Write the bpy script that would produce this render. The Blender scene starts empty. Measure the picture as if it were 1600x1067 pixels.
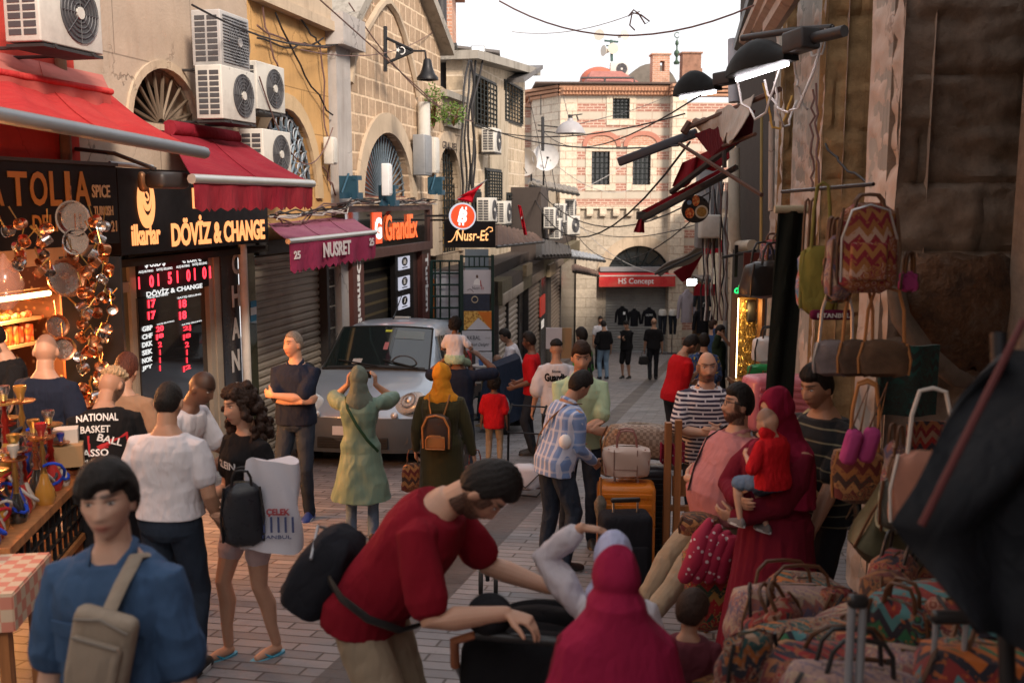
import bpy, bmesh, math, random
import numpy as np
from mathutils import Vector, Matrix, geometry
from mathutils.bvhtree import BVHTree
R = math.radians
PI = math.pi
rnd = random.Random(7)
scene = bpy.context.scene
COL = scene.collection
F = 1556.0
TH = R(8.10)
CAM = Vector((0, 0, 2.11))
FW = Vector((0, math.cos(TH), -math.sin(TH)))
UP = Vector((0, math.sin(TH), math.cos(TH)))
cd = bpy.data.cameras.new('camera'); cam = bpy.data.objects.new('camera', cd); COL.objects.link(cam)
cam.location = CAM; cam.rotation_euler = (PI/2 - TH, 0, 0)
cd.sensor_width = 36.0; cd.lens = 36.0*F/1600
cd.clip_start = 0.05; cd.clip_end = 2000
cd.dof.use_dof = True; cd.dof.focus_distance = 10.5; cd.dof.aperture_fstop = 2.6
scene.camera = cam
SUN_EL, SUN_AZ = R(33), R(152)      # azimuth clockwise from +Y (behind the camera, to the right)
w = bpy.data.worlds.new('World'); scene.world = w; w.use_nodes = True
wt = w.node_tree; bg = wt.nodes['Background']
sky = wt.nodes.new('ShaderNodeTexSky'); sky.sky_type = 'NISHITA'; sky.sun_disc = False
sky.sun_elevation = SUN_EL; sky.sun_rotation = SUN_AZ; sky.air_density = 1.0; sky.dust_density = 3.0; sky.ozone_density = 0.6
tc = wt.nodes.new('ShaderNodeTexCoord'); mp = wt.nodes.new('ShaderNodeMapping'); mp.inputs['Scale'].default_value = (1.2, 1.2, 3.5)
nz = wt.nodes.new('ShaderNodeTexNoise'); nz.inputs['Scale'].default_value = 1.6; nz.inputs['Detail'].default_value = 6
wt.links.new(tc.outputs['Generated'], mp.inputs[0]); wt.links.new(mp.outputs[0], nz.inputs['Vector'])
cr = wt.nodes.new('ShaderNodeValToRGB'); cr.color_ramp.elements[0].position = .35; cr.color_ramp.elements[1].position = .65
cr.color_ramp.elements[0].color = (4.9, 4.85, 5.1, 1); cr.color_ramp.elements[1].color = (7.5, 7.25, 7.1, 1)
wt.links.new(nz.outputs['Fac'], cr.inputs[0])
mx = wt.nodes.new('ShaderNodeMixRGB'); mx.inputs[0].default_value = .86       # thin white overcast over the blue
wt.links.new(sky.outputs[0], mx.inputs[1]); wt.links.new(cr.outputs[0], mx.inputs[2]); wt.links.new(mx.outputs[0], bg.inputs[0])
bg.inputs[1].default_value = .12
sl = bpy.data.lights.new('sun', 'SUN'); sl.energy = 2.75; sl.angle = R(12); sl.color = (1, .85, .69)
sun = bpy.data.objects.new('sun', sl); COL.objects.link(sun)
sd = Vector((math.sin(SUN_AZ)*math.cos(SUN_EL), math.cos(SUN_AZ)*math.cos(SUN_EL), math.sin(SUN_EL)))
sun.rotation_euler = sd.to_track_quat('Z', 'Y').to_euler()
scene.view_settings.view_transform = 'Standard'; scene.view_settings.look = 'None'
scene.view_settings.exposure = 0.80; scene.view_settings.gamma = 1
scene.cycles.use_denoising = True
scene.cycles.max_bounces = 6; scene.cycles.diffuse_bounces = 3; scene.cycles.glossy_bounces = 3; scene.cycles.transmission_bounces = 4
scene.cycles.sample_clamp_indirect = 4; scene.cycles.caustics_reflective = False; scene.cycles.caustics_refractive = False
def P(px, py, D):                   # a point seen at photo pixel (px, py) at depth D metres
 return CAM + Vector(((px-800)/F*D, 0, 0)) + UP*((533.5-py)/F*D) + FW*D
def gz(y): return -.1074*y          # the street runs downhill away from the camera
def G(px, D):                       # the point of the street at column px, depth D
 p = P(px, 480+3268/D, D); p.z = gz(p.y); return p
class Frame:                        # a facade: local x along it (left to right), local -y out of it, z up
 def __init__(s, a, b):
  a, b = Vector(a), Vector(b); d = (b-a).normalized()
  s.rz = math.atan2(d.y, d.x); s.o = Vector((a.x, a.y, 0)); s.u = Vector((d.x, d.y, 0)); s.n = Vector((-d.y, d.x, 0))
  s.m = Matrix.Translation(s.o) @ Matrix.Rotation(s.rz, 4, 'Z')
 def hit(s, px, py, out=0.0):    # facade coordinates (u, z) of what is seen at (px, py) this far out of the wall
  d = P(px, py, 1) - CAM; o = s.o - s.n*out
  t = (o-CAM).dot(s.n)/d.dot(s.n); p = CAM + d*t
  return ((p-s.o).dot(s.u), p.z)
 def w(s, u, y, z): return s.m @ Vector((u, y, z))
def tag(o, label=None, cat=None, group=None, kind=None):
 if label: o['label'] = label
 if cat: o['category'] = cat
 if group: o['group'] = group
 if kind: o['kind'] = kind
 return o
def thing(name, label, cat, loc=(0, 0, 0), rz=0, group=None, rot=None, mat=None):
 o = bpy.data.objects.new(name, None); COL.objects.link(o); o.empty_display_size = .1
 if mat is not None: o.matrix_world = mat; o.matrix_basis = mat
 else:
  o.location = loc; o.rotation_euler = rot if rot else (0, 0, rz)
 return tag(o, label, cat, group)
def wm(o):
 m = o.matrix_basis.copy()
 return (wm(o.parent) @ m) if o.parent else m
def copy_tree(o, parent=None):
 c = o.copy(); COL.objects.link(c); c.parent = parent
 for ch in KIDS.get(o.name, []):
  c2 = copy_tree(ch, c); KIDS.setdefault(c.name, []).append(c2)
 return c
KIDS = {}
def link(name, me, m, parent=None):
 o = bpy.data.objects.new(name, me); COL.objects.link(o)
 if m is not None and not me.materials: me.materials.append(m)
 if parent: o.parent = parent; KIDS.setdefault(parent.name, []).append(o)
 return o
def relabel(o, label): o['label'] = label; return o
class MB:                            # collects shapes, builds ONE mesh object
 def __init__(s): s.v = []; s.f = []; s.sm = []
 def add(s, vs, fs, smooth=False, m=None):
  n = len(s.v)
  s.v += [tuple(m @ Vector(v)) for v in vs] if m else [tuple(v) for v in vs]
  s.f += [tuple(i+n for i in f) for f in fs]; s.sm += [smooth]*len(fs); return s
 def box(s, c, d, rot=None, m=None, bev=0):
  x, y, z = d[0]/2, d[1]/2, d[2]/2
  M_ = Matrix.Translation(Vector(c))
  if rot: M_ = M_ @ (rot.to_matrix().to_4x4() if hasattr(rot, 'to_matrix') else Matrix.Rotation(rot, 4, 'Z'))
  if m: M_ = m @ M_
  if not bev:
   vs = [(i, j, k) for i in (-x, x) for j in (-y, y) for k in (-z, z)]
   fs = [(0, 1, 3, 2), (4, 6, 7, 5), (0, 4, 5, 1), (2, 3, 7, 6), (0, 2, 6, 4), (1, 5, 7, 3)]
   return s.add(vs, fs, False, M_)
  b = min(bev, x*.95, y*.95, z*.95)
  bm = bmesh.new(); bmesh.ops.create_cube(bm, size=1)
  bmesh.ops.scale(bm, vec=(2*x, 2*y, 2*z), verts=bm.verts)
  bmesh.ops.bevel(bm, geom=bm.edges[:], offset=b, segments=3, affect='EDGES', profile=.5)
  vs = [v.co[:] for v in bm.verts]; fs = [tuple(v.index for v in f.verts) for f in bm.faces]; bm.free()
  return s.add(vs, fs, True, M_)
 def b2(s, p, q, bev=0): # box from corner to corner
  return s.box([(a+b)/2 for a, b in zip(p, q)], [abs(b-a) for a, b in zip(p, q)], bev=bev)
 def loft(s, rings, closed=True, caps=True, smooth=True, m=None):
  n = len(rings[0]); vs = [p for r_ in rings for p in r_]; fs = []
  for i in range(len(rings)-1):
   for j in range(n if closed else n-1):
    k = (j+1) % n; fs.append((i*n+j, i*n+k, (i+1)*n+k, (i+1)*n+j))
  if caps and closed: fs += [tuple(range(n))[::-1], tuple((len(rings)-1)*n+j for j in range(n))]
  return s.add(vs, fs, smooth, m)
 def tube(s, pts, r, n=8, m=None, side=None, flat=1.0, round_=False):
  pts = [Vector(p) for p in pts]
  rr = list(r) if hasattr(r, '__len__') else [r]*len(pts)
  if round_:
   d0 = (pts[0]-pts[1]).normalized(); d1 = (pts[-1]-pts[-2]).normalized()
   a = [pts[0]+d0*rr[0]*k for k in (.92, .6)]; ar = [rr[0]*.38, rr[0]*.8]
   b = [pts[-1]+d1*rr[-1]*k for k in (.6, .92)]; br = [rr[-1]*.8, rr[-1]*.38]
   pts = a+pts+b; rr = ar+rr+br
  rings = []; u = None
  for i, p in enumerate(pts):
   t = (pts[min(i+1, len(pts)-1)] - pts[max(i-1, 0)])
   t = t.normalized() if t.length > 1e-9 else Vector((0, 0, 1))
   if u is None:
    u = Vector(side) if side else (Vector((0, 0, 1)) if abs(t.z) < .9 else Vector((1, 0, 0)))
   u = (u - t*u.dot(t))
   u = u.normalized() if u.length > 1e-6 else t.orthogonal().normalized()
   v = t.cross(u)
   rings.append([tuple(p + u*math.cos(a)*rr[i] + v*math.sin(a)*rr[i]*flat) for a in [2*PI*k/n for k in range(n)]])
  return s.loft(rings, m=m)
 def lathe(s, prof, n=16, m=None, caps=True):
  rings = [[(r_*math.cos(2*PI*k/n), r_*math.sin(2*PI*k/n), z) for k in range(n)] for r_, z in prof]
  return s.loft(rings, m=m, caps=caps)
 def prism(s, pts, y0, y1, holes=(), m=None, plane='xz'):
  loops = [list(pts)]+[list(h) for h in holes]; flat = [p for l in loops for p in l]
  tri = geometry.tessellate_polygon([[Vector((a, b, 0)) for a, b in l] for l in loops])
  co = (lambda a, b, y: (a, y, b)) if plane == 'xz' else ((lambda a, b, y: (a, b, y)) if plane == 'xy' else (lambda a, b, y: (y, a, b)))
  N_ = len(flat); vs = [co(a, b, y0) for a, b in flat]+[co(a, b, y1) for a, b in flat]
  fs = [tuple(t) for t in tri]+[tuple(i+N_ for i in t)[::-1] for t in tri]; o = 0
  for l in loops:
   n = len(l); fs += [(o+i, o+(i+1) % n, N_+o+(i+1) % n, N_+o+i) for i in range(n)]; o += n
  return s.add(vs, fs, False, m)
 def sphere(s, c, r, n=16, k=10, m=None):
  rx = (r, r, r) if not hasattr(r, '__len__') else r; rings = []
  for i in range(k+1):
   a = -PI/2+PI*(i+.02 if i == 0 else (i-.02 if i == k else i))/k
   rings.append([(c[0]+rx[0]*math.cos(a)*math.cos(2*PI*j/n), c[1]+rx[1]*math.cos(a)*math.sin(2*PI*j/n), c[2]+rx[2]*math.sin(a)) for j in range(n)])
  return s.loft(rings, m=m)
 def sheet(s, fn, nu, nv, th=0.004, m=None):     # fn(u,v) -> point; closed thin solid
  g = [[Vector(fn(i/nu, j/nv)) for j in range(nv+1)] for i in range(nu+1)]; top = []; bot = []
  for i in range(nu+1):
   for j in range(nv+1):
    a = g[min(i+1, nu)][j]-g[max(i-1, 0)][j]; b = g[i][min(j+1, nv)]-g[i][max(j-1, 0)]
    n = a.cross(b); n = n.normalized() if n.length > 1e-9 else Vector((0, 0, 1))
    top.append(g[i][j]+n*th/2); bot.append(g[i][j]-n*th/2)
  N_ = len(top); W = nv+1; fs = []
  for i in range(nu):
   for j in range(nv):
    a, b, c, d = i*W+j, (i+1)*W+j, (i+1)*W+j+1, i*W+j+1
    fs += [(a, b, c, d), (d+N_, c+N_, b+N_, a+N_)]
  for i in range(nu): fs += [(i*W, i*W+N_, (i+1)*W+N_, (i+1)*W), (i*W+nv, (i+1)*W+nv, (i+1)*W+nv+N_, i*W+nv+N_)]
  for j in range(nv): fs += [(j, j+1, j+1+N_, j+N_), (nu*W+j, nu*W+j+N_, nu*W+j+1+N_, nu*W+j+1)]
  return s.add(top+bot, fs, True, m)
 def build(s, name, mt, parent=None, world=False, label=None, fix=False):
  me = bpy.data.meshes.new(name); vs = s.v
  if world and parent:
   iv = wm(parent).inverted(); vs = [tuple(iv @ Vector(v)) for v in vs]
  me.from_pydata(vs, [], s.f); me.update()
  me.polygons.foreach_set('use_smooth', s.sm)
  bm = bmesh.new(); bm.from_mesh(me); bmesh.ops.recalc_face_normals(bm, faces=bm.faces); bm.to_mesh(me); bm.free()
  if any(s.sm):
   try: me.set_sharp_from_angle(angle=R(48))
   except Exception: pass
  o = link(name, me, mt, parent)
  if label: o['label'] = label
  return o
def add_box(name, mt, parent, c, d, bev=0, rot=None): return MB().box(c, d, rot=rot, bev=bev).build(name, mt, parent)
def npnoise(co, sc, seed=0, oct_=3):
 r_ = np.random.RandomState(seed); p = co*sc; o = np.zeros(len(co)); a = 1.0; w = co*0
 for k in range(oct_):
  d = r_.randn(5, 3); d /= np.linalg.norm(d, axis=1)[:, None]; ph = r_.rand(5)*6.28
  s = np.sin((p+w) @ d.T+ph).sum(1)/3; w = w+np.stack([np.sin(p[:, 1]*1.3+ph[0]), np.sin(p[:, 2]*1.1+ph[1]), np.sin(p[:, 0]*1.2+ph[2])], 1)*.6
  o += a*s; a *= .55; p = p*2.1
 return o
class NT:
 def __init__(s, name):
  s.m = bpy.data.materials.new(name); s.m.use_nodes = True; s.t = s.m.node_tree; s.b = s.t.nodes['Principled BSDF']
 def n(s, typ, ins={}, **props):
  nd = s.t.nodes.new('ShaderNode'+typ)
  for k, v in props.items(): setattr(nd, k, v)
  for k, v in ins.items(): s.set(nd.inputs[k], v)
  return nd
 def set(s, sock, v):
  if hasattr(v, 'is_linked') or hasattr(v, 'links'): s.t.links.new(v, sock)
  else:
   if hasattr(sock.default_value, '__len__') and hasattr(v, '__len__') and len(v) == 3 and len(sock.default_value) == 4: v = (*v, 1)
   sock.default_value = v
 def math(s, op, a, b=0.0, c=0.0): return s.n('Math', {0: a, 1: b, 2: c}, operation=op).outputs[0]
 def mix(s, f, a, b, bt='MIX'): return s.n('MixRGB', {0: f, 1: a, 2: b}, blend_type=bt).outputs[0]
 def co(s, kind='Object', scale=(1, 1, 1)):
  t = s.n('TexCoord').outputs[kind]
  return s.n('Mapping', {0: t, 3: scale}).outputs[0]
 def noise(s, v, sc, det=4, ro=.55, out='Fac'): return s.n('TexNoise', {'Vector': v, 'Scale': sc, 'Detail': det, 'Roughness': ro}).outputs[out]
 def ramp(s, f, stops):
  nd = s.n('ValToRGB', {0: f}); e = nd.color_ramp.elements
  while len(e) < len(stops): e.new(.5)
  for k, (p, c) in enumerate(stops): e[k].position = p; e[k].color = (*c, 1) if len(c) == 3 else c
  return nd.outputs[0]
 def step(s, f, a, b):
  return s.n('MapRange', {0: f, 1: a, 2: b, 3: 0, 4: 1}).outputs[0]
 def bump(s, h, st=.3, dist=.01, prev=None):
  ins = {'Height': h, 'Strength': st, 'Distance': dist}
  if prev is not None: ins['Normal'] = prev
  return s.n('Bump', ins).outputs[0]
 def out(s, **k):
  names = dict(col='Base Color', rough='Roughness', metal='Metallic', normal='Normal', emit='Emission Color', es='Emission Strength', trans='Transmission Weight', alpha='Alpha', coat='Coat Weight', spec='Specular IOR Level', sheen='Sheen Weight', ior='IOR', coatr='Coat Roughness', sss='Subsurface Weight')
  for a, v in k.items(): s.set(s.b.inputs[names[a]], v)
  return s.m
def mulc(c, k): return tuple(min(1, x*k) for x in c)
_mc = {}
def mat(name, col, rough=.7, metal=0, var=.15, vs=4, bump=.15, bs=60, bd=.004, dirt=0, spec=.4, **kw):
 if name in _mc: return _mc[name]
 t = NT(name); v = t.co(); f = t.noise(v, vs)
 c = t.mix(f, mulc(col, 1-var), mulc(col, 1+var))
 if dirt:
  g = t.step(t.noise(v, vs*.6, 6, .7), .48, .72); c = t.mix(t.math('MULTIPLY', g, dirt), c, mulc(col, .35))
 n = t.bump(t.noise(v, bs, 3), bump, bd)
 rg = t.math('MULTIPLY_ADD', t.noise(v, vs*3, 3), .25, rough-.12)
 _mc[name] = t.out(col=c, rough=rg, metal=metal, normal=n, spec=spec, **kw); return _mc[name]
def emat(name, col, st):
 if name in _mc: return _mc[name]
 t = NT(name); v = t.co(); f = t.noise(v, 12, 2); c = t.mix(f, mulc(col, .85), col)
 _mc[name] = t.out(col=(.02, .02, .02), emit=c, es=st, rough=.4); return _mc[name]
def fabric(name, col, rough=.95, wv=500, st=.25, var=.14, vs=5, fade=None, sheen=0, fold=.55):
 if name in _mc: return _mc[name]
 t = NT(name); v = t.co(); f = t.noise(v, vs, 5, .6); c = t.mix(f, mulc(col, 1-var), mulc(col, 1+var))
 if fade: c = t.mix(t.step(t.noise(v, 1.3, 5, .65), .4, .75), c, fade)
 h = t.math('ADD', t.noise(v, wv, 2), t.math('MULTIPLY', t.noise(v, 18, 4), 2.0))
 n1 = t.bump(h, st, .004); fv = t.n('Mapping', {0: v, 3: (1, 1, .45)}).outputs[0]; rg = t.math('ABSOLUTE', t.math('SUBTRACT', t.noise(fv, 6.5, 3, .5), .5)); n2 = t.bump(rg, fold, .08, n1)
 _mc[name] = t.out(col=c, rough=rough, normal=n2, sheen=sheen, spec=.15); return _mc[name]
def xz(t, sx=1, sz=1, rot=False):
 v = t.n('TexCoord').outputs['Object']; sp = t.n('SeparateXYZ', {0: v})
 return t.n('CombineXYZ', {0: t.math('MULTIPLY', sp.outputs[0], sx), 1: t.math('MULTIPLY', sp.outputs[2], sz), 2: 0.0}).outputs[0], sp, v
def plaster(name, col, stain=(.25, .18, .12), crack=.5, amt=.6, joints=0):
 t = NT(name); v2, sp, v = xz(t)
 f = t.noise(v, 1.1, 7, .65); c = t.mix(t.step(f, .3, .7), mulc(col, .78), mulc(col, 1.08))
 st = t.n('Mapping', {0: v, 3: (2.2, 2.2, .35)}).outputs[0]
 g = t.step(t.noise(st, 1.6, 7, .7), .5, .78); c = t.mix(t.math('MULTIPLY', g, amt), c, stain)
 wv = t.n('VectorMath', {0: v, 1: t.n('VectorMath', {0: t.noise(v, 2.2, 4, .6, 'Color'), 1: (.55, .55, .55)}, operation='MULTIPLY').outputs[0]}, operation='ADD').outputs[0]
 vo = t.n('TexVoronoi', {'Vector': wv, 'Scale': .7}, feature='DISTANCE_TO_EDGE').outputs['Distance']
 k = t.math('SUBTRACT', 1, t.step(vo, .002, .010)); k = t.math('MULTIPLY', k, t.step(t.noise(v, .8, 2), .45, .6))
 c = t.mix(t.math('MULTIPLY', k, crack), c, mulc(col, .25))
 h = t.math('ADD', t.noise(v, 25, 5), t.math('MULTIPLY', k, -1.5))
 if joints:
  br = t.n('TexBrick', {'Vector': v2, 'Scale': 1.0, 'Mortar Size': .008, 'Brick Width': 1.55, 'Row Height': joints, 'Color1': (1, 1, 1, 1), 'Color2': (1, 1, 1, 1), 'Mortar': (0, 0, 0, 1)})
  c = t.mix(t.math('MULTIPLY', br.outputs['Fac'], .75), c, mulc(col, .4)); h = t.math('SUBTRACT', h, t.math('MULTIPLY', br.outputs['Fac'], 2))
 return t.out(col=c, rough=.9, normal=t.bump(h, .35, .012), spec=.2)
def blocks(name, c1, c2, mortar, bw, rh, ms=.02, off=.5, big=.5, stain=(.12, .09, .07), rough=.92, bd=.02, amt=.6):
 t = NT(name); v2, sp, v = xz(t)
 vw = t.n('VectorMath', {0: v2, 1: t.n('VectorMath', {0: t.noise(v, 4, 3, .6, 'Color'), 1: (.03, .03, 0)}, operation='MULTIPLY').outputs[0]}, operation='ADD').outputs[0]
 br = t.n('TexBrick', {'Vector': vw, 'Scale': 1.0, 'Mortar Size': ms, 'Mortar Smooth': .3, 'Brick Width': bw, 'Row Height': rh, 'Color1': c1, 'Color2': c2, 'Mortar': mortar, 'Bias': 0.0}, offset=off)
 c = br.outputs['Color']
 c = t.mix(.55, c, t.mix(t.step(t.noise(v, 9, 6, .7), .3, .7), (.35, .33, .31), (1, .97, .93)), 'MULTIPLY')
 c = t.mix(.35, c, c, 'ADD')
 st = t.n('Mapping', {0: v, 3: (1.6, 1.6, .5)}).outputs[0]
 g = t.step(t.noise(st, .9, 7, .7), .48, .8); c = t.mix(t.math('MULTIPLY', g, amt), c, stain)
 h = t.math('ADD', t.math('MULTIPLY', br.outputs['Fac'], -1.0), t.math('MULTIPLY', t.noise(v, 14, 6, .7), .9))
 return t.out(col=c, rough=rough, normal=t.bump(h, .6, bd), spec=.2)
def wood(name, col, sc=1, rough=.55, axis=2):
 if name in _mc: return _mc[name]
 t = NT(name); s = [14*sc]*3; s[axis] = 1.2*sc; v = t.co(scale=tuple(s)); f = t.noise(v, 1.5, 6, .65)
 c = t.mix(t.step(f, .3, .7), mulc(col, .55), mulc(col, 1.25)); _mc[name] = t.out(col=c, rough=rough, normal=t.bump(f, .25, .004)); return _mc[name]
def glass(name, col=(.02, .025, .03), rough=.06, tr=0, alpha=1):
 if name in _mc: return _mc[name]
 t = NT(name); v = t.co(); f = t.noise(v, 3, 3)
 _mc[name] = t.out(col=col, rough=t.math('MULTIPLY_ADD', f, .08, rough), trans=tr, alpha=alpha, spec=.8, coat=.6, ior=1.45); return _mc[name]
BLACK = mat('black metal', (.025, .025, .028), .45, .6)
DKMET = mat('dark painted metal', (.05, .048, .05), .5, .3, dirt=.4)
WHITEP = mat('aged white paint', (.62, .60, .56), .5, dirt=.45, vs=3)
GREYP = mat('grey painted metal', (.30, .31, .33), .45, .3, dirt=.4)
ALU = mat('aluminium', (.55, .55, .56), .35, .9, dirt=.2)
DGLASS = glass('dark glass')
RUBBER = mat('rubber', (.02, .02, .02), .8)
WOODB = wood('brown wood', (.22, .10, .04)); WOODO = wood('orange wood', (.38, .15, .05), .6)
CABLE = mat('cable black', (.02, .018, .02), .6)
CABLEB = mat('cable brown', (.16, .09, .08), .7); CABLEW = mat('cable grey', (.45, .42, .40), .6)
COPPER = mat('copper', (.62, .27, .13), .28, 1, var=.25, vs=9); STEEL = mat('tinned steel', (.55, .53, .52), .25, 1, var=.3, vs=9)
BRASS = mat('brass', (.62, .40, .12), .3, 1)
def text(s, m, size, mt, parent=None, width=None, th=.006, bold=.0, name='lettering', align='CENTER', world=True, height=None, shear=0, sub=0):
 cu = bpy.data.curves.new(name, 'FONT'); cu.body = s; cu.size = 1; cu.extrude = 0; cu.offset = bold; cu.align_x = align; cu.align_y = 'CENTER'; cu.shear = shear
 cu.resolution_u = 3
 o = bpy.data.objects.new('tmp', cu); COL.objects.link(o)
 dg = bpy.context.evaluated_depsgraph_get(); me = bpy.data.meshes.new_from_object(o.evaluated_get(dg)); bpy.data.objects.remove(o)
 vs = [v.co.copy() for v in me.vertices]; fs = [tuple(p.vertices) for p in me.polygons]
 xs = [v.x for v in vs]; ys = [v.y for v in vs]
 sx = width/(max(xs)-min(xs)) if width else size
 sy = height/(max(ys)-min(ys)) if height else size
 cx, cy = ((max(xs)+min(xs))/2 if align == 'CENTER' else 0), (max(ys)+min(ys))/2
 P3 = [Vector(((v.x-cx)*sx, (v.y-cy)*sy, 0)) for v in vs]
 bm = bmesh.new(); bv = [bm.verts.new(p) for p in P3]
 for f in fs:
  try: bm.faces.new([bv[i] for i in f])
  except Exception: pass
 if th:
  r_ = bmesh.ops.extrude_face_region(bm, geom=bm.faces[:])
  for e in r_['geom']:
   if isinstance(e, bmesh.types.BMVert): e.co.z += th
 bm.verts.index_update(); bmesh.ops.recalc_face_normals(bm, faces=bm.faces)
 me2 = bpy.data.meshes.new(name); bm.to_mesh(me2); bm.free(); bpy.data.meshes.remove(me)
 me2.transform((wm(parent).inverted() @ m) if (parent and world) else m)
 return link(name, me2, mt, parent)
def wall_text_m(fr, u, z, out): # text plane facing out of a facade (text x along facade, text y up)
 return fr.m @ Matrix.Translation((u, -out, z)) @ Matrix.Rotation(PI/2, 4, 'X')
def arc(cx, cz, rx, rz, n=16, a0=0, a1=PI): return [(cx+rx*math.cos(a0+(a1-a0)*i/n), cz+rz*math.sin(a0+(a1-a0)*i/n)) for i in range(n+1)]
def pointed(cx, z0, hw, h, n=10): # pointed arch from right base over the apex to left base
 r_ = []
 for i in range(n+1): a = i/n; r_.append((cx+hw*math.cos(a*PI/2)**.85, z0+h*math.sin(a*PI/2)**.95 if a < 1 else z0+h))
 return r_+[(2*cx-x, z) for x, z in r_[::-1][1:]]
# ================================================================ ground
def paving():
 t = NT('street paving'); v = t.n('TexCoord').outputs['Object']
 rot = t.n('Mapping', {0: v, 2: (0, 0, R(12.2))}).outputs[0]
 rn = t.n('VectorMath', {0: rot, 1: t.n('VectorMath', {0: t.noise(v, 1.5, 3, .6, 'Color'), 1: (.03, .03, 0)}, operation='MULTIPLY').outputs[0]}, operation='ADD').outputs[0]
 br = t.n('TexBrick', {'Vector': rn, 'Scale': 1.0, 'Mortar Size': .009, 'Mortar Smooth': .3, 'Brick Width': .42, 'Row Height': .125, 'Color1': (.165, .165, .178), 'Color2': (.285, .283, .30), 'Mortar': (.06, .052, .05), 'Bias': -.1}, offset=.5)
 c = t.mix(t.step(t.noise(v, .7, 5, .6), .35, .7), br.outputs['Color'], t.mix(1, br.outputs['Color'], (1, .91, .86), 'MULTIPLY'))
 g = t.step(t.noise(v, 1.6, 7, .7), .5, .75); c = t.mix(t.math('MULTIPLY', g, .65), c, (.08, .075, .08)); c = t.mix(t.math('MULTIPLY', t.step(t.noise(v, 5, 6, .8), .6, .72), .45), c, (.05, .045, .045))
 sp = t.n('SeparateXYZ', {0: rot}); x = sp.outputs[0]; y = sp.outputs[1]
 def band(q, w_): return t.math('LESS_THAN', t.math('ABSOLUTE', q), w_)
 b1 = band(t.math('SUBTRACT', t.math('PINGPONG', t.math('ADD', x, 2.05), 2.6), 0), .16)
 dk = t.mix(t.noise(v, 6, 4), (.055, .048, .048), (.10, .085, .085)); c = t.mix(t.math('MULTIPLY', b1, t.math('SUBTRACT', 1, t.math('MULTIPLY', br.outputs['Fac'], .6))), c, dk)
 h = t.math('ADD', t.math('MULTIPLY', br.outputs['Fac'], -1), t.math('MULTIPLY', t.noise(v, 18, 5), .6))
 rg = t.math('MULTIPLY_ADD', t.noise(v, 3, 5), .5, .25)
 return t.out(col=c, rough=rg, normal=t.bump(h, .6, .012), spec=.45)
pm = paving()
b = MB(); yy = [-8, 0, 10, 20, 30, 40, 52, 70]
b.loft([[(-25, y, gz(y)), (25, y, gz(y)), (25, y, gz(y)-.6), (-25, y, gz(y)-.6)] for y in yy], smooth=False)
tag(b.build('street', pm), kind='structure')
kp = mat('kerb stone', (.22, .20, .20), .8, dirt=.5, bs=30, bd=.01)
pa, pb = G(752, 18.5), G(826, 24.5); pc, pd = G(905, 44), None
b = MB()
for (a, q) in ((pa, pb), (pb, pc)):
 L_ = 4.5
 b.loft([[(p.x-L_, p.y, gz(p.y)+.13), (p.x, p.y, gz(p.y)+.13), (p.x, p.y, gz(p.y)-.1), (p.x-L_, p.y, gz(p.y)-.1)] for p in (a, q)], smooth=False)
tag(b.build('pavement', mat('pavement stone', (.20, .165, .155), .8, dirt=.5, vs=2, bs=25, bd=.01)), kind='structure')
b = MB()
for k in range(16):
 a = pa.lerp(pb, k/16)+Vector((0, .03, 0)); q = pa.lerp(pb, (k+1)/16)-Vector((0, .02, 0))
 b.loft([[(p.x+.004, p.y, gz(p.y)+.137), (p.x+.17, p.y, gz(p.y)+.125), (p.x+.17, p.y, gz(p.y)-.1), (p.x+.004, p.y, gz(p.y)-.1)] for p in (a, q)], smooth=False)
tag(b.build('kerb', kp), kind='structure')
# ================================================================ the left facade
L = Frame((-6.4, 0), (-6.4+.2163, 1))
def u_of(px, py=300, out=0): return L.hit(px, py, out)[0]
cream = plaster('cream plaster', (.50, .395, .315), (.30, .19, .12), .7, .45, 1.2)
ochre = plaster('ochre plaster', (.62, .37, .155), (.25, .14, .07), .5, .4, .62)
redp = plaster('red paint wall', (.52, .06, .045), (.10, .04, .03), .6, .5)
gable = blocks('gable stone', (.34, .245, .17), (.45, .33, .235), (.66, .52, .38), .36, .325, .022, .37, stain=(.16, .11, .08), bd=.012, amt=.4)
stone2 = blocks('weathered stone', (.40, .32, .23), (.55, .45, .34), (.62, .53, .42), .34, .36, .022, .3, stain=(.14, .11, .08), bd=.012, amt=.5)
rough_stone = blocks('old limestone', (.33, .26, .19), (.46, .37, .28), (.17, .13, .10), .6, .3, .012, .5, stain=(.09, .07, .055), bd=.03, amt=.75)
trim_st = plaster('stone trim', (.55, .44, .33), (.15, .11, .08), .3, .65)
conc = plaster('dirty concrete', (.36, .33, .29), (.08, .07, .06), .5, .8)
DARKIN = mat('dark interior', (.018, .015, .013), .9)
irongrey = mat('blue grey iron', (.16, .21, .26), .5, .4, dirt=.3)
ironblk = mat('black iron', (.03, .035, .035), .5, .5, dirt=.3)
def facade(label, cat, fr, pts, mt, holes=(), th=.45, name='building', group=None, back=True):
 t = thing(name, label, cat, mat=fr.m.copy(), group=group)
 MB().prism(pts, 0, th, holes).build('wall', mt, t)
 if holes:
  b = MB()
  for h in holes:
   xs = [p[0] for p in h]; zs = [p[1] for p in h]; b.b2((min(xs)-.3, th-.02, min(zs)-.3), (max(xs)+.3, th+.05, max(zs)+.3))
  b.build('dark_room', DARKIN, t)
 return t
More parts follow.
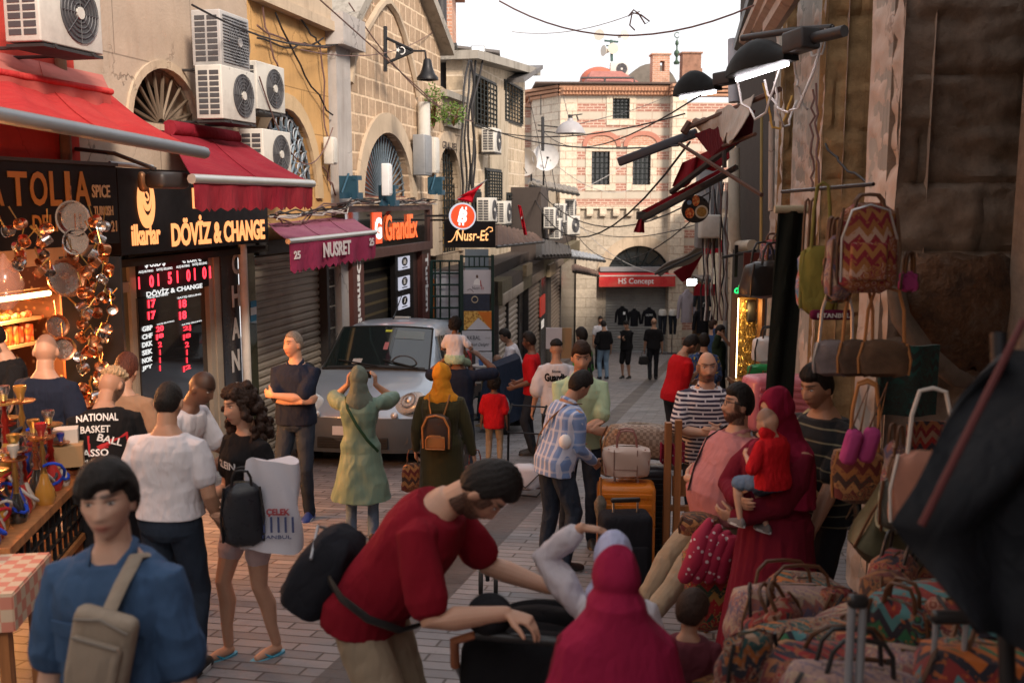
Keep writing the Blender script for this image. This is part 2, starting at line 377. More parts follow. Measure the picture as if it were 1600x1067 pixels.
def fan(parent, cx, z0, rx, rz, y, mt, n=13, r_=.014, rings=(), name='grille'):
 b = MB()
 for i in range(n+1):
  a = PI*i/n; b.tube([(cx+.12*rx*math.cos(a), y, z0+.12*rz*math.sin(a)), (cx+rx*math.cos(a), y, z0+rz*math.sin(a))], r_, 5)
 for q in (.97,)+tuple(rings): b.tube([(x, y+.012, z) for x, z in arc(cx, z0, rx*q, rz*q, 24)], r_*1.1, 5)
 b.tube([(cx-rx, y+.01, z0), (cx+rx, y+.01, z0)], r_*1.5, 5)
 return b.build(name, mt, parent)
def bars(parent, u0, u1, z0, z1, y, nx, nz_, mt, r_=.012, name='grille'):
 b = MB()
 for i in range(nx+1): x = u0+(u1-u0)*i/nx; b.tube([(x, y, z0), (x, y, z1)], r_, 5)
 for j in range(nz_+1): z = z0+(z1-z0)*j/nz_; b.tube([(u0, y+.012, z), (u1, y+.012, z)], r_, 5)
 return b.build(name, mt, parent)
uA0, uA1 = 6.5, u_of(396)
(f0, fz0), (f1, fz1), (fa, fza) = L.hit(205, 196), L.hit(311, 196), L.hit(258, 108)
fc, fr_ = (f0+f1)/2, (f1-f0)/2; fzb = (fz0+fz1)/2; fh = fza-fzb
cr_ = facade('cream plastered house with cracked wall and black half round fan window', 'building', L, [(uA0, 1.5), (uA1, 1.5), (uA1, 8.2), (uA0, 8.2)], cream, [arc(fc, fzb, fr_, fh)])
fan(cr_, fc, fzb, fr_, fh, .08, mat('rust grille', (.20, .15, .11), .6, .4, dirt=.4), 11, .02)
b = MB(); o_ = arc(fc, fzb, fr_+.09, fh+.09); i_ = arc(fc, fzb, fr_, fh)
b.prism(o_+i_[::-1], -.03, .02); b.b2((fc-fr_-.1, -.06, fzb-.07), (fc+fr_+.1, .02, fzb-.003)); b.build('window_trim', trim_st, cr_)
c1 = L.hit(0, -30, .04);
b = MB(); b.prism([(7.4, 1.9), (u_of(118, 100, .05), 1.9), (u_of(114, 82, .05), L.hit(114, 88, .05)[1]), (u_of(85, 60, .05), L.hit(85, 55, .05)[1]), (u_of(40, 20, .05), L.hit(40, -4, .05)[1]), (7.4, 5.5)], -.05, -.002)
tag(b.build('painted_wall', redp), 'red painted wall corner above the red awning', 'wall'); bpy.context.view_layer.update()
bpy.data.objects['painted_wall'].matrix_world = L.m.copy()
b = MB(); u1, z1 = L.hit(96, 70, .12); b.tube([(u1, -.1, 2.3), (u1, -.1, 4.6)], .055, 10); o = b.build('drain_pipe', mat('rusty pipe', (.22, .13, .08), .8, .3, dirt=.6)); o.matrix_world = L.m.copy()
tag(o, 'thin rusty pipe beside the red painted wall', 'pipe')
uB1 = u_of(517)
(a0, z0), (a1, z1), (at, zt) = L.hit(392, 310), L.hit(497, 310), L.hit(440, 158)
ac_, ar = (a0+a1)/2, (a1-a0)/2-.1; azb = (z0+z1)/2; ah = zt-azb-.1
oc = facade('ochre yellow house with grey scrolled ironwork in its arch window', 'building', L, [(uA1+.002, 1.5), (uB1, 1.5), (uB1, 5.0), (uA1+.002, 5.0)], ochre, [arc(ac_, azb, ar, ah)])
b = MB(); b.prism(arc(ac_, azb, ar+.22, ah+.22)+arc(ac_, azb, ar, ah)[::-1], -.05, .02); b.build('arch_trim', plaster('ochre trim', (.60, .44, .27), (.25, .15, .08), .2, .4), oc)
fan(oc, ac_, azb, ar, ah, .06, irongrey, 16, .022, (.55, .78))
b = MB()
for i in range(14):
 a = PI*(i+.5)/14
 for q, s_ in ((.66, .075), (.87, .09)): b.tube([(ac_+ar*q*math.cos(a)+s_*math.cos(k), .05, azb+ah*q*math.sin(a)+s_*math.sin(k)) for k in [j*PI/5 for j in range(9)]], .012, 4)
b.build('scrolls', mat('pale iron', (.42, .45, .50), .5, .3), oc)
zc = (L.hit(400, 3)[1]+L.hit(517, 38)[1])/2
b = MB(); b.b2((uA1+.002, -.16, zc-.08), (uB1, -.003, zc+.06)); b.b2((uA1+.002, -.1, zc+.062), (uB1, -.003, zc+.5)); b.build('cornice', plaster('cream cornice', (.55, .44, .33), (.2, .13, .09), .3, .5), oc)
b = MB(); up0, up1 = u_of(519), u_of(541); b.b2((up0, -.12, -4), (up1, .3, L.hit(530, 78)[1])); b.b2((up0-.12, -.3, L.hit(530, 78)[1]+.002), (up1+.25, .3, L.hit(530, 30)[1]))
t = thing('pillar', 'pale grey plaster pillar between ochre house and stone gable', 'pillar', mat=L.m.copy()); b.build('shaft', plaster('grey plaster', (.47, .44, .43), (.2, .16, .13), .6, .5), t)
g0, g1 = up1+.002, u_of(690); gc = (g0+u_of(677))/2+.1
(w0, q0), (w1, q1), (wt_, qt) = L.hit(565, 300), L.hit(641, 300), L.hit(600, 207)
wc, wr = (w0+w1)/2, (w1-w0)/2; wz = (q0+q1)/2-.1; wh = qt-wz
gpk = 7.05; gl, grr = L.hit(545, 60)[1], L.hit(683, 78)[1]
ga = facade('stone gabled hall of pinkish blocks with pale joints and a round arched window', 'building', L, [(g0, 1.75), (g1, 1.75), (g1, grr), (gc, gpk), (g0, gl)], gable, [arc(wc, wz, wr, wh)], th=.6)
b = MB(); b.prism(arc(wc, wz, wr+.28, wh+.36, 24)+arc(wc, wz, wr, wh, 24)[::-1], -.06, .02); b.build('arch_trim', trim_st, ga)
fan(ga, wc, wz, wr, wh, .12, irongrey, 26, .016)
b = MB()
for k in range(5): b.b2((wc-wr*.7+k*.45, .35, wz), (wc-wr*.7+k*.45+.22, .42, wz+wh*rnd.uniform(.5, .8)))
b.b2((wc-wr, .1, wz-.3), (wc+wr, .2, wz+.02)); b.build('shutter_board', mat('red brown boards', (.20, .07, .05), .8), ga)
def rake(x0, z0, x1, z1, y0, y1, th):
 return [[(x0, y0, z0), (x0, y1, z0), (x0, y1, z0+th), (x0, y0, z0+th)], [(x1, y0, z1), (x1, y1, z1), (x1, y1, z1+th), (x1, y0, z1+th)]]
b = MB(); b.loft(rake(g0-.2, gl-.05, gc, gpk, -.28, .7, .22), smooth=False); b.loft(rake(gc, gpk+.004, g1+.15, grr-.08, -.28, .7, .22), smooth=False); b.build('coping', conc, ga)
pr = [L.hit(x, y, .05) for x, y in ((548, 130), (552, 95), (562, 66), (575, 42), (590, 16), (600, 4), (608, 3), (620, 20), (631, 50), (641, 88), (648, 118), (654, 150))]
b = MB(); b.tube([(u, -.03, z) for u, z in pr], .075, 6); b.build('moulding', trim_st, ga)
h0, h1 = g1+.002, u_of(724)
(k0, kz0), (k1, kz1), (kt, kzt) = L.hit(680, 300), L.hit(716, 300), L.hit(692, 229)
kc, kr = (k0+k1)/2, (k1-k0)/2; kb = L.hit(700, 395)[1]; ksp = L.hit(700, 300)[1]
top = L.hit(700, 146)[1]
gate_hole = [(kc+kr, kb)]+pointed(kc, ksp, kr, kzt-ksp)+[(kc-kr, kb)]
ge = facade('low old stone gateway with a tall arched barred opening and plants on top', 'building', L, [(h0, -4), (h1, -4), (h1, top-.05), (h0, top+.1)], rough_stone, [gate_hole], th=.5)
b = MB(); ou = [(kc+kr+.32, kb)]+pointed(kc, ksp, kr+.32, kzt-ksp+.35)+[(kc-kr-.32, kb)]; b.prism(ou+gate_hole[::-1], -.07, .02); b.build('arch_trim', trim_st, ge)
b = MB(); b.b2((h0, -.15, top-.12), (h1, .1, top+.02)); b.b2((h0+.2, -.1, top-.75), (h1-.3, -.005, top-.5)); b.build('cornice', conc, ge)
bars(ge, kc-kr, kc+kr, kb, kzt, .1, 9, 14, ironblk, .02)
add_box('amber_panel', mat('amber blind', (.42, .26, .09), .8, var=.4, vs=9), ge, (kc, .35, (kb+kzt)/2-.3), (kr*2, .04, kzt-kb-.5))  # amber coloured panel behind the gateway bars
text('GRAL BEL', wall_text_m(L, kc, ksp+1.02, .075), .2, mat('dark letter', (.05, .04, .04)), ge, width=1.2, height=.16)
leafm = NT('leaf green'); _v = leafm.co(); leafm = leafm.out(col=leafm.mix(leafm.noise(_v, 30), (.04, .09, .015), (.14, .22, .03)), rough=.6)
def plant(label, px, py, D, w_, h_, n, cat='plant', group=None):
 p = P(px, py, D); t = thing('wall_plant', label, cat, p, group=group); b = MB(); s_ = MB()
 for i in range(n):
  a = rnd.uniform(0, 2*PI); q = rnd.random()**.6; c = Vector((math.cos(a)*w_*q, math.sin(a)*w_*q*.6-.05, rnd.uniform(-.5, .5)*h_*(1.1-q*.6)))
  d = Vector((rnd.uniform(-1, 1), rnd.uniform(-1, .3), rnd.uniform(-.6, 1))).normalized(); e = d.orthogonal().normalized(); L1 = rnd.uniform(.04, .09)
  b.add([c, c+d*L1*.5+e*L1*.3, c+d*L1, c+d*L1*.5-e*L1*.3], [(0, 1, 2, 3)])
  if i % 12 == 0: s_.tube([(0, 0, -h_*.5), tuple(c*.5), tuple(c)], [.008, .006, .003], 4)
 b.build('foliage', leafm, t); s_.build('stem', WOODB, t)
plant('bushy green plant growing beside the grey downpipe', 677, 165, 20.8, .28, .95, 420)
plant('green fern growing out of the gateway cornice', 709, 178, 22, .3, .55, 320)
j0, j1 = h1+.002, u_of(820)
W = [(742, 127, 773, 198), (788, 135, 814, 190), (758, 268, 781, 312), (790, 305, 815, 355), (737, 300, 748, 345)]
wins = []
for x0, y0, x1, y1 in W:
 ua, za = L.hit(x0, (y0+y1)/2); ub, zb = L.hit(x1, (y0+y1)/2); um = (x0+x1)/2
 wins.append((ua, L.hit(um, y1)[1], ub, L.hit(um, y0)[1]))
hz = L.hit(822, 118)[1]; hz0 = L.hit(725, 95)[1]
hc = facade('two storey pale stone house with barred windows and air conditioners', 'building', L, [(j0, -6), (j1, -6), (j1, hz), (j0, hz0)], stone2, [[(a, b_), (c, b_), (c, d), (a, d)] for a, b_, c, d in wins], th=.4)
b = MB(); b.b2((j1-.3, .402, -6), (j1, 5, hz-.1)); b.build('side_wall', stone2, hc)
for k, (a, b_, c, d) in enumerate(wins):
 f = MB();
 for (p, q) in (((a-.06, -.04, b_-.06), (c+.06, .03, b_)), ((a-.06, -.04, d), (c+.06, .03, d+.07)), ((a-.06, -.04, b_), (a, .03, d)), ((c, -.04, b_), (c+.06, .03, d))): f.b2(p, q)
 wf = f.build('window_frame', ironblk, hc)
 b = MB()
 for i in range(7): x = a+(c-a)*i/6; b.tube([(x, -.06, b_), (x, -.06, d)], .018, 4)
 for i in range(10): z = b_+(d-b_)*i/9; b.tube([(a, -.045, z), (c, -.045, z)], .018, 4)
 g_ = b.build('grille', ironblk, wf)
b = MB(); b.loft(rake(j0-.3, hz0-.02, j1+.2, hz-.02, -.45, 1.2, .2), smooth=False); b.build('eaves', conc, hc)
b = MB(); b.loft(rake(j1-2.6, hz0+.0, j1+.35, hz+.2, -.5, 2, .12), smooth=False); b.build('roof', mat('grey roof sheet', (.16, .15, .15), .6, .3, dirt=.5), hc)
b = MB(); b.b2((j0+2.6, -.03, -3), (j0+4.9, -.002, hz0-.25)); b.build('rendered_patch', plaster('dirty render', (.50, .42, .32), (.13, .08, .04), .8, .8), hc)
t = thing('brick_house', 'brick house with tiled eave rising behind the gable', 'building', P(684, 60, 27))
bp = blocks('pink brick', (.42, .20, .13), (.50, .27, .19), (.5, .42, .36), .25, .09, .012, .5, bd=.008, amt=.4)
b = MB(); b.box((-.5, 0, -1.2), (1.9, 2, 4.6)); b.build('wall', bp, t)
b = MB(); b.box((-.45, -.1, 1.2), (2.3, 2.4, .14)); b.box((-.45, -.1, 1.36), (2.1, 2.1, .12)); b.build('roof', mat('terracotta', (.34, .15, .09), .85, dirt=.5), t)
t = thing('rooftop_shed', 'pale green rooftop shed behind the gateway plants', 'shed', P(695, 120, 27)); b = MB()
b.prism([(-.45, -1.2), (.75, -1.2), (.75, .2), (.2, .72), (-.45, .72)], -.4, .6); b.build('wall', plaster('pale green wall', (.46, .47, .33), (.2, .18, .1), .3, .4), t)
b = MB(); b.loft([[(-.5, -.5, .78), (-.5, .7, .78), (-.5, .7, .84), (-.5, -.5, .84)], [(1.5, -.5, .55), (1.5, .7, .55), (1.5, .7, .62), (1.5, -.5, .62)]], smooth=False); b.build('roof', mat('grey roof sheet', (.16, .15, .15)), t)
for px, y1, lb in ((667, -40, 'black flue pipe directly behind the gable edge'), (690, 70, 'black flue pipe with flat cap right of the gable')):
 p = P(px, 100, 24.5); t = thing('flue_pipe', lb, 'pipe', p); b = MB(); b.tube([(0, 0, -1.0), (0, 0, 2.6)], .14, 12); b.build('pipe', DKMET, t)
 if px == 690: b = MB(); b.box((0, 0, .42), (.78, .6, .07)); b.box((0, 0, .34), (.5, .4, .1)); b.build('cap', DKMET, t)
t = thing('floodlight', 'white square floodlight on the roof edge beside the grey sheets', 'lamp', P(747, 81, 25)); b = MB(); b.box((0, 0, 0), (.36, .12, .28), bev=.02); b.build('casing', GREYP, t); add_box('lens', emat('flood lens', (1, 1, .97), 2.2), t, (0, -.066, 0), (.29, .01, .21))
b = MB(); pts = [P(748, 92, 25.2), P(738, 110, 25.2), P(722, 135, 25.2), P(712, 150, 25)]; b.tube(pts, .13, 10); tag(b.build('vent_duct', mat('dirty white pipe', (.5, .47, .42), .7, dirt=.6)), 'bent white vent duct under the roof floodlight', 'pipe')
# ================================================================ far building
Ff = Frame((0, 46.5), (10, 46.9))
def far_mat():
 t = NT('striped stone and brick'); v2, sp, v = xz(t)
 vw = t.n('VectorMath', {0: v2, 1: t.n('VectorMath', {0: t.noise(v, 3, 3, .6, 'Color'), 1: (.07, .05, 0)}, operation='MULTIPLY').outputs[0]}, operation='ADD').outputs[0]
 big = t.n('TexBrick', {'Vector': vw, 'Scale': 1.0, 'Mortar Size': .02, 'Brick Width': 1.15, 'Row Height': .36, 'Color1': (0, 0, 0, 1), 'Color2': (1, 1, 1, 1), 'Mortar': (.5, .5, .5, 1), 'Mortar Smooth': .1}, offset=.37, squash=1.0)
 sm = t.n('TexBrick', {'Vector': vw, 'Scale': 1.0, 'Mortar Size': .018, 'Brick Width': .36, 'Row Height': .12, 'Color1': (.33, .15, .115), 'Color2': (.40, .20, .155), 'Mortar': (.58, .46, .38)}, offset=.5)
 row = t.math('GREATER_THAN', t.math('FRACT', t.math('MULTIPLY', sp.outputs[2], 1/.72)), .5)
 f = t.math('GREATER_THAN', t.math('ADD', t.math('MULTIPLY', row, .66), t.math('MULTIPLY', big.outputs['Color'], .62)), .64)
 st = t.mix(t.noise(v, 2.5, 5), (.44, .385, .32), (.55, .49, .41))
 c = t.mix(t.math('MULTIPLY', f, 1), st, sm.outputs['Color'])
 c = t.mix(t.math('MULTIPLY', big.outputs['Fac'], .55), c, (.40, .24, .18))
 g = t.step(t.noise(t.n('Mapping', {0: v, 3: (.5, .5, .25)}).outputs[0], 1.3, 7, .7), .52, .8); c = t.mix(t.math('MULTIPLY', g, .5), c, (.25, .19, .14))
 h = t.math('MULTIPLY', big.outputs['Fac'], -1)
 return t.out(col=c, rough=.92, normal=t.bump(h, .5, .03), spec=.2)
farm = far_mat()
lime = blocks('far limestone', (.40, .35, .29), (.47, .41, .34), (.30, .25, .2), .95, .42, .014, .5, stain=(.2, .17, .14), bd=.02, amt=.45)
limew = blocks('pale quoins', (.53, .46, .37), (.59, .52, .43), (.36, .26, .2), .62, .36, .016, .5, stain=(.3, .24, .18), bd=.02, amt=.3)
def fh_(px, py, out=0): return Ff.hit(px, py, out)
fb = thing('far_building', 'red and cream striped brick building closing the end of the street', 'building', mat=Ff.m.copy())
uL, uR = fh_(876, 200)[0], fh_(1047, 200)[0]; zT = fh_(960, 150)[1]; zM = fh_(960, 322)[1]; zB = -7.5
far_w = [(957, 154, 984, 186), (924, 237, 953, 289), (988, 237, 1017, 289)]
holes = []
for x0, y0, x1, y1 in far_w: (a, zb_), (c, zt_) = fh_(x0, y1), fh_(x1, y0); holes.append([(a, zb_), (c, zb_), (c, zt_), (a, zt_)])
MB().prism([(uL, zM), (uR, zM), (uR, zT), (uL, zT)], 0, .6, holes).build('upper_wall', farm, fb)
for h in holes:
 (a, z0), _, (c, z1), _ = h; m_ = .28
 f = MB(); f.prism([(a-m_, z0-m_), (c+m_, z0-m_), (c+m_, z1+m_), (a-m_, z1+m_)], -.04, .1, [h]); wf = f.build('window_frame', limew, fb)
 bars(wf, a, c, z0, z1, .15, 4, 6, ironblk, .022); add_box('pane', DGLASS, wf, ((a+c)/2, .35, (z0+z1)/2), (c-a+.1, .03, z1-z0+.1))
for x0, x1, xt in ((910, 970, 939), (974, 1034, 1003)):
 (a, z0), (c, _), (tt, zt_) = fh_(x0, 229), fh_(x1, 229), fh_(xt, 205)
 cc, hw = (a+c)/2, (c-a)/2; o_ = pointed(cc, z0, hw, zt_-z0); i_ = pointed(cc, z0, hw-.2, zt_-z0-.2)
 b = MB(); b.prism(o_+i_[::-1], -.09, -.003); b.build('arch_moulding', mat('brick red', (.44, .19, .14), .9, var=.25, vs=20), fb)
 b = MB(); b.prism(i_, -.03, -.004); b.build('arch_infill', bp, fb)
b = MB(); b.b2((uL-.02, -.05, zB), (uL+.75, .0, zT-.3)); b.build('corner_quoins', limew, fb)
ub0, ub1 = fh_(1046, 200)[0], fh_(1068, 200)[0]
b = MB(); b.b2((ub0, -.7, zB), (ub1, .5, zT-.05)); b.build('buttress', limew, fb)
b = MB(); b.b2((ub1+.002, -.15, zB), (ub1+6, .4, zT-.3)); b.build('right_wall', farm, fb)
b = MB(); pz = zT
lf = [(uL, 0), (uL-1.15, 2.2), (uL-1.15, 6), (uL, 6)]
b.prism(lf, zB, zT, plane='xy'); b.build('left_wall', limew, fb)
b = MB(); b.b2((uL-3.6, 3.5, zB), (uL-1.16, 7, fh_(835, 158)[1])); b.build('side_wing', farm, fb)
b = MB(); b.b2((uL-3.8, 3.3, fh_(835, 157)[1]), (uL-1.1, 7.2, fh_(835, 150)[1])); b.build('wing_cornice', bp, fb)
b = MB(); zc1 = fh_(960, 133)[1]
for k in range(3):
 o_ = .12+.11*k; z0 = zT+(zc1-zT)*k/3; z1 = zT+(zc1-zT)*(k+.72)/3
 b.prism([(uL-.1, -o_), (uR+.1, -o_), (uR+.1, .5), (uL-.1, .5)], z0, z1, plane='xy')
 b.prism([(uL-.15, -o_), (uL-1.15-o_*1.4, 2.2-o_), (uL-1.15-o_*1.4, 6), (uL, 6)], z0+.001, z1-.001, plane='xy')
 b.b2((ub0-.1, -.7-o_, z0), (ub1+.1, .5, z1)); b.b2((ub1+.1, -.1-o_, z0), (ub1+6, .5, z1))
n = 34
for k in range(n):
 x = uL+(uR-uL)*(k+.5)/n
 for q, yo in ((.22, .2), (.56, .31)): b.box((x, -yo+.03, zT+(zc1-zT)*q), (.12, .2, .14), rot=R(45))
b.build('cornice', mat('brick cornice', (.50, .27, .17), .9, var=.35, vs=14, dirt=.5), fb)
b = MB(); b.prism([(uL-1.2, zc1+.002), (uR+6, zc1+.002), (uR+6, zc1+.08), (uL-1.2, zc1+.08)], -.5, 4); b.build('tile_edge', mat('dark roof tile', (.10, .07, .06), .9, var=.4, vs=12), fb)
rm = mat('red roof', (.36, .15, .13), .85, var=.2, dirt=.4)
b = MB(); x0, x1 = fh_(915, 130)[0], fh_(1018, 130)[0]; zr = fh_(960, 120, -2)[1]
b.loft([[(x0, 1, zc1), (x1, 1, zc1), (x1, 5, zc1), (x0, 5, zc1)], [(x0+.5, 2, zr+.25), (x1-1.1, 2, zr+.25), (x1-1.1, 4.2, zr+.25), (x0+.5, 4.2, zr+.25)]], smooth=False); b.build('roof', rm, fb)
p = Ff.m.inverted() @ P(935, 128, 49.5); b = MB(); b.sphere(p, (.95, .95, .72), 20, 12); b.build('dome', mat('red dome', (.46, .13, .08), .7, dirt=.3), fb)
p = Ff.m.inverted() @ P(1015, 128, 50.5); b = MB(); b.prism(arc(p.x+.1, p.z-.6, 1.4, 1.5, 14)+[], p.y, p.y+3); b.build('vault', mat('lead roof', (.17, .15, .13), .8, dirt=.5), fb)
for x0, x1, y0, dk in ((1020, 1047, 86, 0), (1067, 1096, 84, 1)):
 a, z1 = fh_(x0, y0, -1.5); c, _ = fh_(x1, y0, -1.5); b = MB()
 h_ = [(a+.33*(c-a)+.08, z1-.75), (a+.7*(c-a), z1-.75), (a+.7*(c-a), z1-.28), (a+.33*(c-a)+.08, z1-.28)]
 b.prism([(a, zc1), (c, zc1), (c, z1), (a, z1)], 1.5, 2.2, [h_] if not dk else []); b.b2((a-.06, 1.44, z1+.002), (c+.06, 2.26, z1+.08))
 if dk: b.b2((a-.05, 1.3, zc1), (c+.02, 1.49, z1-.7))
 b.build('chimney', bp if not dk else mat('sooty brick', (.30, .16, .11), .9, var=.4, dirt=.6), fb)
p = Ff.m.inverted() @ P(1057, 101, 50); b = MB(); b.lathe([(.13, 0), (.16, .1), (.06, .2), (.05, .35), (.15, .5), (.14, .6), (.04, .72), (.04, .9), (.1, 1.0), (.08, 1.1), (.02, 1.2), (.015, 1.3)], 10, m=Matrix.Translation(p))
b.tube([(p.x+.13*math.cos(a), p.y, p.z+1.42+.13*math.sin(a)) for a in [R(-60-240*k/10+360) for k in range(-1, 12)]], .025, 5); b.build('finial', mat('verdigris', (.06, .10, .07), .6, .6), fb)
(s0, s1) = fh_(935, 430)[0], fh_(1060, 430)[0]; (o0, o1) = fh_(945, 430)[0], fh_(1050, 430)[0]; zs = fh_(1000, 430)[1]; zo = fh_(1000, 384)[1]; oc_ = (o0+o1)/2; orr = (o1-o0)/2
hl = [(o1-.05, zB+.01)]+[(x, z) for x, z in arc(oc_, zs-.2, orr-.05, zo-zs+.2)]+[(o0+.05, zB+.01)]
MB().prism([(uL-.4, zB), (uR+.3, zB), (uR+.3, zM-.002), (uL-.4, zM-.002)], -.06, .5, [hl]).build('lower_wall', lime, fb)
b = MB(); b.b2((uL-.5, -.2, zM-.12), (uR, -.062, zM+.02))
for k in range(7): x = uL+.6+k*(uR-uL-1)/6.6; b.b2((x, -.28, zM-.45), (x+.3, -.062, zM-.13))
b.build('string_course', limew, fb)
b = MB(); b.prism(arc(oc_, zs-.2, orr+.45, zo-zs+.68, 24)+arc(oc_, zs-.2, orr-.05, zo-zs+.2, 24)[::-1], -.12, -.04); b.build('arch_trim', trim_st, fb)
fl = fan(fb, oc_, zs-.1, orr-.05, zo-zs+.1, .1, ironblk, 8, .025, (.5,)); add_box('arch_pane', DGLASS, fb, (oc_, .3, zs+.5), (orr*2, .03, 1.8))
zg = -5.02
def shutter(parent, u0, u1, z0, z1, y, mt, pitch=.09, d=.02, box=True):
 n = int((z1-z0)/pitch); pr = []
 for i in range(n): z = z0+i*(z1-z0)/n; h = (z1-z0)/n; pr += [(y, z), (y-d, z+h*.3), (y-d, z+h*.75), (y-.003, z+h*.93)]
 pr.append((y, z1)); b = MB()
 b.loft([[(u, a, c) for a, c in pr]+[(u, y+.03, z1), (u, y+.03, z0)] for u in (u0, u1)], smooth=False)
 o = b.build('shutter', mt, parent)
 if box: add_box('shutter_box', mt, parent, ((u0+u1)/2, y-.06, z1+.14), (u1-u0+.08, .24, .26), bev=.02)
 return o
shg = mat('grey shutter', (.34, .34, .33), .5, .3, dirt=.4, vs=2); shw = mat('beige shutter', (.40, .34, .28), .55, .2, dirt=.5, vs=1.5)
shd = mat('brown shutter', (.15, .12, .10), .55, .3, dirt=.4)
shutter(fb, o0+.05, o1-.05, zg, zs-.35, .12, shg, .13)
hs = thing('shop_awning', 'red flat awning with white lettering over the end shop shutter', 'awning', mat=Ff.m.copy())
b = MB(); zA = fh_(1000, 430, .9)[1]; zA2 = fh_(1000, 448, .9)[1]; aw0, aw1 = fh_(936, 440, .9)[0], fh_(1055, 440, .9)[0]
redf = fabric('red awning cloth', (.50, .028, .035), fade=(.60, .10, .08));
b.sheet(lambda s, t_: (aw0+(aw1-aw0)*s, -.1-.8*t_, zA+.12-.12*t_), 6, 3, .01); b.build('canopy', redf, hs)
b = MB(); b.b2((aw0, -.92, zA2), (aw1, -.9, zA-.05)); b.build('valance', redf, hs); b = MB(); b.b2((aw0, -.93, zA-.05), (aw1, -.89, zA)); b.build('front_bar', WHITEP, hs)
text('HS Concept', wall_text_m(Ff, fh_(994, 443, .92)[0], (zA+zA2)/2-.04, .922), .3, mat('white letter', (.8, .8, .8)), hs, width=2.2*46/45*1556/1600*.75+.0, height=.34, bold=.012)
b = MB(); b.b2((aw0+.1, -.5, zA+.14), (aw1-.1, -.02, zA+.34)); tag(b.build('sign_board', GREYP), 'grey blank board above the red end shop awning', 'board'); bpy.data.objects['sign_board'].matrix_world = Ff.m.copy()
t = thing('street_sign', 'small red street name plate on the end building', 'sign', mat=Ff.m.copy()); u, z = fh_(919, 453, .1); b = MB(); b.box((u, -.09, z), (.78, .03, .33)); b.build('plate', mat('sign red', (.42, .03, .04), .4), t); add_box('stripe', mat('sign blue', (.15, .45, .55)), t, (u, -.09, z-.2), (.78, .03, .07))
text('KILIÇÇILAR', wall_text_m(Ff, u, z+.06, .106), .1, mat('white letter', (.8, .8, .8)), t, width=.66, height=.1); text('SOKAK', wall_text_m(Ff, u, z-.08, .106), .1, mat('white letter', (.8, .8, .8)), t, width=.3, height=.06)
def jacket(label, px, py, D, w_, h_, mt, face=0, group=None):
 t = thing('hanging_jacket', label, 'jacket', P(px, py, D), face, group=group); b = MB(); s = w_/2
 ring = lambda z, a, d, o=0: [(a*math.cos(q)+o, d*math.sin(q), z) for q in [2*PI*k/14 for k in range(14)]]
 b.loft([ring(-h_/2, s*.62, .1), ring(-h_*.2, s*.6, .11), ring(h_*.2, s*.66, .11), ring(h_*.36, s*.6, .09), ring(h_*.43, s*.3, .07), ring(h_*.5, s*.22, .08)])
 for sg in (-1, 1): b.tube([(sg*s*.55, 0, h_*.32), (sg*s*.82, 0, h_*.1), (sg*s*.95, -.02, -h_*.38)], [.07, .062, .045], 8)
 b.build('body', mt, t); c = MB(); c.tube([(-s*.2, -.09, h_*.42), (0, -.13, h_*.3), (s*.2, -.09, h_*.42)], .02, 5); c.build('collar', mt, t)
 h = MB(); h.tube([(0, 0, h_*.5), (0, 0, h_*.62), (.03, 0, h_*.66), (.06, 0, h_*.62)], .006, 4); h.build('hanger', ALU, t); return t
bj = fabric('black jacket', (.012, .012, .015))
j = jacket('black hooded jacket, plain with white tag, on the shutter', 972, 493, 44.6, .62, .85, bj); add_box('tag', mat('white letter', (.8, .8, .8)), j, (.08, -.125, .12), (.1, .01, .13))
jacket('plain black hooded jacket hanging between two others on shutter', 991, 496, 44.6, .58, .8, bj)
j = jacket('black jacket with white lettering on its chest on the shutter', 1014, 495, 44.6, .66, .85, bj); text('LALEHAN', j.matrix_basis @ Matrix.Translation((0, -.125, .1)) @ Matrix.Rotation(PI/2, 4, 'X'), .1, mat('white letter', (.8, .8, .8)), j, width=.3, height=.09)
for px, lb in ((1034, 'headless mannequin in dark trousers beside the walking bald man'), (1050, 'headless mannequin in dark trousers nearest the corner wall')):
 t = thing('trouser_stand', lb, 'mannequin', G(px, 44.5)); b = MB()
 for sg in (-1, 1): b.tube([(sg*.1, 0, 1.75), (sg*.1, -.02, 1.35), (sg*.09, 0, .9)], [.11, .08, .06], 8)
 b.build('trousers', fabric('dark jeans', (.02, .022, .03)), t); b = MB(); b.lathe([(.17, 1.75), (.19, 1.85), (.15, 2.0)], 12); b.build('hips', WHITEP, t); b = MB(); b.tube([(0, .1, 0), (0, .1, 1.8)], .02, 6); b.box((0, .1, .02), (.4, .3, .03)); b.build('stand', DKMET, t)
# ================================================================ ground floor of the left side
def LT(name, label, cat, group=None): return thing(name, label, cat, mat=L.m.copy(), group=group)
def lbox(name, mt, parent, p0, p1, bev=0): b = MB(); b.b2(p0, p1, bev); return b.build(name, mt, parent)
def pane(fr, x0, y0, x1, y1, out, th, name, mt, parent, bev=0):  # upright box filling a photo rectangle on the facade
 ua, ub = fr.hit(x0, (y0+y1)/2, out)[0], fr.hit(x1, (y0+y1)/2, out)[0]; xm = (x0+x1)/2
 za, zb = fr.hit(xm, y1, out)[1], fr.hit(xm, y0, out)[1]
 b = MB(); b.b2((ua, -out, za), (ub, -out+th, zb), bev); b.build(name, mt, parent); return ua, ub, za, zb
signblk = mat('black sign face', (.008, .007, .008), .5, dirt=.2, spec=.2); frameb = mat('beige door frame', (.36, .31, .25), .5, .2, dirt=.3)
BR = mat('maroon brown panel', (.10, .035, .03), .45, dirt=.3)
gold = emat('gold lettering', (1, .35, .115), 1.0); goldd = mat('dull gold letter', (.42, .22, .06), .45, .3)
whitel = mat('white letter', (.8, .8, .8), .5)
GB = -4.2
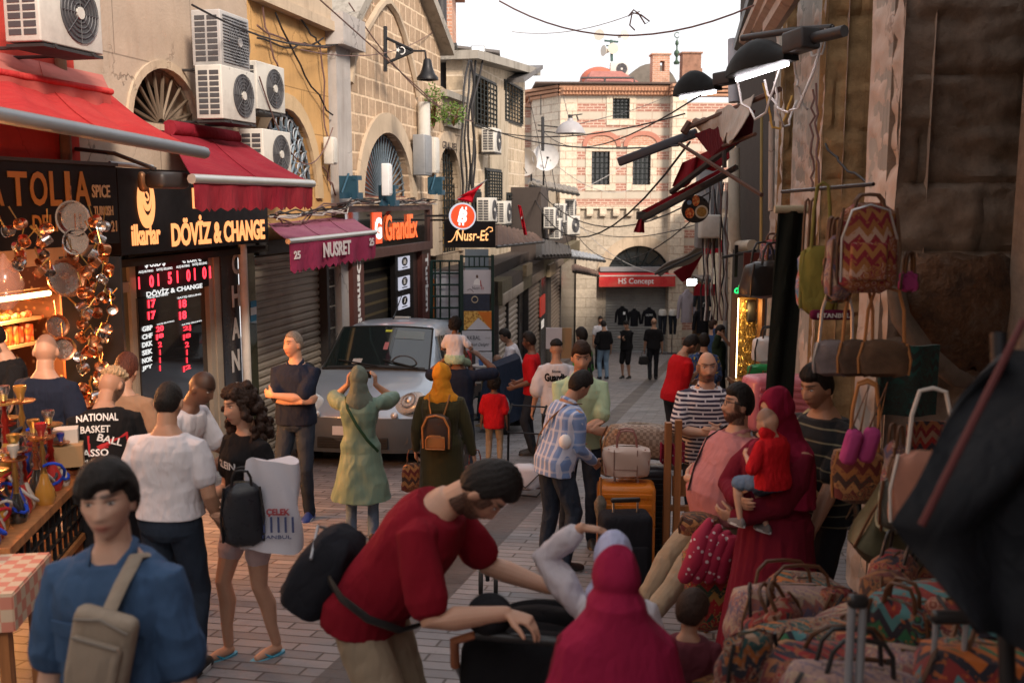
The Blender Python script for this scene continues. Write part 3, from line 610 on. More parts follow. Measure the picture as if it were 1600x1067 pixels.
uS0, uS1 = 6.5, u_of(84); sp = LT('spice_shop', 'spice shop front glowing orange behind the hookah stall', 'shop')
gw_ = NT('wall of packets'); v = gw_.co(); vc_ = gw_.n('TexVoronoi', {'Vector': v, 'Scale': 13}); gwm = gw_.out(col=gw_.mix(gw_.step(vc_.outputs['Distance'], .02, .3), gw_.ramp(gw_.noise(v, 11, 2), [(.36, (.45, .05, .03)), (.47, (.6, .38, .16)), (.56, (.7, .6, .42)), (.64, (.5, .14, .05))]), (.10, .04, .02)), rough=.6)
b = MB(); b.b2((uS0, 1.6, GB), (uS1+.3, 1.7, 1.5)); b.b2((uS0, .0, 1.3), (uS1+.3, 1.6, 1.497)); b.b2((uS1+.2, .02, GB), (uS1+.3, 1.598, 1.297)); b.b2((uS0-.1, .0, GB), (uS0, 1.6, 1.3)); b.build('interior', gwm, sp)
lbox('post', wood('red brown post', (.30, .08, .03), .6), sp, (uS1-.02, -.12, GB), (uS1+.13, .0, 1.5))
shel = mat('cream shelf', (.70, .55, .36), .5)
zsh = [L.hit(40, y, -.5)[1] for y in (388, 445, 492, 530)]
for k, z in enumerate(zsh):
 sh = lbox('shelf', shel, sp, (uS0+.1, .3, z-.03), (uS1+.1, 1.55, z))
 b = MB()
 for i in range(130):
  x = uS0+.2+(uS1-uS0-.15)*(i % 44)/44+rnd.uniform(-.02, .02); y = .36+.2*(i//44); r_ = rnd.uniform(.022, .04)
  if k == 0 or k == 3: b.box((x, y, z+.09), (.055, .08, rnd.uniform(.14, .22)), bev=.008)
  else: b.sphere((x, y, z+r_*.8), (r_*1.6 if k == 1 else r_, r_, r_*.9), 8, 6)
 t_ = NT('goods %d' % k); v_ = t_.co(); cc = t_.ramp(t_.noise(v_, 9, 1), [(.35, (.75, .45, .12)), (.5, (.62, .06, .03)), (.62, (.7, .6, .4))] if k != 1 else [(.3, (.75, .2, .25)), (.6, (.9, .45, .4))])
 tag(b.build('sweets', t_.out(col=cc, rough=.5), sp), kind='stuff')
b = MB(); b.tube([(uS0+.2, .12, 1.22), (uS1, .12, 1.22)], .025, 8); b.tube([(uS0+.2, .5, zsh[1]+.42), (uS1, .5, zsh[1]+.42)], .015, 8); b.build('tube_lamp', emat('warm tube', (1, .62, .25), 9), sp)
def lamp(name, fr, p, e, col, size=.3, label=None, kind='AREA', parent=None, rot=None, shape=None, sy=None):
 l_ = bpy.data.lights.new(name, kind); l_.energy = e; l_.color = col
 if kind == 'AREA':
  l_.size = size
  if sy: l_.shape = 'RECTANGLE'; l_.size_y = sy
 else: l_.shadow_soft_size = size
 o = bpy.data.objects.new(name, l_); COL.objects.link(o); o.parent = parent; o.location = p
 if rot: o.rotation_euler = rot
 return o
lamp('shop_light', L, ((uS0+uS1)/2+.3, .25, 1.18), 200, (1, .40, .12), 1.8, parent=sp, rot=(R(-28), 0, 0), sy=.3)
lamp('shop_light', L, ((uS0+uS1)/2+.3, .9, 1.2), 95, (1, .45, .16), 1.5, parent=sp, sy=.4)
b = MB()
for k in range(26): x = uS0+.3+k*.09; b.tube([(x, .1, .75-.25*abs(math.sin(k*1.7))), (x+.01, .1, .2-.2*abs(math.sin(k*2.3)))], .02, 5)
b.build('dried_strings', mat('dried pepper', (.30, .07, .03), .7, var=.5, vs=20), sp)
sg = LT('shop_sign', 'black sign with dull gold lettering behind the hanging pans', 'sign')
ua, ub, za, zb = pane(L, -40, 254, 184, 388, .45, .14, 'board', signblk, sg)
b = MB(); b.b2((ua, -.47, zb), (ub+.01, -.3, zb+.03)); b.build('edge', DKMET, sg)
def ltext(s, x0, x1, y0, y1, out, mt, parent, fr=L, bold=.02, **k):
 a, z0 = fr.hit(x0, (y0+y1)/2, out); c, _ = fr.hit(x1, (y0+y1)/2, out); xm = (x0+x1)/2; zt, zb_ = fr.hit(xm, y0, out)[1], fr.hit(xm, y1, out)[1]
 return text(s, wall_text_m(fr, (a+c)/2, (zt+zb_)/2, out+.002), .2, mt, parent, width=c-a, height=zt-zb_, bold=bold, **k)
for ch, x0, x1 in (('A', -22, 4), ('T', 12, 42), ('O', 46, 73), ('L', 77, 95), ('I', 101, 109), ('A', 115, 140)): ltext(ch, x0, x1, 268, 322, .45, goldd, sg)
ltext('SPICE', 143, 171, 289, 309, .45, mat('dull cream letter', (.42, .36, .24)), sg); ltext('TURKISH', 146, 176, 322, 337, .45, mat('dull cream letter', (.42, .36, .24)), sg); ltext('DELIGHT', 50, 130, 335, 362, .45, goldd, sg)
ltext('21', 173, 182, 345, 362, .45, mat('dull cream letter', (.42, .36, .24)), sg)
lamp('warm_spot', L, (uS1-.9, -1.3, .7), 48, (1, .33, .10), .12, kind='POINT', parent=sg)
t = LT('added_bulb', 'unseen warm bulb added beyond the left edge for glow on the hookahs', 'lamp'); u, z = L.hit(-70, 300, 2.2); MB().sphere((u, -2.2, z), .04, 12, 8).build('bulb', emat('bulb glow', (1, .55, .2), 14), t); MB().tube([(u, -2.2, z+.04), (u, -2.15, z+.5)], .006, 5).build('flex', BLACK, t); lamp('added_glow', L, (u, -2.2, z-.08), 38, (1, .36, .11), .06, kind='POINT', parent=t)  # unseen bulb and light, added off frame to warm the hookahs
sd_ = LT('shop_sign', 'black sign with glowing yellow lettering and round emblem', 'sign')
ua, ub, za, zb = pane(L, 186, 268, 418, 389, .3, .25, 'board', signblk, sd_)
ltext('DÖVİZ & CHANGE', 267, 413, 335, 380, .3, gold, sd_, bold=.035)
ltext('ilkarlar', 205, 250, 350, 383, .3, gold, sd_, bold=.025)
ltext('ILKARLAR', 302, 400, 300, 325, .3, gold, sd_, bold=.035)
cu, cz = L.hit(227, 316, .3); b = MB(); A_ = .155
b.prism([(cu+A_*math.cos(a), cz+.27*math.sin(a)) for a in [2*PI*k/32 for k in range(32)]], -.318, -.303, [[(cu+.02+.10*math.cos(a), cz+.05+.19*math.sin(a)) for a in [2*PI*k/24 for k in range(24)]]]); b.build('emblem', gold, sd_)
b = MB(); b.prism([(cu+.02+.08*math.cos(a), cz+.06+.155*math.sin(a)) for a in [2*PI*k/24 for k in range(24)]], -.316, -.303, [[(cu+.03+.06*math.cos(a), cz+.085+.115*math.sin(a)) for a in [2*PI*k/24 for k in range(24)]]]); b.build('emblem', gold, sd_)
text('S', wall_text_m(L, cu+.03, cz+.09, .303), .2, gold, sd_, width=.07, height=.16)
ltext('E', 300, 306, 294, 326, .302, gold, sd_)
t = LT('spotlight', 'black box spotlight hanging under the red awning corner', 'lamp'); u, z = L.hit(262, 282, .9); b = MB(); b.box((u, -.9, z), (.5, .22, .16), bev=.05); b.build('casing', DKMET, t); b = MB(); b.tube([(u-.2, -.9, z+.1), (u-.25, -.5, z+.25), (u-.2, -.05, z+.3)], .02, 6); b.build('arm', DKMET, t)
t = LT('spotlight', 'small brown spotlight in front of the round emblem', 'lamp'); u, z = L.hit(222, 284, .5); b = MB(); b.tube([(u, -.5, z+.06), (u+.02, -.5, z-.05)], [.04, .055], 10, round_=True); b.build('casing', mat('bronze', (.2, .1, .05), .4, .6), t); b = MB(); b.tube([(u-.3, -.35, z+.17), (u+.2, -.5, z+.15)], .025, 8); b.build('arm', GREYP, t)
ex = LT('exchange_front', 'currency exchange front with beige door frame and rate window', 'shop')
x_ = u_of
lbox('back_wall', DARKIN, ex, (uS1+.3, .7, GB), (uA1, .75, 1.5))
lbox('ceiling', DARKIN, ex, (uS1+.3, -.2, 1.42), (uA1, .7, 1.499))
def colu(px0, px1, y0, y1, nm, mt, out=.05, th=.2, p=ex): return pane(L, px0, y0, px1, y1, out, th, nm, mt, p)
lbox('fascia', DKMET, ex, (uS1+.2, -.1, L.hit(300, 394, .05)[1]), (uA1, .1, 1.5))
dglass = glass('green dark glass', (.05, .05, .03)); dg2 = mat('olive door panel', (.10, .09, .055), .4)
colu(186, 213, 400, 690, 'door_panel', dg2, .02, .05); colu(181, 186, 395, 700, 'door_frame', frameb, .06, .12); colu(209, 215, 395, 700, 'door_frame', frameb, .06, .12); colu(186, 209, 441, 457, 'door_rail', frameb, .05, .08)
colu(179, 184, 442, 460, 'red_label', mat('red sticker', (.45, .03, .03)), .075, .01)
colu(216, 331, 396, 720, 'window_pane', glass('rate window glass', (.012, .012, .014), .03), .02, .03); colu(331, 338, 392, 720, 'window_frame', frameb, .08, .14); colu(215, 219, 396, 720, 'window_frame', frameb, .06, .1)
colu(340, 349, 388, 720, 'pillar', frameb, .1, .2)
colu(351, 377, 386, 720, 'letter_panel', mat('navy black panel', (.018, .02, .028), .3), .12, .12)
for k, ch in enumerate('CHANGE'):
 yy0 = 395+k*50.5; ltext(ch, 362, 374, yy0, yy0+34, .125, mat('silver letter', (.62, .62, .62), .4, .3), ex, bold=.03)
b = MB(); u, _ = L.hit(383, 500, .2); b.tube([(u, -.2, GB), (u, -.2, L.hit(383, 380, .2)[1])], .055, 12); b.build('pole', WHITEP, ex)
colu(389, 403, 392, 720, 'side_glass', dglass, .05, .05)
for yy0 in (470, 492): colu(392, 401, yy0, yy0+10, 'sticker', mat('blue sticker', (.05, .25, .45)), .056, .004)
colu(392, 401, 480, 492, 'sticker', whitel, .058, .004)
red = emat('red led', (1, .03, .05), 2.2); redd = emat('red led dim', (1, .03, .05), 1.4)
rb = LT('rate_board', 'black exchange rate board with red LED digits and white currency codes', 'board')
pane(L, 217, 405, 326, 456, .1, .06, 'ticker_box', signblk, rb); pane(L, 219, 458, 312, 640, .08, .03, 'table_panel', glass('rate table glass', (.012, .012, .014), .04), rb)
wt2 = emat('white codes', (.8, .8, .78), .75)
def tt(s, x0, x1, y0, y1, m_, o=.1, bold=.03, nm='lettering'): ltext(s, x0, x1, y0, y1, o, m_, rb, bold=bold, name=nm, th=.002)
tt('$·USD·$', 226, 258, 407, 418, wt2); tt('€·EUR·€', 284, 314, 400, 410, wt2)
tt('ALIŞ-BUYING', 216, 239, 422, 427, wt2, bold=.01); tt('SATIŞ-SELLING', 244, 269, 418, 423, wt2, bold=.01); tt('ALIŞ-BUYING', 275, 296, 414, 419, wt2, bold=.01); tt('SATIŞ-SELLING', 300, 323, 410, 415, wt2, bold=.01)
for s, x0, x1, y in (('|', 216, 218, 433), ('0', 233, 240, 430), ('|', 246, 248, 428), ('5', 262, 268, 425), ('|', 276, 278, 423), ('0', 291, 297, 421), ('|', 303, 305, 419), ('0', 316, 322, 417), ('|', 327, 329, 416)): tt(s, x0, x1, y, y+19, red, nm='digit', bold=.04)
tt('DÖVİZ & CHANGE', 228, 316, 447, 457, wt2, .11)
for x0, x1 in ((230, 262), (277, 314)): tt('ALIŞ-BUYING' if x0 == 230 else 'SATIŞ-SELLING', x0, x1, 461, 465, wt2, .085, bold=.01)
for y in (468, 486): tt('17', 231, 243, y, y+13, red, .085, nm='digit'); tt('18', 280, 291, y, y+13, red, .085, nm='digit')
tt('ALIŞ-BUYING', 245, 272, 503, 506, wt2, .085, bold=.01); tt('SATIŞ-SELLING', 284, 315, 503, 506, wt2, .085, bold=.01)
for k, (c_, a, q) in enumerate((('GBP', '20', '21'), ('CHF', '18', '18'), ('DKK', '2', '2'), ('SEK', '1', '1'), ('NOK', '1', '1'), ('JPY', '1', '12'))):
 y = 509+k*12.3; tt(c_, 222, 238, y, y+8, wt2, .085); w_ = 6 if len(a) > 1 else (3 if a != '1' else .8); tt(a.replace('1', '|'), 250-w_, 250+w_*.9, y, y+9, redd if k > 1 else red, .085, nm='digit'); w_ = 6 if len(q) > 1 else (3 if q != '1' else .8); tt(q.replace('1', '|'), 292-w_, 292+w_, y, y+9, redd, .085, nm='digit')
lamp('led_glow', L, (L.hit(335, 430, .4)[0], -.35, L.hit(335, 430, .4)[1]), 1.2, (1, .03, .05), .1, kind='POINT', parent=rb)
sh = LT('shutter_shop', 'closed shop with wide beige roller shutter behind the man with folded arms', 'shop')
a, _ = L.hit(404, 500); c, _ = L.hit(503, 500); shutter(sh, a, c, GB, 1.35, .06, shw, .105, .03, False)
lbox('lintel', DKMET, sh, (uA1+.002, -.05, 1.36), (u_of(541), .3, 1.549)); lbox('side_post', DKMET, sh, (c+.002, -.1, GB), (c+.09, .2, 1.35))
b = MB(); x0, x1 = c+.1, u_of(536); b.b2((x0, 0, GB), (x1, .05, 1.35)); b.build('black_cladding', mat('black cladding', (.035, .03, .03), .25), sh)
b = MB()
for yy0 in (418, 447, 478, 512, 545): z = L.hit(520, yy0)[1]; b.b2((x0+.03, -.012, z-.012), (x1-.1, -.001, z+.012))
b.b2((x1-.1, -.02, GB), (x1-.06, 0, 1.35)); b.build('joint_strip', mat('pale strip', (.45, .40, .33), .5), sh)
lbox('dark_corner', WOODB, sh, (x1+.002, -.04, GB), (u_of(553), .2, 1.35))
gx = LT('crypto_shop', 'dark glass exchange shop with glowing orange lettered sign', 'shop')
e0 = u_of(541, out=.25); e1 = u_of(671, out=.25)
zt_, zb_ = L.hit(671, 320, .25)[1], L.hit(671, 377, .25)[1]
lbox('sign_glass', glass('sign glass', (.02, .02, .02), .03), gx, (e0, -.22, zb_), (e1-.08, .2, zt_-.1))
b = MB(); b.b2((e0, -.28, zt_-.1), (e1+.1, .2, zt_)); b.b2((e0, -.28, zb_-.16), (e1+.1, .2, zb_)); b.b2((e1-.08, -.28, zb_), (e1+.1, .2, zt_-.1)); b.build('sign_frame', mat('brown metal frame', (.10, .05, .045), .5, .3), gx)
orange = emat('orange letter', (1, .13, .025), 1.0)
pane(L, 584, 332, 597, 381, .25, .03, 'logo_panel', emat('orange panel', (1, .10, .025), .7), gx); ltext('G', 586, 596, 340, 374, .252, emat('white logo', (1, .95, .9), 1.5), gx, bold=.04)
ltext('GrandEx', 602, 652, 335, 374, .245, orange, gx, bold=.02)
def lpan(px0, px1, out, th, nm, mt, y0=386, p=gx):
 a, _ = L.hit(px0, 450, out); c, _ = L.hit(px1, 450, out); b = MB(); b.b2((a, -out, GB), (c, -out+th, L.hit(px0, y0, out)[1])); return b.build(nm, mt, p), a, c
lpan(552, 569, .2, .25, 'post', BR, 402); lpan(660, 673, .2, .25, 'post', BR, 390); lpan(646, 660, .1, .2, 'inner_post', mat('dark brown', (.04, .02, .018), .5), 390)
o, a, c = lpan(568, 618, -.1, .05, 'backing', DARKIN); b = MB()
for k in range(30): b.b2((a, .095, GB+k*.2), (c, .099, GB+k*.2+.05))
for k in range(26):
 for i in range(9): b.box((a+.1+(c-a-.15)*i/9, .09, -.4-k*.09), (.06, .01, .02))
b.build('roller_grille', mat('perforated brass shutter', (.15, .12, .07), .5, .5), gx)
lpan(618, 646, .12, .1, 'black_panel', signblk)
for k, ch in enumerate('₿Ξ✕'):
 y0 = (401, 432, 462)[k]; ua, ub, za, zb = pane(L, 623.5, y0, 640.5, y0+20, .14, .02, 'coin_sign', emat('coin panel', (.8, .8, .95), .4), gx)
 b = MB(); q = (ub-ua)*.26; m_ = (ua+ub)/2; z_ = (za+zb)/2+.03
 b.prism([(m_+q*math.cos(t_), z_+.085*math.sin(t_)) for t_ in [2*PI*i/20 for i in range(20)]], -.146, -.142); b.b2((m_-q*.9, -.146, za+.03), (m_+q*.9, -.142, za+.05)); b.build('coin_disc', signblk, gx)
 text(('B', 'E', 'X')[k], wall_text_m(L, m_, z_, .147), .1, whitel, gx, width=q*.8, height=.09)
for s, px in (('Osmanbey', 559), ('Turizm', 666)):
 u, z1 = L.hit(px, 402 if px == 559 else 396, .2); z0 = L.hit(px, 545 if px == 559 else 487, .2)[1]; ht = z1-z0
 text(s, L.m @ Matrix.Translation((u, -.205, (z0+z1)/2)) @ Matrix.Rotation(PI/2, 4, 'X') @ Matrix.Rotation(-PI/2, 4, 'Z'), .2, whitel, gx, width=ht, height=.22 if px == 559 else .19, bold=.03, name='vertical_lettering')
# ================================================================ awnings
def awning(label, fr, px0, py0, px1, py1, out, back_px0, back_px1, back_py, mt, bar, val=0, valmt=None, scal=.12, arms=True, sag=.05, barr=.035, back_out=.05, name='awning'):
 t = thing(name, label, 'awning', mat=fr.m.copy())
 a, za = fr.hit(px0, py0, out); c, zc = fr.hit(px1, py1, out); ba = fr.hit(back_px0, back_py[0], back_out); bc = fr.hit(back_px1, back_py[1], back_out)
 def fn(s, q):
  f = Vector((a+(c-a)*s, -out, za+(zc-za)*s)); k = Vector((ba[0]+(bc[0]-ba[0])*s, -back_out, ba[1]+(bc[1]-ba[1])*s)); p = k.lerp(f, q)
  p.z -= sag*math.sin(PI*q)*(1+.35*math.sin(s*19)+.2*math.sin(s*43+1)); return p
 b = MB(); b.sheet(fn, 40, 10, .008); b.build('canopy', mt, t)
 b = MB(); n_s = max(2, int(abs(c-a)/.9)); [b.tube([fn(i/n_s, k/8)+Vector((0, 0, .006)) for k in range(9)], .007, 4, flat=.5) for i in range(1, n_s)]; b.build('seam', mt, t)
 b = MB(); b.tube([(a-.02, -out, za-.01), (c+.02, -out, zc-.01)], barr, 8); b.build('front_bar', bar, t)
 if val:
  n = int(abs(c-a)/scal)*4
  def vf(s, q):
   z = za+(zc-za)*s; ph = (s*n/4) % 1; lo = val*(1-.13*abs(2*ph-1)); return Vector((a+(c-a)*s, -out-.01-.03*q*math.sin(s*31), z-.02-lo*q))
  b = MB(); b.sheet(vf, n, 5, .006); b.build('valance', valmt or mt, t)
 if arms:
  b = MB()
  for s in (.12, .88):
   f = fn(s, 1); k = fn(s, 0); m_ = f.lerp(k, .5)+Vector((.35 if s < .5 else -.35, 0, -.12)); b.tube([k+Vector((0, 0, -.15)), m_, f+Vector((0, 0, -.03))], .022, 6)
  b.build('arm', ALU, t)
 return t, fn, (a, za, c, zc)
red1 = fabric('faded red awning', (.40, .028, .03), fade=(.46, .055, .05), vs=2); red2 = fabric('crimson awning', (.22, .012, .026), fade=(.28, .03, .042)); pur = fabric('plum awning', (.26, .085, .145), fade=(.34, .15, .2)); pur2 = fabric('plum valance', (.26, .03, .08))
awning('big faded red awning over the spice shop', L, -60, 166, 318, 237, 2.0, -60, 170, (95, 146), red1, mat('grey blue bar', (.20, .22, .25), .4, .5), barr=.05, back_out=.1, sag=.06)
t_, fn_, _ = awning('narrow scalloped red canopy above the big red awning', L, -60, 100, 172, 142, .55, -60, 160, (70, 118), mat('weathered pink canopy', (.42, .13, .11), .85, dirt=.4), redf, .16, mat('weathered red scallop', (.40, .07, .06), .9, dirt=.4), .17, False, .01, .03)
awning('crimson awning over the glowing yellow exchange sign', L, 301, 278, 487, 286, 1.6, 265, 372, (206, 217), red2, mat('silver bar', (.6, .6, .58), .35, .7), .28, red2, .16, barr=.045, sag=.03)
b = MB(); u0, z0 = L.hit(262, 200, .1); u1, z1 = L.hit(376, 218, .1); b.tube([(u0, -.12, z0), (u1, -.12, z1)], .09, 10); o = b.build('awning_roll', red2); o.matrix_world = L.m.copy(); tag(o, 'rolled crimson cloth end above the crimson awning', 'awning roll')
pa_, _, (a, za, c, zc) = awning('purple awning with pale lettering and the number 25', L, 451, 376, 586, 362, 1.2, 419, 548, (350, 338), pur, mat('silver bar', (.6, .6, .58), .35, .7), .38, pur2, .14, sag=.02)
def pal_text(s, x0, x1, y0, y1): ltext(s, x0, x1, y0, y1, 1.235, mat('pale letter', (.66, .60, .62)), pa_, bold=.03)
pal_text('NUSRET', 505, 548, 377, 400); pal_text('25', 459, 469, 392, 405); pal_text('25', 577, 584, 372, 384)
b = MB(); b.prism([(-.02, zc-.38), (-1.2, zc-.05), (-1.2, zc-.36)], c, c+.01, plane='yz')
# ================================================================ air conditioners
fanm = mat('fan grille', (.10, .10, .11), .5, .3)
def ac_unit(label, fr, px, py, out, w_=.82, h_=.6, d=.33, group=None, dup=None, mt=None, fan_face=True):
 u, z = fr.hit(px, py, out)
 if dup:
  t = copy_tree(dup); t.matrix_basis = fr.m @ Matrix.Translation((u, -out, z)); t['label'] = label; return t
 t = thing('air_conditioner', label, 'air conditioner', mat=fr.m @ Matrix.Translation((u, -out, z)), group=group)
 mt = mt or WHITEP
 b = MB(); b.box((0, d/2, 0), (w_, d, h_), bev=.015); b.build('casing', mt, t)
 b = MB(); R_ = h_*.41
 for k in range(6): q = R_*(k+1)/6; b.tube([(w_*.12+q*math.cos(a), -.012, q*math.sin(a)) for a in [2*PI*i/24 for i in range(25)]], .005, 4)
 for k in range(8): a = PI*k/4; b.tube([(w_*.12, -.014, 0), (w_*.12+R_*math.cos(a), -.014, R_*math.sin(a))], .004, 4)
 b.prism([(w_*.12+R_*math.cos(a), R_*math.sin(a)) for a in [2*PI*i/28 for i in range(28)]], -.004, .01); b.build('fan_grille', fanm, t)
 b = MB(); b.prism([(w_*.12+.05*math.cos(a), .05*math.sin(a)) for a in [2*PI*i/16 for i in range(16)]], -.022, -.002); b.build('fan_hub', mt, t)
 b = MB()
 for i in range(8):
  for j in range(2): b.box((-w_/2-.001, d*.28+j*d*.42, h_*.36-i*h_*.105), (.01, d*.34, h_*.075))
 b.build('side_vent', fanm, t)
 b = MB();
 for sx in (-.3, .3): b.tube([(sx*w_, -.02, -h_/2-.02), (sx*w_, d+out*.9-.25 if out > d else d, -h_/2-.02)], .016, 6)
 b.box((0, d/2, -h_/2-.025), (w_*.95, d*1.05, .025)); b.build('bracket', DKMET, t); return t
A0 = ac_unit('white air conditioner jutting in at the very top of the cream wall', L, 112, 18, .85)
A1 = ac_unit('grey louvred air conditioner, uppermost of the cream wall trio', L, 368, 66, .6, .7, .62, .36, mt=mat('greyed casing', (.44, .43, .43), .5, dirt=.5))
b = MB();
for i in range(16): b.box((0, -.008, .26-i*.034), (.6, .012, .012))
b.build('louvre', GREYP, A1)
ac_unit('white air conditioner with round fan, middle left of the cream wall trio', L, 374, 149, .62, dup=A0); ac_unit('white air conditioner with fan beside the ochre wall, right of the trio', L, 424, 138, .4, dup=A0)
ac_unit('white air conditioner in front of the scrolled arch window', L, 434, 241, .5, dup=A0)
S_AC = [('small air conditioner under the two barred upper windows', 778, 220, .45), ('left one of the two air conditioners above the black script sign', 771, 328, .5), ('right one of the two air conditioners above the black script sign', 794, 332, .5)]
for lb, px, py, o_ in S_AC: ac_unit(lb, L, px, py, o_, dup=A0)
# ================================================================ meter boxes, brackets, pipes
def boxthing(name, label, cat, p, d, mt, rz=0, bev=.02, door=True):
 t = thing(name, label, cat, p, rz); b = MB(); b.box((0, 0, 0), d, bev=bev); b.build('case', mt, t)
 if door: b = MB(); b.box((0, -d[1]/2-.006, 0), (d[0]*.86, .012, d[2]*.88), bev=.004); b.build('door', mt, t)
 return t
def onL(px, py, out): u, z = L.hit(px, py, out); return L.w(u, -out, z)
boxthing('antenna_box', 'slim cream antenna box on the ochre wall edge', 'antenna', onL(516, 236, .15), (.18, .16, .42), WHITEP, L.rz)
boxthing('antenna_box', 'slim white antenna box on a blue bracket in front of the gable arch', 'antenna', onL(604, 281, .5), (.16, .14, .55), mat('white plastic', (.72, .72, .74), .4), L.rz)
boxthing('meter_box', 'grey metal junction box left of the gateway arch', 'junction box', onL(660, 243, .2), (.5, .25, .8), GREYP, L.rz); boxthing('meter_box', 'narrow cream junction box right beside the grey one', 'junction box', onL(678, 243, .1), (.3, .15, .75), WHITEP, L.rz)
p = onL(662, 160, .15); b = MB(); b.tube([p, Vector((p.x, p.y, p.z-1.1))], .13, 10); tag(b.build('downpipe', WHITEP), 'grey white downpipe at the right edge of the gable', 'pipe')
bl = mat('blue bracket paint', (.03, .09, .14), .5, .4)
for px, py, lb in ((545, 292, 'dark blue steel wall bracket left of the gable arch'), (605, 305, 'dark blue bracket holding the white antenna box'), (680, 290, 'dark blue bracket on the gateway bars')):
 p = onL(px, py, .4); t = thing('wall_bracket', lb, 'bracket', p, L.rz); b = MB(); b.box((0, 0, 0), (.06, .3, .34)); b.box((.1, -.1, .14), (.28, .06, .07)); b.box((.1, -.1, -.14), (.3, .08, .1)); b.box((-.18, 0, -.14), (.3, .06, .09)); b.tube([(-.3, 0, -.1), (0, 0, .2)], .02, 5); b.build('bracket', bl, t)
t = thing('wall_lamp', 'black bell lamp on a pennant shaped bracket with crescent and star', 'street lamp', onL(603, 80, .1), 0)
Pq = lambda x, y: P(x, y, 17.4)
o0 = t.location; b = MB()
def seg(pts, r_): b.tube([p-o0 for p in pts], r_, 6)
seg([Pq(602, 42), Pq(602, 112)], .035); seg([Pq(602, 59), Pq(645, 79)], .025); seg([Pq(602, 100), Pq(645, 81)], .025); seg([Pq(645, 80), Pq(664, 80), Pq(666, 95)], .02)
b.build('bracket', BLACK, t)
b = MB(); b.add([Pq(617, 66)-o0, Pq(645, 79)-o0, Pq(617, 92)-o0, Pq(620, 79)-o0]+[Pq(617, 66)-o0+Vector((0, .02, 0)), Pq(645, 79)-o0+Vector((0, .02, 0)), Pq(617, 92)-o0+Vector((0, .02, 0)), Pq(620, 79)-o0+Vector((0, .02, 0))], [(0, 1, 3), (1, 2, 3), (4, 7, 5), (5, 7, 6), (0, 4, 5, 1), (1, 5, 6, 2), (2, 6, 7, 3), (3, 7, 4, 0)]); b.build('pennant', BLACK, t)
c = Pq(628, 80)-o0; b = MB(); b.tube([(c.x+.055*math.cos(a), c.y-.02, c.z+.06*math.sin(a)) for a in [R(-110+220*k/12) for k in range(13)]], .011, 5); b.build('crescent', whitel, t)
c = Pq(622, 79)-o0; b = MB(); b.prism([(c.x+(.045 if k % 2 == 0 else .018)*math.cos(PI*k/5), c.z+(.045 if k % 2 == 0 else .018)*math.sin(PI*k/5)) for k in range(10)], c.y-.03, c.y-.02); b.build('star', whitel, t)
c = Pq(668, 120)-o0; b = MB(); b.lathe([(.05, .3), (.07, .27), (.09, .16), (.13, .05), (.19, -.02), (.19, -.06), (.17, -.06), (.1, 0), (.05, .1)], 20, m=Matrix.Translation(c)); b.build('lamp_shade', BLACK, t)
# ================================================================ Nusr-Et gate, boards, projecting signs
t = thing('barred_gate', 'dark green barred gate with pale blinds beside the silver car', 'gate', G(700, 19.6)); o0 = t.location
green = mat('dark green iron', (.012, .035, .03), .45, .4)
def rel(px, py, D): return P(px, py, D)-o0
D = 19.6; b = MB()
for x in (674, 680, 688, 702, 719): b.tube([rel(x, 408, D), rel(x, 640, D)], .035 if x in (674, 719) else .018, 4)
for y in (408, 427, 445, 463, 481, 498, 520, 550, 580, 610, 638): b.tube([rel(673, y, D), rel(720, y, D)], .02, 4)
b.build('grille', green, t)
b = MB(); p = rel(698, 530, D+.3); b.box(p, (.62, .03, 2.7)); b.build('blind', mat('pale blue blind', (.42, .45, .52), .6, var=.3), t)
b = MB(); p = rel(676, 530, D+.25); b.box(p, (.09, .05, 2.4)); b.build('orange_strip', mat('orange panel paint', (.60, .17, .03), .6), t)
t = thing('board_stand', 'tall dark green post frame carrying the restaurant and sweet shop boards', 'frame', G(746, 18.4)); o0 = t.location; D = 18.4
b = MB();
for x in (721, 771): b.box(rel(x+(1 if x < 740 else -1), 536, D), (.055 if x == 771 else .06, .08, 3.25))
for y in (401, 417, 499, 620): b.box(rel(746, y, D), (.6, .03, .03))
for x in (733, 741, 749, 757): b.tube([rel(x, 401, D), rel(x, 417, D)], .012, 4)
b.build('frame', green, t)
b = MB(); b.box(rel(745, 410, D+.6), (.45, .05, .5)); b.build('window_behind', mat('grey blue pane', (.16, .21, .25), .3), t)
def board(label, x0, y0, x1, y1, D, mt, name='poster_board'):
 a, c = P(x0, y1, D), P(x1, y0, D); t = thing(name, label, 'board', (a+c)/2); b = MB(); b.box((0, 0, 0), (c.x-a.x, .03, (y1-y0)/F*D)); b.build('panel', mt, t); return t
def btext(t, s, dx, dz, w_, h_, m_, **k): return text(s, t.matrix_basis @ Matrix.Translation((dx, -.0165, dz)) @ Matrix.Rotation(PI/2, 4, 'X'), .1, m_, t, width=w_, height=h_, th=.002, **k)
bpap = mat('white board face', (.55, .54, .58), .5); inkm = mat('board ink', (.03, .03, .04), .6); inkr = mat('board ink red', (.35, .03, .04), .6)
def tb(label, cat, loc, name): return thing(name, label, cat, loc)
D = 18.3
bpy.context.view_layer.update()
t = board('white restaurant board with a small chef portrait and script lettering', 724, 422, 767, 459, D, bpap); t.matrix_basis
btext(t, 'Nusr-', -.02, -.11, .15, .06, inkm, shear=.2); btext(t, 'Et', .1, -.11, .06, .06, inkr, shear=.2)
b = MB(); b.prism([(.0+.022*math.cos(a), .10+.032*math.sin(a)) for a in [2*PI*k/16 for k in range(16)]], -.02, -.016); b.build('portrait_head', mat('portrait brown', (.12, .06, .04)), t)
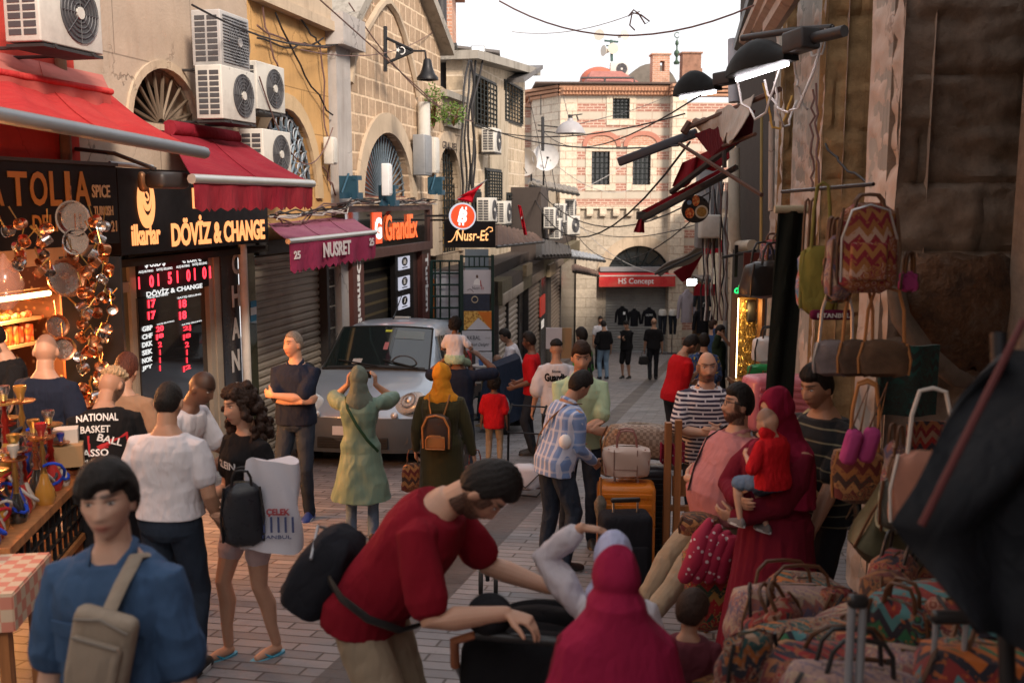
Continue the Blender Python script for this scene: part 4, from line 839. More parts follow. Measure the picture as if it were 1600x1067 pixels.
b = MB(); b.prism([(-.07, -.05), (.07, -.06), (.05, .04), (.0, .07), (-.05, .03)], -.019, -.016); b.build('portrait_shirt', whitel, t); b = MB(); b.prism([(.06, -.08), (.085, -.08), (.07, .03), (.055, .03)], -.02, -.016); b.build('portrait_apron', inkr, t)
b = MB(); b.tube([(-.18+.02*k, -.018, -.16+.05*math.sin(k*.7)*.6) for k in range(7)], .004, 4); b.build('flourish', inkm, t)
t = board('dark navy board with a pale ring above crossed lettering', 724, 460, 765, 486, D, mat('navy board', (.02, .03, .055), .6, var=.6, vs=30)); b = MB(); b.tube([(-.03+.055*math.cos(a), -.02, .06+.055*math.sin(a)) for a in [2*PI*k/20 for k in range(21)]], .009, 5); b.build('ring', mat('pale ring', (.5, .42, .3)), t)
ph = NT('baklava print'); v = ph.co(); ph = ph.out(col=ph.ramp(ph.n('TexVoronoi', {'Vector': v, 'Scale': 22}).outputs['Distance'], [(.1, (.16, .07, .01)), (.4, (.55, .28, .05)), (.7, (.7, .45, .12))]), rough=.5)
t = board('orange and gold food picture board with a white triangle', 725, 486, 768, 515, D, ph); b = MB(); b.prism([(.21, .16), (.25, .16), (.25, -.16), (.2, -.13), (.0, .16)], -.019, -.016); b.build('orange_corner', mat('orange print', (.62, .17, .02), .5), t)
b = MB(); b.prism([(-.2, -.17), (.245, -.165), (.01, .05)], -.024, -.0195); b.build('triangle', bpap, t)
t = board('white board with serif and script lettering for sweets', 722, 517, 768, 548, D, bpap); btext(t, 'AKBAL', -.06, .06, .26, .075, inkm); btext(t, '1922', .2, .055, .09, .03, mat('grey ink', (.2, .2, .22))); btext(t, 'Turkish Delight', .02, -.075, .40, .075, inkm, shear=.35)
t = board('white menu board below the sweets board', 743, 550, 769, 581, D, bpap); btext(t, '· · · ·', 0, .03, .2, .02, mat('orange print', (.62, .17, .02), .5))
board('lowest small cream board under the menu board', 742, 586, 765, 599, D, mat('cream board', (.45, .40, .36), .6))
t = thing('pedestal_table', 'slim brass pedestal table with glasses before the menu board', 'table', G(754, 17.6)); b = MB(); b.lathe([(.0, 0), (.13, 0), (.13, .02), (.02, .05), (.02, 1.05), (.02, 1.06)], 16); b.build('stem', mat('dull brass', (.30, .22, .13), .4, .8), t); b = MB(); b.lathe([(.0, 1.06), (.17, 1.06), (.18, 1.09), (.0, 1.09)], 20); b.build('tabletop', mat('marble top', (.5, .46, .42), .3), t)
for k, (dx, c) in enumerate(((-.02, (.05, .15, .4)), (.08, (.5, .5, .52)))): o = MB().lathe([(.0, 0), (.04, 0), (.05, .1), (.0, .1)], 10).build('cup', mat('cup %d' % k, c, .3)); o.location = t.location+Vector((dx, 0, 1.092)); tag(o, ('blue cup standing on the brass pedestal table', 'clear cup standing on the brass pedestal table')[k], 'cup')
D = 19.0; a, c = P(695, 387, D), P(774, 346, D)
t = thing('shop_sign', 'black projecting sign with glowing script lettering', 'sign', (a+c)/2); b = MB(); b.box((0, .1, 0), (c.x-a.x, .2, 41/F*D)); b.box((-.6, .1, .35), (.5, .06, .04)); b.build('box', signblk, t)
neon = emat('warm neon', (1, .46, .17), 1.1)
text('Nusr-Et', t.matrix_basis @ Matrix.Translation((.04, 0, -.02)) @ Matrix.Rotation(PI/2, 4, 'X'), .1, neon, t, width=.62, height=.2, shear=.15, bold=.012)
b = MB(); b.tube([(-.42, -.01, -.14), (-.36, -.01, -.13), (-.3, -.01, -.05), (-.26, -.01, .06), (-.2, -.01, .1)], .008, 4); b.tube([(.3, -.01, .08), (.36, -.01, .14), (.42, -.01, .13), (.43, -.01, .07), (.38, -.01, .05)], .008, 4); b.build('flourish', neon, t)
p = P(723, 338, 18.6); t = thing('round_sign', 'round orange coin symbol sign above the black script sign', 'sign', p, R(8)); cyl = lambda r_, y0, y1: MB().prism([(r_*math.cos(a), r_*math.sin(a)) for a in [2*PI*k/40 for k in range(40)]], y0, y1)
cyl(.25, 0, .12).build('rim', emat('lit white rim', (.9, .9, 1), .5), t); cyl(.222, -.008, -.001).build('disc', emat('lit orange disc', (1, .085, .012), .62), t)
text('B', t.matrix_basis @ Matrix.Translation((.005, -.009, 0)) @ Matrix.Rotation(PI/2, 4, 'X') @ Matrix.Rotation(R(-13), 4, 'Z'), .1, emat('lit white logo', (1, 1, 1), 1.3), t, width=.16, height=.24, bold=.05)
b = MB()
for sx in (-.035, .035):
 for sz in (-1, 1): b.box((sx+.028*sz, -.013, sz*.145), (.026, .008, .05), rot=R(0))
b.build('symbol_bar', emat('lit white logo', (1, 1, 1), 1.3), t)
p = P(723, 338, 18.9); b = MB(); b.tube([P(672, 344, 20.5), P(700, 344, 19.2), P(770, 350, 19)], .02, 6); tag(b.build('iron_rod', BLACK), 'thin black rod holding the projecting signs', 'bracket')
def flag(label, pts, D, mt):
 t = thing('flag', label, 'flag', P(*pts[0], D)); o0 = t.location; n = len(pts)//2; b = MB()
 top = pts[:n]; bot = pts[n:][::-1]
 def fn(s, q):
  i = min(int(s*(n-1)), n-2); f = s*(n-1)-i; A = [top[i][k]+(top[i+1][k]-top[i][k])*f for k in (0, 1)]; B = [bot[i][k]+(bot[i+1][k]-bot[i][k])*f for k in (0, 1)]
  return P(A[0]+(B[0]-A[0])*q, A[1]+(B[1]-A[1])*q, D+.05*math.sin(q*9+s*6)+.03*math.sin(s*15))-o0
 b.sheet(fn, 16, 10, .006); b.build('cloth', mt, t); return t
fred = fabric('flag red', (.55, .01, .025), st=.1)
t = flag('red flag drooping from a short pole above the round orange coin sign', [(757, 285), (738, 296), (715, 309), (715, 313), (738, 317), (741, 302)], 18.9, fred)
b = MB(); b.tube([P(761, 281, 18.9)-t.location, P(712, 313, 18.9)-t.location], .012, 5); b.build('pole', GREYP, t)
t = flag('narrow red flag hanging slack right of the black script sign', [(809, 320), (814, 345), (819, 368), (824, 367), (819, 345), (814, 322)], 22, fred)
b = MB(); p = P(815, 340, 21.95)-t.location; b.box(p, (.02, .01, .05)); b.build('crescent_mark', whitel, t)
# ================================================================ low shop row beyond
S = Frame((-.45, 21), (3.0, 45))
def ST(n, l, c): return thing(n, l, c, mat=S.m.copy())
dkw = mat('dark shopfront', (.035, .03, .028), .6, dirt=.5); dkb = mat('dark brown block', (.055, .042, .038), .7)
def spane(x0, y0, x1, y1, out, th, nm, mt, parent): return pane(S, x0, y0, x1, y1, out, th, nm, mt, parent)
us = lambda px, o=0: S.hit(px, 450, o)[0]
zS = .35
segs = [(774, 788, shw, 'first closed shop of the low row, shutter seen edge on'), (790, 806, shw, 'closed shop with pale slatted shutter behind the waiter'), (808, 820, dkw, 'dark shopfront pier between pale and brown shutters'), (822, 840, shd, 'closed shop with brown slatted shutter, third of the low row'), (842, 856, dkw, 'narrow shop with a red panel and posted paper'), (858, 872, shd, 'closed shop beside the electric box near street end'), (874, 905, dkw, 'last dark shop of the low row before the corner')]
for k, (x0, x1, m_, lb) in enumerate(segs):
 t = ST('low_shop', lb, 'shop'); a, c = us(x0), us(x1+2)-.003
 lbox('wall', dkb, t, (a, .25, -6), (c, 3, zS+.25))
 lbox('post', dkw, t, (a, -.06, -6), (a+.12, .25, zS))
 if m_ is dkw: lbox('front', mat('dark glass front', (.02, .02, .022), .2), t, (a+.12, .05, -6), (c, .1, zS-.6));
 else: shutter(t, a+.12, c, -6, zS-.55, .02, m_, .13, .035)
 lbox('fascia', dkb if k % 2 else mat('olive fascia', (.10, .085, .05), .6, var=.5, vs=6, dirt=.6), t, (a, -.15, zS-.53), (c, .2, zS))
 if k == 4: spane(845, 462, 852, 492, .08, .04, 'red_panel', mat('red door panel', (.35, .03, .02)), t); spane(846, 500, 850, 512, .1, .01, 'paper', whitel, t)
 if k in (3, 5): spane(x0+1, 412, x0+10, 430, .25, .1, 'sign_panel', mat('faded sign', (.18, .14, .09), .5, var=.6, vs=12), t)
def roofp(label, pts, mt, th=.05, name='canopy_roof'):
 P0 = [P(*q) for q in pts]; t = thing(name, label, 'canopy', P0[0]); b = MB(); n = (P0[1]-P0[0]).cross(P0[2]-P0[0]).normalized()
 q = [p-P0[0] for p in P0];
 def fn(s, r_): p = (q[0].lerp(q[1], s)).lerp(q[3].lerp(q[2], s), r_); return p+n*(.02*math.sin(s*60))
 b.sheet(fn, 60, 3, th); b.build('sheet', mt, t)
 b = MB(); b.tube([q[3], q[2]], .035, 5); b.build('edge', DKMET, t); return t
rust = mat('rusty roof sheet', (.14, .085, .065), .85, .1, var=.5, vs=3, dirt=.6); tin = mat('pale tin sheet', (.36, .39, .43), .5, .4, var=.3, dirt=.4)
roofp('rust brown corrugated roof over the first low shops', [(776, 352, 22.5), (836, 366, 27), (850, 378, 25.6), (776, 386, 20.6)], rust)
roofp('dark flat canopy in the middle of the low shop row', [(842, 376, 27.5), (890, 388, 33), (892, 400, 31.5), (842, 402, 26)], mat('dark canopy', (.055, .05, .048), .7, dirt=.4), .16)
roofp('pale blue tin canopy sheet near the end of the row', [(890, 392, 33), (940, 402, 36), (946, 408, 35), (893, 402, 32)], tin, .1)
roofp('lowest dark tin canopy by the street name plate', [(895, 414, 36), (935, 426, 38), (936, 431, 37), (896, 424, 35)], rust, .1)
roofp('ragged corrugated roof below the satellite dishes', [(826, 281, 32), (902, 296, 36), (905, 304, 34), (828, 290, 30)], mat('old tin', (.25, .22, .19), .8, .2, var=.6, vs=5, dirt=.6), .12)
t = ST('back_house', 'pale rendered house wall behind the clustered air conditioners', 'building'); a, z1 = S.hit(830, 296, -1.2); c, _ = S.hit(903, 300, -1.2)
b = MB(); b.b2((a-1, 1.2, -6), (c, 3, z1)); b.build('wall', plaster('dirty pale wall', (.46, .40, .32), (.1, .08, .06), .7, .8), t)
a, za = S.hit(829, 400, -.2); c, zc = S.hit(842, 294, -.2); lbox('brown_panel', dkb, t, (a, -.1, za-.4), (c, 1.19, zc))
for x0, y0, x1, y1 in ((845, 318, 851, 345), (867, 318, 875, 345)): pane(S, x0, y0, x1, y1, -1.12, .07, 'window', ironblk, t)
t = thing('corner_pier', 'pale stone corner pier where the low row meets the end building', 'pillar', G(915, 44.2)); b = MB(); b.box((0, .5, 2.4), (.9, .9, 6.0)); b.build('shaft', lime, t)
lst = [(869, 340, 29.5, 'air conditioner with grid vents, leftmost of the far cluster'), (884, 333, 32, 'air conditioner at the back of the far cluster'), (877, 357, 30, 'air conditioner hanging lowest in the far cluster'), (899, 325, 35, 'air conditioner highest on the right of far cluster'), (897, 352, 33, 'dark backed air conditioner, rightmost of the far cluster')]
A6 = None
for px, py, D, lb in lst:
 if A6 is None:
  A6 = copy_tree(A0); A6['label'] = lb
  t = A6
 else: t = copy_tree(A0); t['label'] = lb
 t.matrix_basis = Matrix.Translation(P(px, py, D)) @ Matrix.Rotation(S.rz-R(0 if D != 33 else 25), 4, 'Z')
for px, py, r_, lb, rz in ((851, 246, .42, 'round white satellite dish facing the street on a mast', 10), (826, 254, .42, 'satellite dish half hidden by the stone house corner', -35)):
 D = 31; t = thing('satellite_dish', lb, 'satellite dish', P(px, py, D), R(rz)); b = MB()
 prof = [(r_*k/8, .16*(k/8)**2) for k in range(9)]
 b.loft([[(max(q, .005)*math.cos(a), -z+.02*0, max(q, .005)*math.sin(a)) for a in [2*PI*i/28 for i in range(28)]] for q, z in prof]+[[(max(q, .005)*math.cos(a), -z+.012, max(q, .005)*math.sin(a)) for a in [2*PI*i/28 for i in range(28)]] for q, z in prof[::-1]], caps=False); b.build('dish', mat('dish white', (.6, .6, .62), .5, dirt=.3), t)
 b = MB(); b.tube([(0, 0, -r_), (0, -.42, -.05)], .012, 5); b.box((0, -.44, -.03), (.06, .1, .06)); b.tube([(0, .03, 0), (0, .15, -.1), (0, .15, -1.3)], .03, 6); b.build('mount', BLACK, t)
t = thing('roof_mast', 'thin dark roof mast with short arms by the dishes', 'mast', P(848, 230, 30.5)); o0 = t.location; b = MB(); b.tube([P(848, 236, 30.5)-o0, P(848, 183, 30.5)-o0], .05, 6); b.tube([P(845, 180, 30.5)-o0, P(845, 148, 30.5)-o0], .015, 5)
for y in (196, 205): b.tube([P(840, y, 30.5)-o0, P(872, y+3, 30.5)-o0], .02, 5)
b.build('mast', BLACK, t)
p = P(891, 208, 25); t = thing('hanging_lamp', 'wide grey enamel street lamp hanging on cables over the street', 'street lamp', p); b = MB(); b.lathe([(.06, .36), (.08, .3), (.2, .25), (.31, .14), (.385, .0), (.385, -.015), (.36, -.01), (.28, .1), (.15, .2), (.03, .24)], 28); b.build('lamp_shade', mat('grey enamel', (.36, .35, .37), .4, dirt=.2), t)
b = MB(); b.tube([(0, 0, .33), (0, 0, .45)], .05, 8); b.tube([(-.05, 0, .42), (.3, 0, .46)], .015, 5); b.tube([(.15, 0, .44), (.2, 0, .3)], .02, 5); b.build('hook', DKMET, t)
t = thing('loudspeakers', 'four white horn loudspeakers on a roof mast', 'loudspeaker', P(954, 92, 49)); o0 = t.location; b = MB(); q = lambda x, y: P(x, y, 49)-o0
b.tube([q(956, 96), q(955, 63)], .07, 6); b.tube([q(944, 64), q(966, 66)], .05, 6); b.tube([q(947, 72), q(962, 72)], .04, 5); b.build('mast', mat('green mast', (.05, .10, .09)), t)
for x, y, d in ((938, 56, (-.5, -1, .1)), (973, 56, (.6, -1, .1)), (957, 77, (.1, -1, 0)), (947, 80, (-1, -.5, 0))):
 c = q(x, y); d = Vector(d).normalized(); b = MB(); b.tube([c-d*.35, c-d*.15, c, c+d*.1, c+d*.16, c+d*.162, c], [.05, .07, .13, .21, .27, .24, .1], 16); b.build('horn', mat('horn cream', (.55, .52, .45), .5), t)
t = copy_tree(A0); t['label'] = 'white air conditioner on the red roof below the loudspeakers'; t.matrix_basis = Matrix.Translation(P(968, 108, 49)) @ Matrix.Scale(1.1, 4)
b = MB(); pts = [(908, 131), (908, 122), (990, 122), (992, 131)]; b.tube([P(x, y, 46.6) for x, y in pts], .05, 6); b.tube([P(945, 122, 46.6), P(945, 131, 46.6)], .05, 6); tag(b.build('roof_rail', DKMET), 'thin dark railing on the red roof edge', 'railing')
# ================================================================ cables
def sagc(a, c, sag, n=14, wig=0):
 r_ = []
 for k in range(n+1):
  s = k/n; p = a.lerp(c, s); p.z -= sag*4*s*(1-s); p += Vector((rnd.uniform(-1, 1), rnd.uniform(-1, 1), rnd.uniform(-1, 1)))*wig*(0 < k < n); r_.append(p)
 return r_
def cable(label, pts, r_, mt, group=None): b = MB(); b.tube(pts, r_, 5); return tag(b.build('cable', mt), label, 'cable', group)
cb = [
 ('cable crossing from the floodlight house to the tube lamps, upper', (738, 196, 24), (1070, 178, 14), .3, .012, CABLE), ('black cable passing just under the enamel lamp', (735, 188, 24), (1060, 228, 12), .25, .012, CABLE),
 ('black sagging cable in front of the striped building windows', (830, 300, 30), (1078, 222, 13), 1.3, .016, CABLE), ('long cable dipping from dishes to kebab sign', (832, 286, 30), (1110, 300, 16), .9, .014, CABLE),
 ('cable along the sky top with a knotted tangle', (780, 2, 12), (1180, 8, 10), .35, .01, CABLEB), ('thin cable crossing the sky below the knotted one', (800, 50, 15), (1000, 18, 13), .12, .006, CABLEW),
 ('slack wire across the lower stone wall, highest', (905, 372, 34), (1096, 330, 17), .8, .012, CABLE), ('slack wire across the lower stone wall, middle', (900, 352, 33), (1085, 352, 18), .3, .010, CABLE),
 ('slack wire touching the end arch', (905, 350, 34), (1080, 430, 24), .5, .009, CABLEW), ('wire from the gable eave to the gateway flag', (545, 5, 16), (738, 190, 23), .4, .012, CABLEB),
 ('thin wire crossing the gable pediment, rising right', (470, 78, 13), (690, 40, 22), .3, .008, CABLEB), ('wire from cream wall to ochre cornice', (300, 8, 10), (560, 60, 17), .25, .012, CABLE),
 ('diagonal wire over the gable blocks', (500, 0, 14), (690, 170, 21), .0, .012, CABLEB), ('cable looping beside the ochre arch', (405, 120, 12.5), (520, 200, 15.5), .8, .010, CABLEB),
 ('cable from tube lamp to left roof mast', (848, 205, 30), (1096, 148, 10), .5, .01, CABLE), ('wire from the dish to the end window', (860, 250, 31), (1000, 290, 44), .6, .012, CABLEW),
 ('wire in front of the left end window, rising', (900, 300, 36), (1010, 235, 40), .1, .01, CABLEW), ('far wire from the corner to the saw tooth cornice', (880, 150, 44), (895, 212, 25), .0, .012, CABLE), ('second strand holding the enamel lamp', (893, 196, 25), (1045, 150, 40), .1, .01, CABLE),
 ('wire between dishes and the shop row roofs', (860, 250, 31), (890, 390, 32), .2, .012, CABLE), ('drooping wire by the brown panel', (826, 150, 30), (860, 330, 30), -.2, .01, CABLE)]
for lb, a, c, sg_, r_, m_ in cb: cable(lb, sagc(P(*a), P(*c), sg_), r_, m_)
b = MB(); b.tube([P(982, 26, 11), P(990, 16, 11), P(998, 22, 11), P(1008, 38, 11), P(1015, 34, 11), P(1002, 24, 11), P(988, 20, 11), P(984, 40, 11), P(992, 48, 11)], .009, 5); tag(b.build('cable_knot', CABLEB), 'frayed knot in the high sky cable', 'cable')
for k in range(9):
 pts = []
 y0 = rnd.uniform(-4, 4)
 for i in range(15):
  x = 425+i*18; py = 338-i*1.6+y0+rnd.uniform(-4, 4)+ (12*math.sin(i*.9+k) if k % 3 == 0 else 0)
  if x > 545: py = 315+y0*.6+rnd.uniform(-3, 4)
  u, z = L.hit(x, py, .3); pts.append(L.w(u, -.3+rnd.uniform(-.1, .1), z))
 cable('%s wire tangled along the ledge above the orange lettered sign' % ('brown', 'grey', 'black')[k % 3], pts, .012, (CABLEB, CABLEW, CABLE)[k % 3], 'tangled wires on the ledge')
for k, (x0, x1) in enumerate(((733, 722), (737, 726), (741, 729), (730, 735), (745, 731))):
 pts = []
 for i in range(12): py = 95+i*24; u, z = L.hit(x0+(x1-x0)*min(1, i/3)-(2*math.sin(i*1.3+k)), py, .25); pts.append(L.w(u, -.25-.03*k, z))
 cable('one of the black cables bundled down the stone house corner', pts, .028, CABLE, 'black cables down the stone house corner')
for k, (x0, y0, x1, y1) in enumerate(((402, 40, 518, 72), (402, 60, 505, 60), (410, 10, 440, 120), (460, 5, 510, 75), (500, 75, 517, 290), (430, 20, 520, 180), (505, 260, 545, 320))):
 (u0, z0), (u1, z1) = L.hit(x0, y0, .08), L.hit(x1, y1, .08); cable(('old cable running level below the ochre cornice', 'second level cable below the ochre cornice', 'short cable dropping past the ochre cornice', 'cable slanting from the cornice to the pillar', 'black cable down the ochre wall edge', 'long slanting cable over the ochre wall', 'cable curling to the blue bracket')[k], sagc(L.w(u0, -.08, z0), L.w(u1, -.08, z1), .12, 10, .03), .014, (CABLEB, CABLE)[k % 2])
# ================================================================ right side
Rf = Frame((8.45, 45), (4.3, 20)); Rm = Frame((4.3, 20), (3.75, 14.2))
pier_st = blocks('smoky pier stone', (.21, .17, .14), (.28, .23, .195), (.22, .18, .15), 1.05, 9, .001, .42, stain=(.05, .035, .028), bd=.03, amt=.8)
pier_oc = blocks('lamp warmed ochre stone', (.31, .20, .10), (.38, .26, .14), (.2, .12, .06), .8, 9, .001, .5, stain=(.12, .06, .03), bd=.04, amt=.6)  # ochre stone with warm lamp light put into its tone
jamb = plaster('pale skylit jambs and boards', (.50, .41, .35), (.24, .18, .14), .5, .6)  # on the pier side faces, sky light is put into this pale tone
def pier(label, pts, mfront, z1=7.5):      # pts: plan outline, front face first
 t = thing('stone_pier', label, 'pillar', (pts[0][0], pts[0][1], 0)); o = Vector((pts[0][0], pts[0][1]))
 a, c, d, e = [Vector(p)-o for p in pts]
 def rough(p, q, nm, mt, rh, bw, am=1):
  fr = Frame((p.x+o.x, p.y+o.y), (q.x+o.x, q.y+o.y)); W_ = (q-p).length; nu, nv = int(W_/.04), int((z1+2.5)/.04); g = np.array([[W_*i/nu, 0, -2.5+(z1+2.5)*j/nv] for i in range(nu+1) for j in range(nv+1)]); zz = g[:, 2]+.12*np.sin(g[:, 2]*2.3); row = np.floor(zz/rh); fz = zz/rh-row; fx = (g[:, 0]/bw+row*.37) % 1
  dd = am*(-.035*np.exp(-(np.minimum(fz, 1-fz)*rh/.02)**2)-.03*np.exp(-(np.minimum(fx, 1-fx)*bw/.02)**2)+.02*np.sin(row*12.9+np.floor(g[:, 0]/bw+row*.37)*7.7))+.022*npnoise(g, 5, 2, 4)+.014*npnoise(g, 26, 5, 3)
  edge = np.minimum(np.minimum(g[:, 0], W_-g[:, 0]), .10)/.10; g[:, 1] = .0-dd*edge+.01; g[:, 0] += .015*npnoise(g, 9, 8)*(1-edge)
  b = MB(); n_ = len(g); b.add([tuple(q_) for q_ in g]+[(0, .2, -2.5), (W_, .2, -2.5), (W_, .2, z1), (0, .2, z1)], [(i*(nv+1)+j, (i+1)*(nv+1)+j, (i+1)*(nv+1)+j+1, i*(nv+1)+j+1) for i in range(nu) for j in range(nv)]+[(n_, n_+1, n_+2, n_+3)], True); ob = b.build(nm, mt, t); ob.matrix_basis = t.matrix_basis.inverted() @ fr.m
 rough(a, c, 'side_face', jamb, .75, 3, .3); rough(c, d, 'front_face', mfront, .42 if mfront is pier_st else .55, 1.05 if mfront is pier_st else .8)
 b = MB(); b.prism([(a.x+.02, a.y), (c.x+.04, c.y+.26), (d.x, d.y+.26), (d.x, a.y)], -2.5, z1-.01, plane='xy'); b.build('core', conc, t)
 return t
pier('big dark stone pier closing the right edge behind the bags', [(2.58, 7.4), (2.47, 6.5), (5.2, 6.3), (5.2, 7.4)], pier_st)
pier('ochre cracked stone pier with jamb in skylit pale tone, second from the right', [(3.17, 11.5), (2.87, 9.4), (4.4, 9.3), (4.4, 11.5)], pier_oc)
pier('farthest narrow ochre stone pier behind the black banner', [(3.62, 14.1), (3.47, 13), (4.6, 13), (4.6, 14.2)], pier_oc)
t = thing('stone_corbel', 'rounded rough stone corbel bulging from the dark pier', 'corbel', P(1495, 510, 6.35)); t.scale = (.62, .7, .72); b = MB(); rings = []
for i in range(15):
 s = i/14; r_ = .62*math.sin(PI*(.15+.8*s))**.7*(1-.25*s); rings.append([(r_*1.25*math.cos(a)+.12*s, .42*r_*math.sin(a), .62-1.0*s+.03*math.sin(a*5+i)) for a in [2*PI*k/26 for k in range(26)]])
b.loft(rings[::-1]); cs = NT('corbel stone'); v = cs.co(); n1 = cs.noise(v, 3.2, 7, .7); b.build('bulge', cs.out(col=cs.ramp(n1, [(.3, (.025, .016, .012)), (.5, (.12, .06, .03)), (.7, (.17, .125, .095))]), rough=.95, normal=cs.bump(cs.math('ADD', n1, cs.noise(v, 18, 6)), .8, .05)), t)
b = MB(); b.tube([(-.72, -.12, .42), (-.66, -.18, .1), (-.42, -.24, -.2), (-.1, -.24, -.42), (.2, -.22, -.5)], [.09, .1, .1, .085, .05], 12, flat=.8); b.build('curved_rib', mat('grey worn stone', (.15, .115, .09), .95, var=.4, vs=6, bs=20, bd=.03, dirt=.6), t)
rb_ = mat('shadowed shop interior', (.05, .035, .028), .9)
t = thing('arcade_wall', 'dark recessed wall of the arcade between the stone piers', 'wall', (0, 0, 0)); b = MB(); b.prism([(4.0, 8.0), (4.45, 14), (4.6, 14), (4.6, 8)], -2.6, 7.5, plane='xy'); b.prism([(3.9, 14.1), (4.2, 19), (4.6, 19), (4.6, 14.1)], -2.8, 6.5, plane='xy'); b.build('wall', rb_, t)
t = thing('arcade_house', 'narrow old arcade house with cables and meter boxes on its face', 'building', (0, 0, 0)); b = MB(); b.prism([(4.62, 19.2), (4.25, 19.2), (8.45, 45.2), (12, 45.2), (9, 19.2)], -6, 1.9, plane='xy'); b.build('wall', stone2, t)
b = MB(); b.prism([(4.3, 19.5), (8.2, 45), (12, 45), (9, 19.5)], 1.902, 2.3, plane='xy'); b.build('parapet', conc, t)
b = MB(); b.prism([(4.28, 14.3), (4.45, 19.18), (7, 19.18), (7, 14.3)], -3, 6.2, plane='xy'); b.build('upper_wall', conc, t)
t = thing('right_house', 'tall dark house above the arcade at the top right', 'building', (0, 0, 0)); b = MB(); b.prism([(3.15, 8.5), (4.0, 14.3), (8, 14.3), (8, 8.5)], 4.6, 8.2, plane='xy'); b.build('wall', conc, t)
for k, (x0, y0, x1, y1, D0, D1, r_, m_, lb) in enumerate(((1205, -30, 1163, 62, 9, 12, .07, jamb, 'long pale pipe slanting along the right eave, leftmost'), (1225, -30, 1186, 42, 8.5, 11, .09, jamb, 'pale board slanting along the right eave, middle'), (1250, -30, 1204, 44, 8, 10, .09, jamb, 'pale board slanting along the right eave, right'), (1190, -20, 1160, 70, 10, 13, .12, DKMET, 'dark ragged sheet edge under the right eave'))):
 b = MB(); b.tube([P(x0, y0, D0), P(x1, y1, D1)], r_, 6); tag(b.build('eave_board', m_), lb, 'board')
b = MB(); b.tube([P(1146, 62, 15), P(1146, 118, 15), P(1147, 160, 15)], .085, 10); b.tube([P(1149, 110, 15), P(1165, 92, 14.5), P(1185, 84, 14)], .06, 8); tag(b.build('vent_pipe', mat('grey pvc', (.42, .42, .46), .5, dirt=.3)), 'grey plastic vent pipe with side branch at the eave', 'pipe')
b = MB(); b.tube([P(1147, 232, 16), P(1147, 300, 16), P(1148, 370, 16), P(1153, 384, 16), P(1165, 385, 15.7), P(1176, 384, 15.4)], .095, 12); tag(b.build('drain_pipe', mat('beige drainpipe', (.48, .42, .34), .6, dirt=.4)), 'thick beige drainpipe bending right above the neon sign', 'pipe')
for px, y0, y1, D, r_, m_, lb in ((1190, 180, 390, 12, .018, mat('ochre rod', (.35, .26, .1)), 'thin ochre hanging rod at the black banner left'), (1134, 340, 590, 19.5, .05, GREYP, 'grey pole in front of the right shops'), (1206, 190, 330, 12.5, .04, jamb, 'pale pipe against the third pier')):
 b = MB(); b.tube([P(px, y0, D), P(px-1, y1, D)], r_, 8); tag(b.build('pole', m_), lb, 'pole')
b = MB(); b.prism([(0, 0), (.26, 0), (.26, 3.2), (0, 3.2)], 0, .3); o = b.build('stone_post', rough_stone); o.location = G(1138, 20.4); o.location.x -= .05; tag(o, 'rough stone door post between grey pole and gold window', 'pillar')
tube_e = emat('fluorescent', (1, .93, .97), 16)
def tubelamp(label, a, c, e, wd):
 A, C = P(*a), P(*c); m_ = (A+C)/2; d = (C-A); Ln = d.length; t = thing('street_lamp', label, 'street lamp', mat=Matrix.Translation(m_) @ d.to_track_quat('X', 'Z').to_matrix().to_4x4())
 b = MB(); rings = []
 for i in range(9):
  s = i/8; x = (s-.5)*Ln*1.15; r_ = wd*(.45+.55*math.sin(PI*min(1, s*1.1+.05))); rings.append([(x, r_*math.cos(a_), .0+r_*1.5*math.sin(a_)*(1 if math.sin(a_) > 0 else .02)) for a_ in [2*PI*k/18 for k in range(18)]])
 b.loft(rings); b.build('hood', mat('black hood', (.008, .008, .008), .6, spec=.15), t)
 b = MB(); b.tube([(-Ln*.5, 0, -.02), (Ln*.5, 0, -.02)], .02, 8); b.build('tube', tube_e, t)
 b = MB(); b.tube([(Ln*.4, 0, .05), (Ln*.8, .02, .12), (Ln*1.4, .05, .1)], .045, 8); b.box((Ln*.75, 0, .12), (.25, .18, .16), bev=.02); b.build('arm', DKMET, t); return t
tubelamp('near black hooded street lamp with lit tube, right of the other', (1152, 121, 8.4), (1230, 96, 7.8), 0, .17)
tubelamp('far black hooded street lamp with lit tube over the striped building', (1063, 151, 13), (1118, 141, 12.6), 0, .2)
def beam(b, a, c, r_): b.tube([P(*a), P(*c)], r_, 6)
t = thing('folded_awning', 'half folded awning with pale canvas and long dark front bar', 'awning', (0, 0, 0))
b = MB(); A, C = P(966, 254, 12.5), P(1090, 207, 12.2); d = (C-A); q = d.to_track_quat('X', 'Z'); b.box((A+C)/2, (d.length, .09, .11), rot=q, bev=.02); b.build('front_bar', mat('dark slate bar', (.05, .055, .07), .4, .3), t)
b = MB(); g_ = [[P(1080, 193, 12), P(1178, 152, 10)], [P(1092, 208, 11.9), P(1170, 178, 10)], [P(1110, 222, 11.8), P(1150, 205, 10.2)], [P(1126, 224, 11.8), P(1140, 220, 10.4)]]
def canv(s, w_):
 k = w_*3; i = min(int(k), 2); f = k-i; p = g_[i][0].lerp(g_[i+1][0], f).lerp(g_[i][1].lerp(g_[i+1][1], f), s); p.z += .035*math.sin(s*14+w_*5)+.02*math.sin(s*31); return p
b.sheet(canv, 24, 12, .01); b.build('canvas', fabric('dirty white canvas', (.52, .49, .45), fade=(.30, .26, .22)), t)
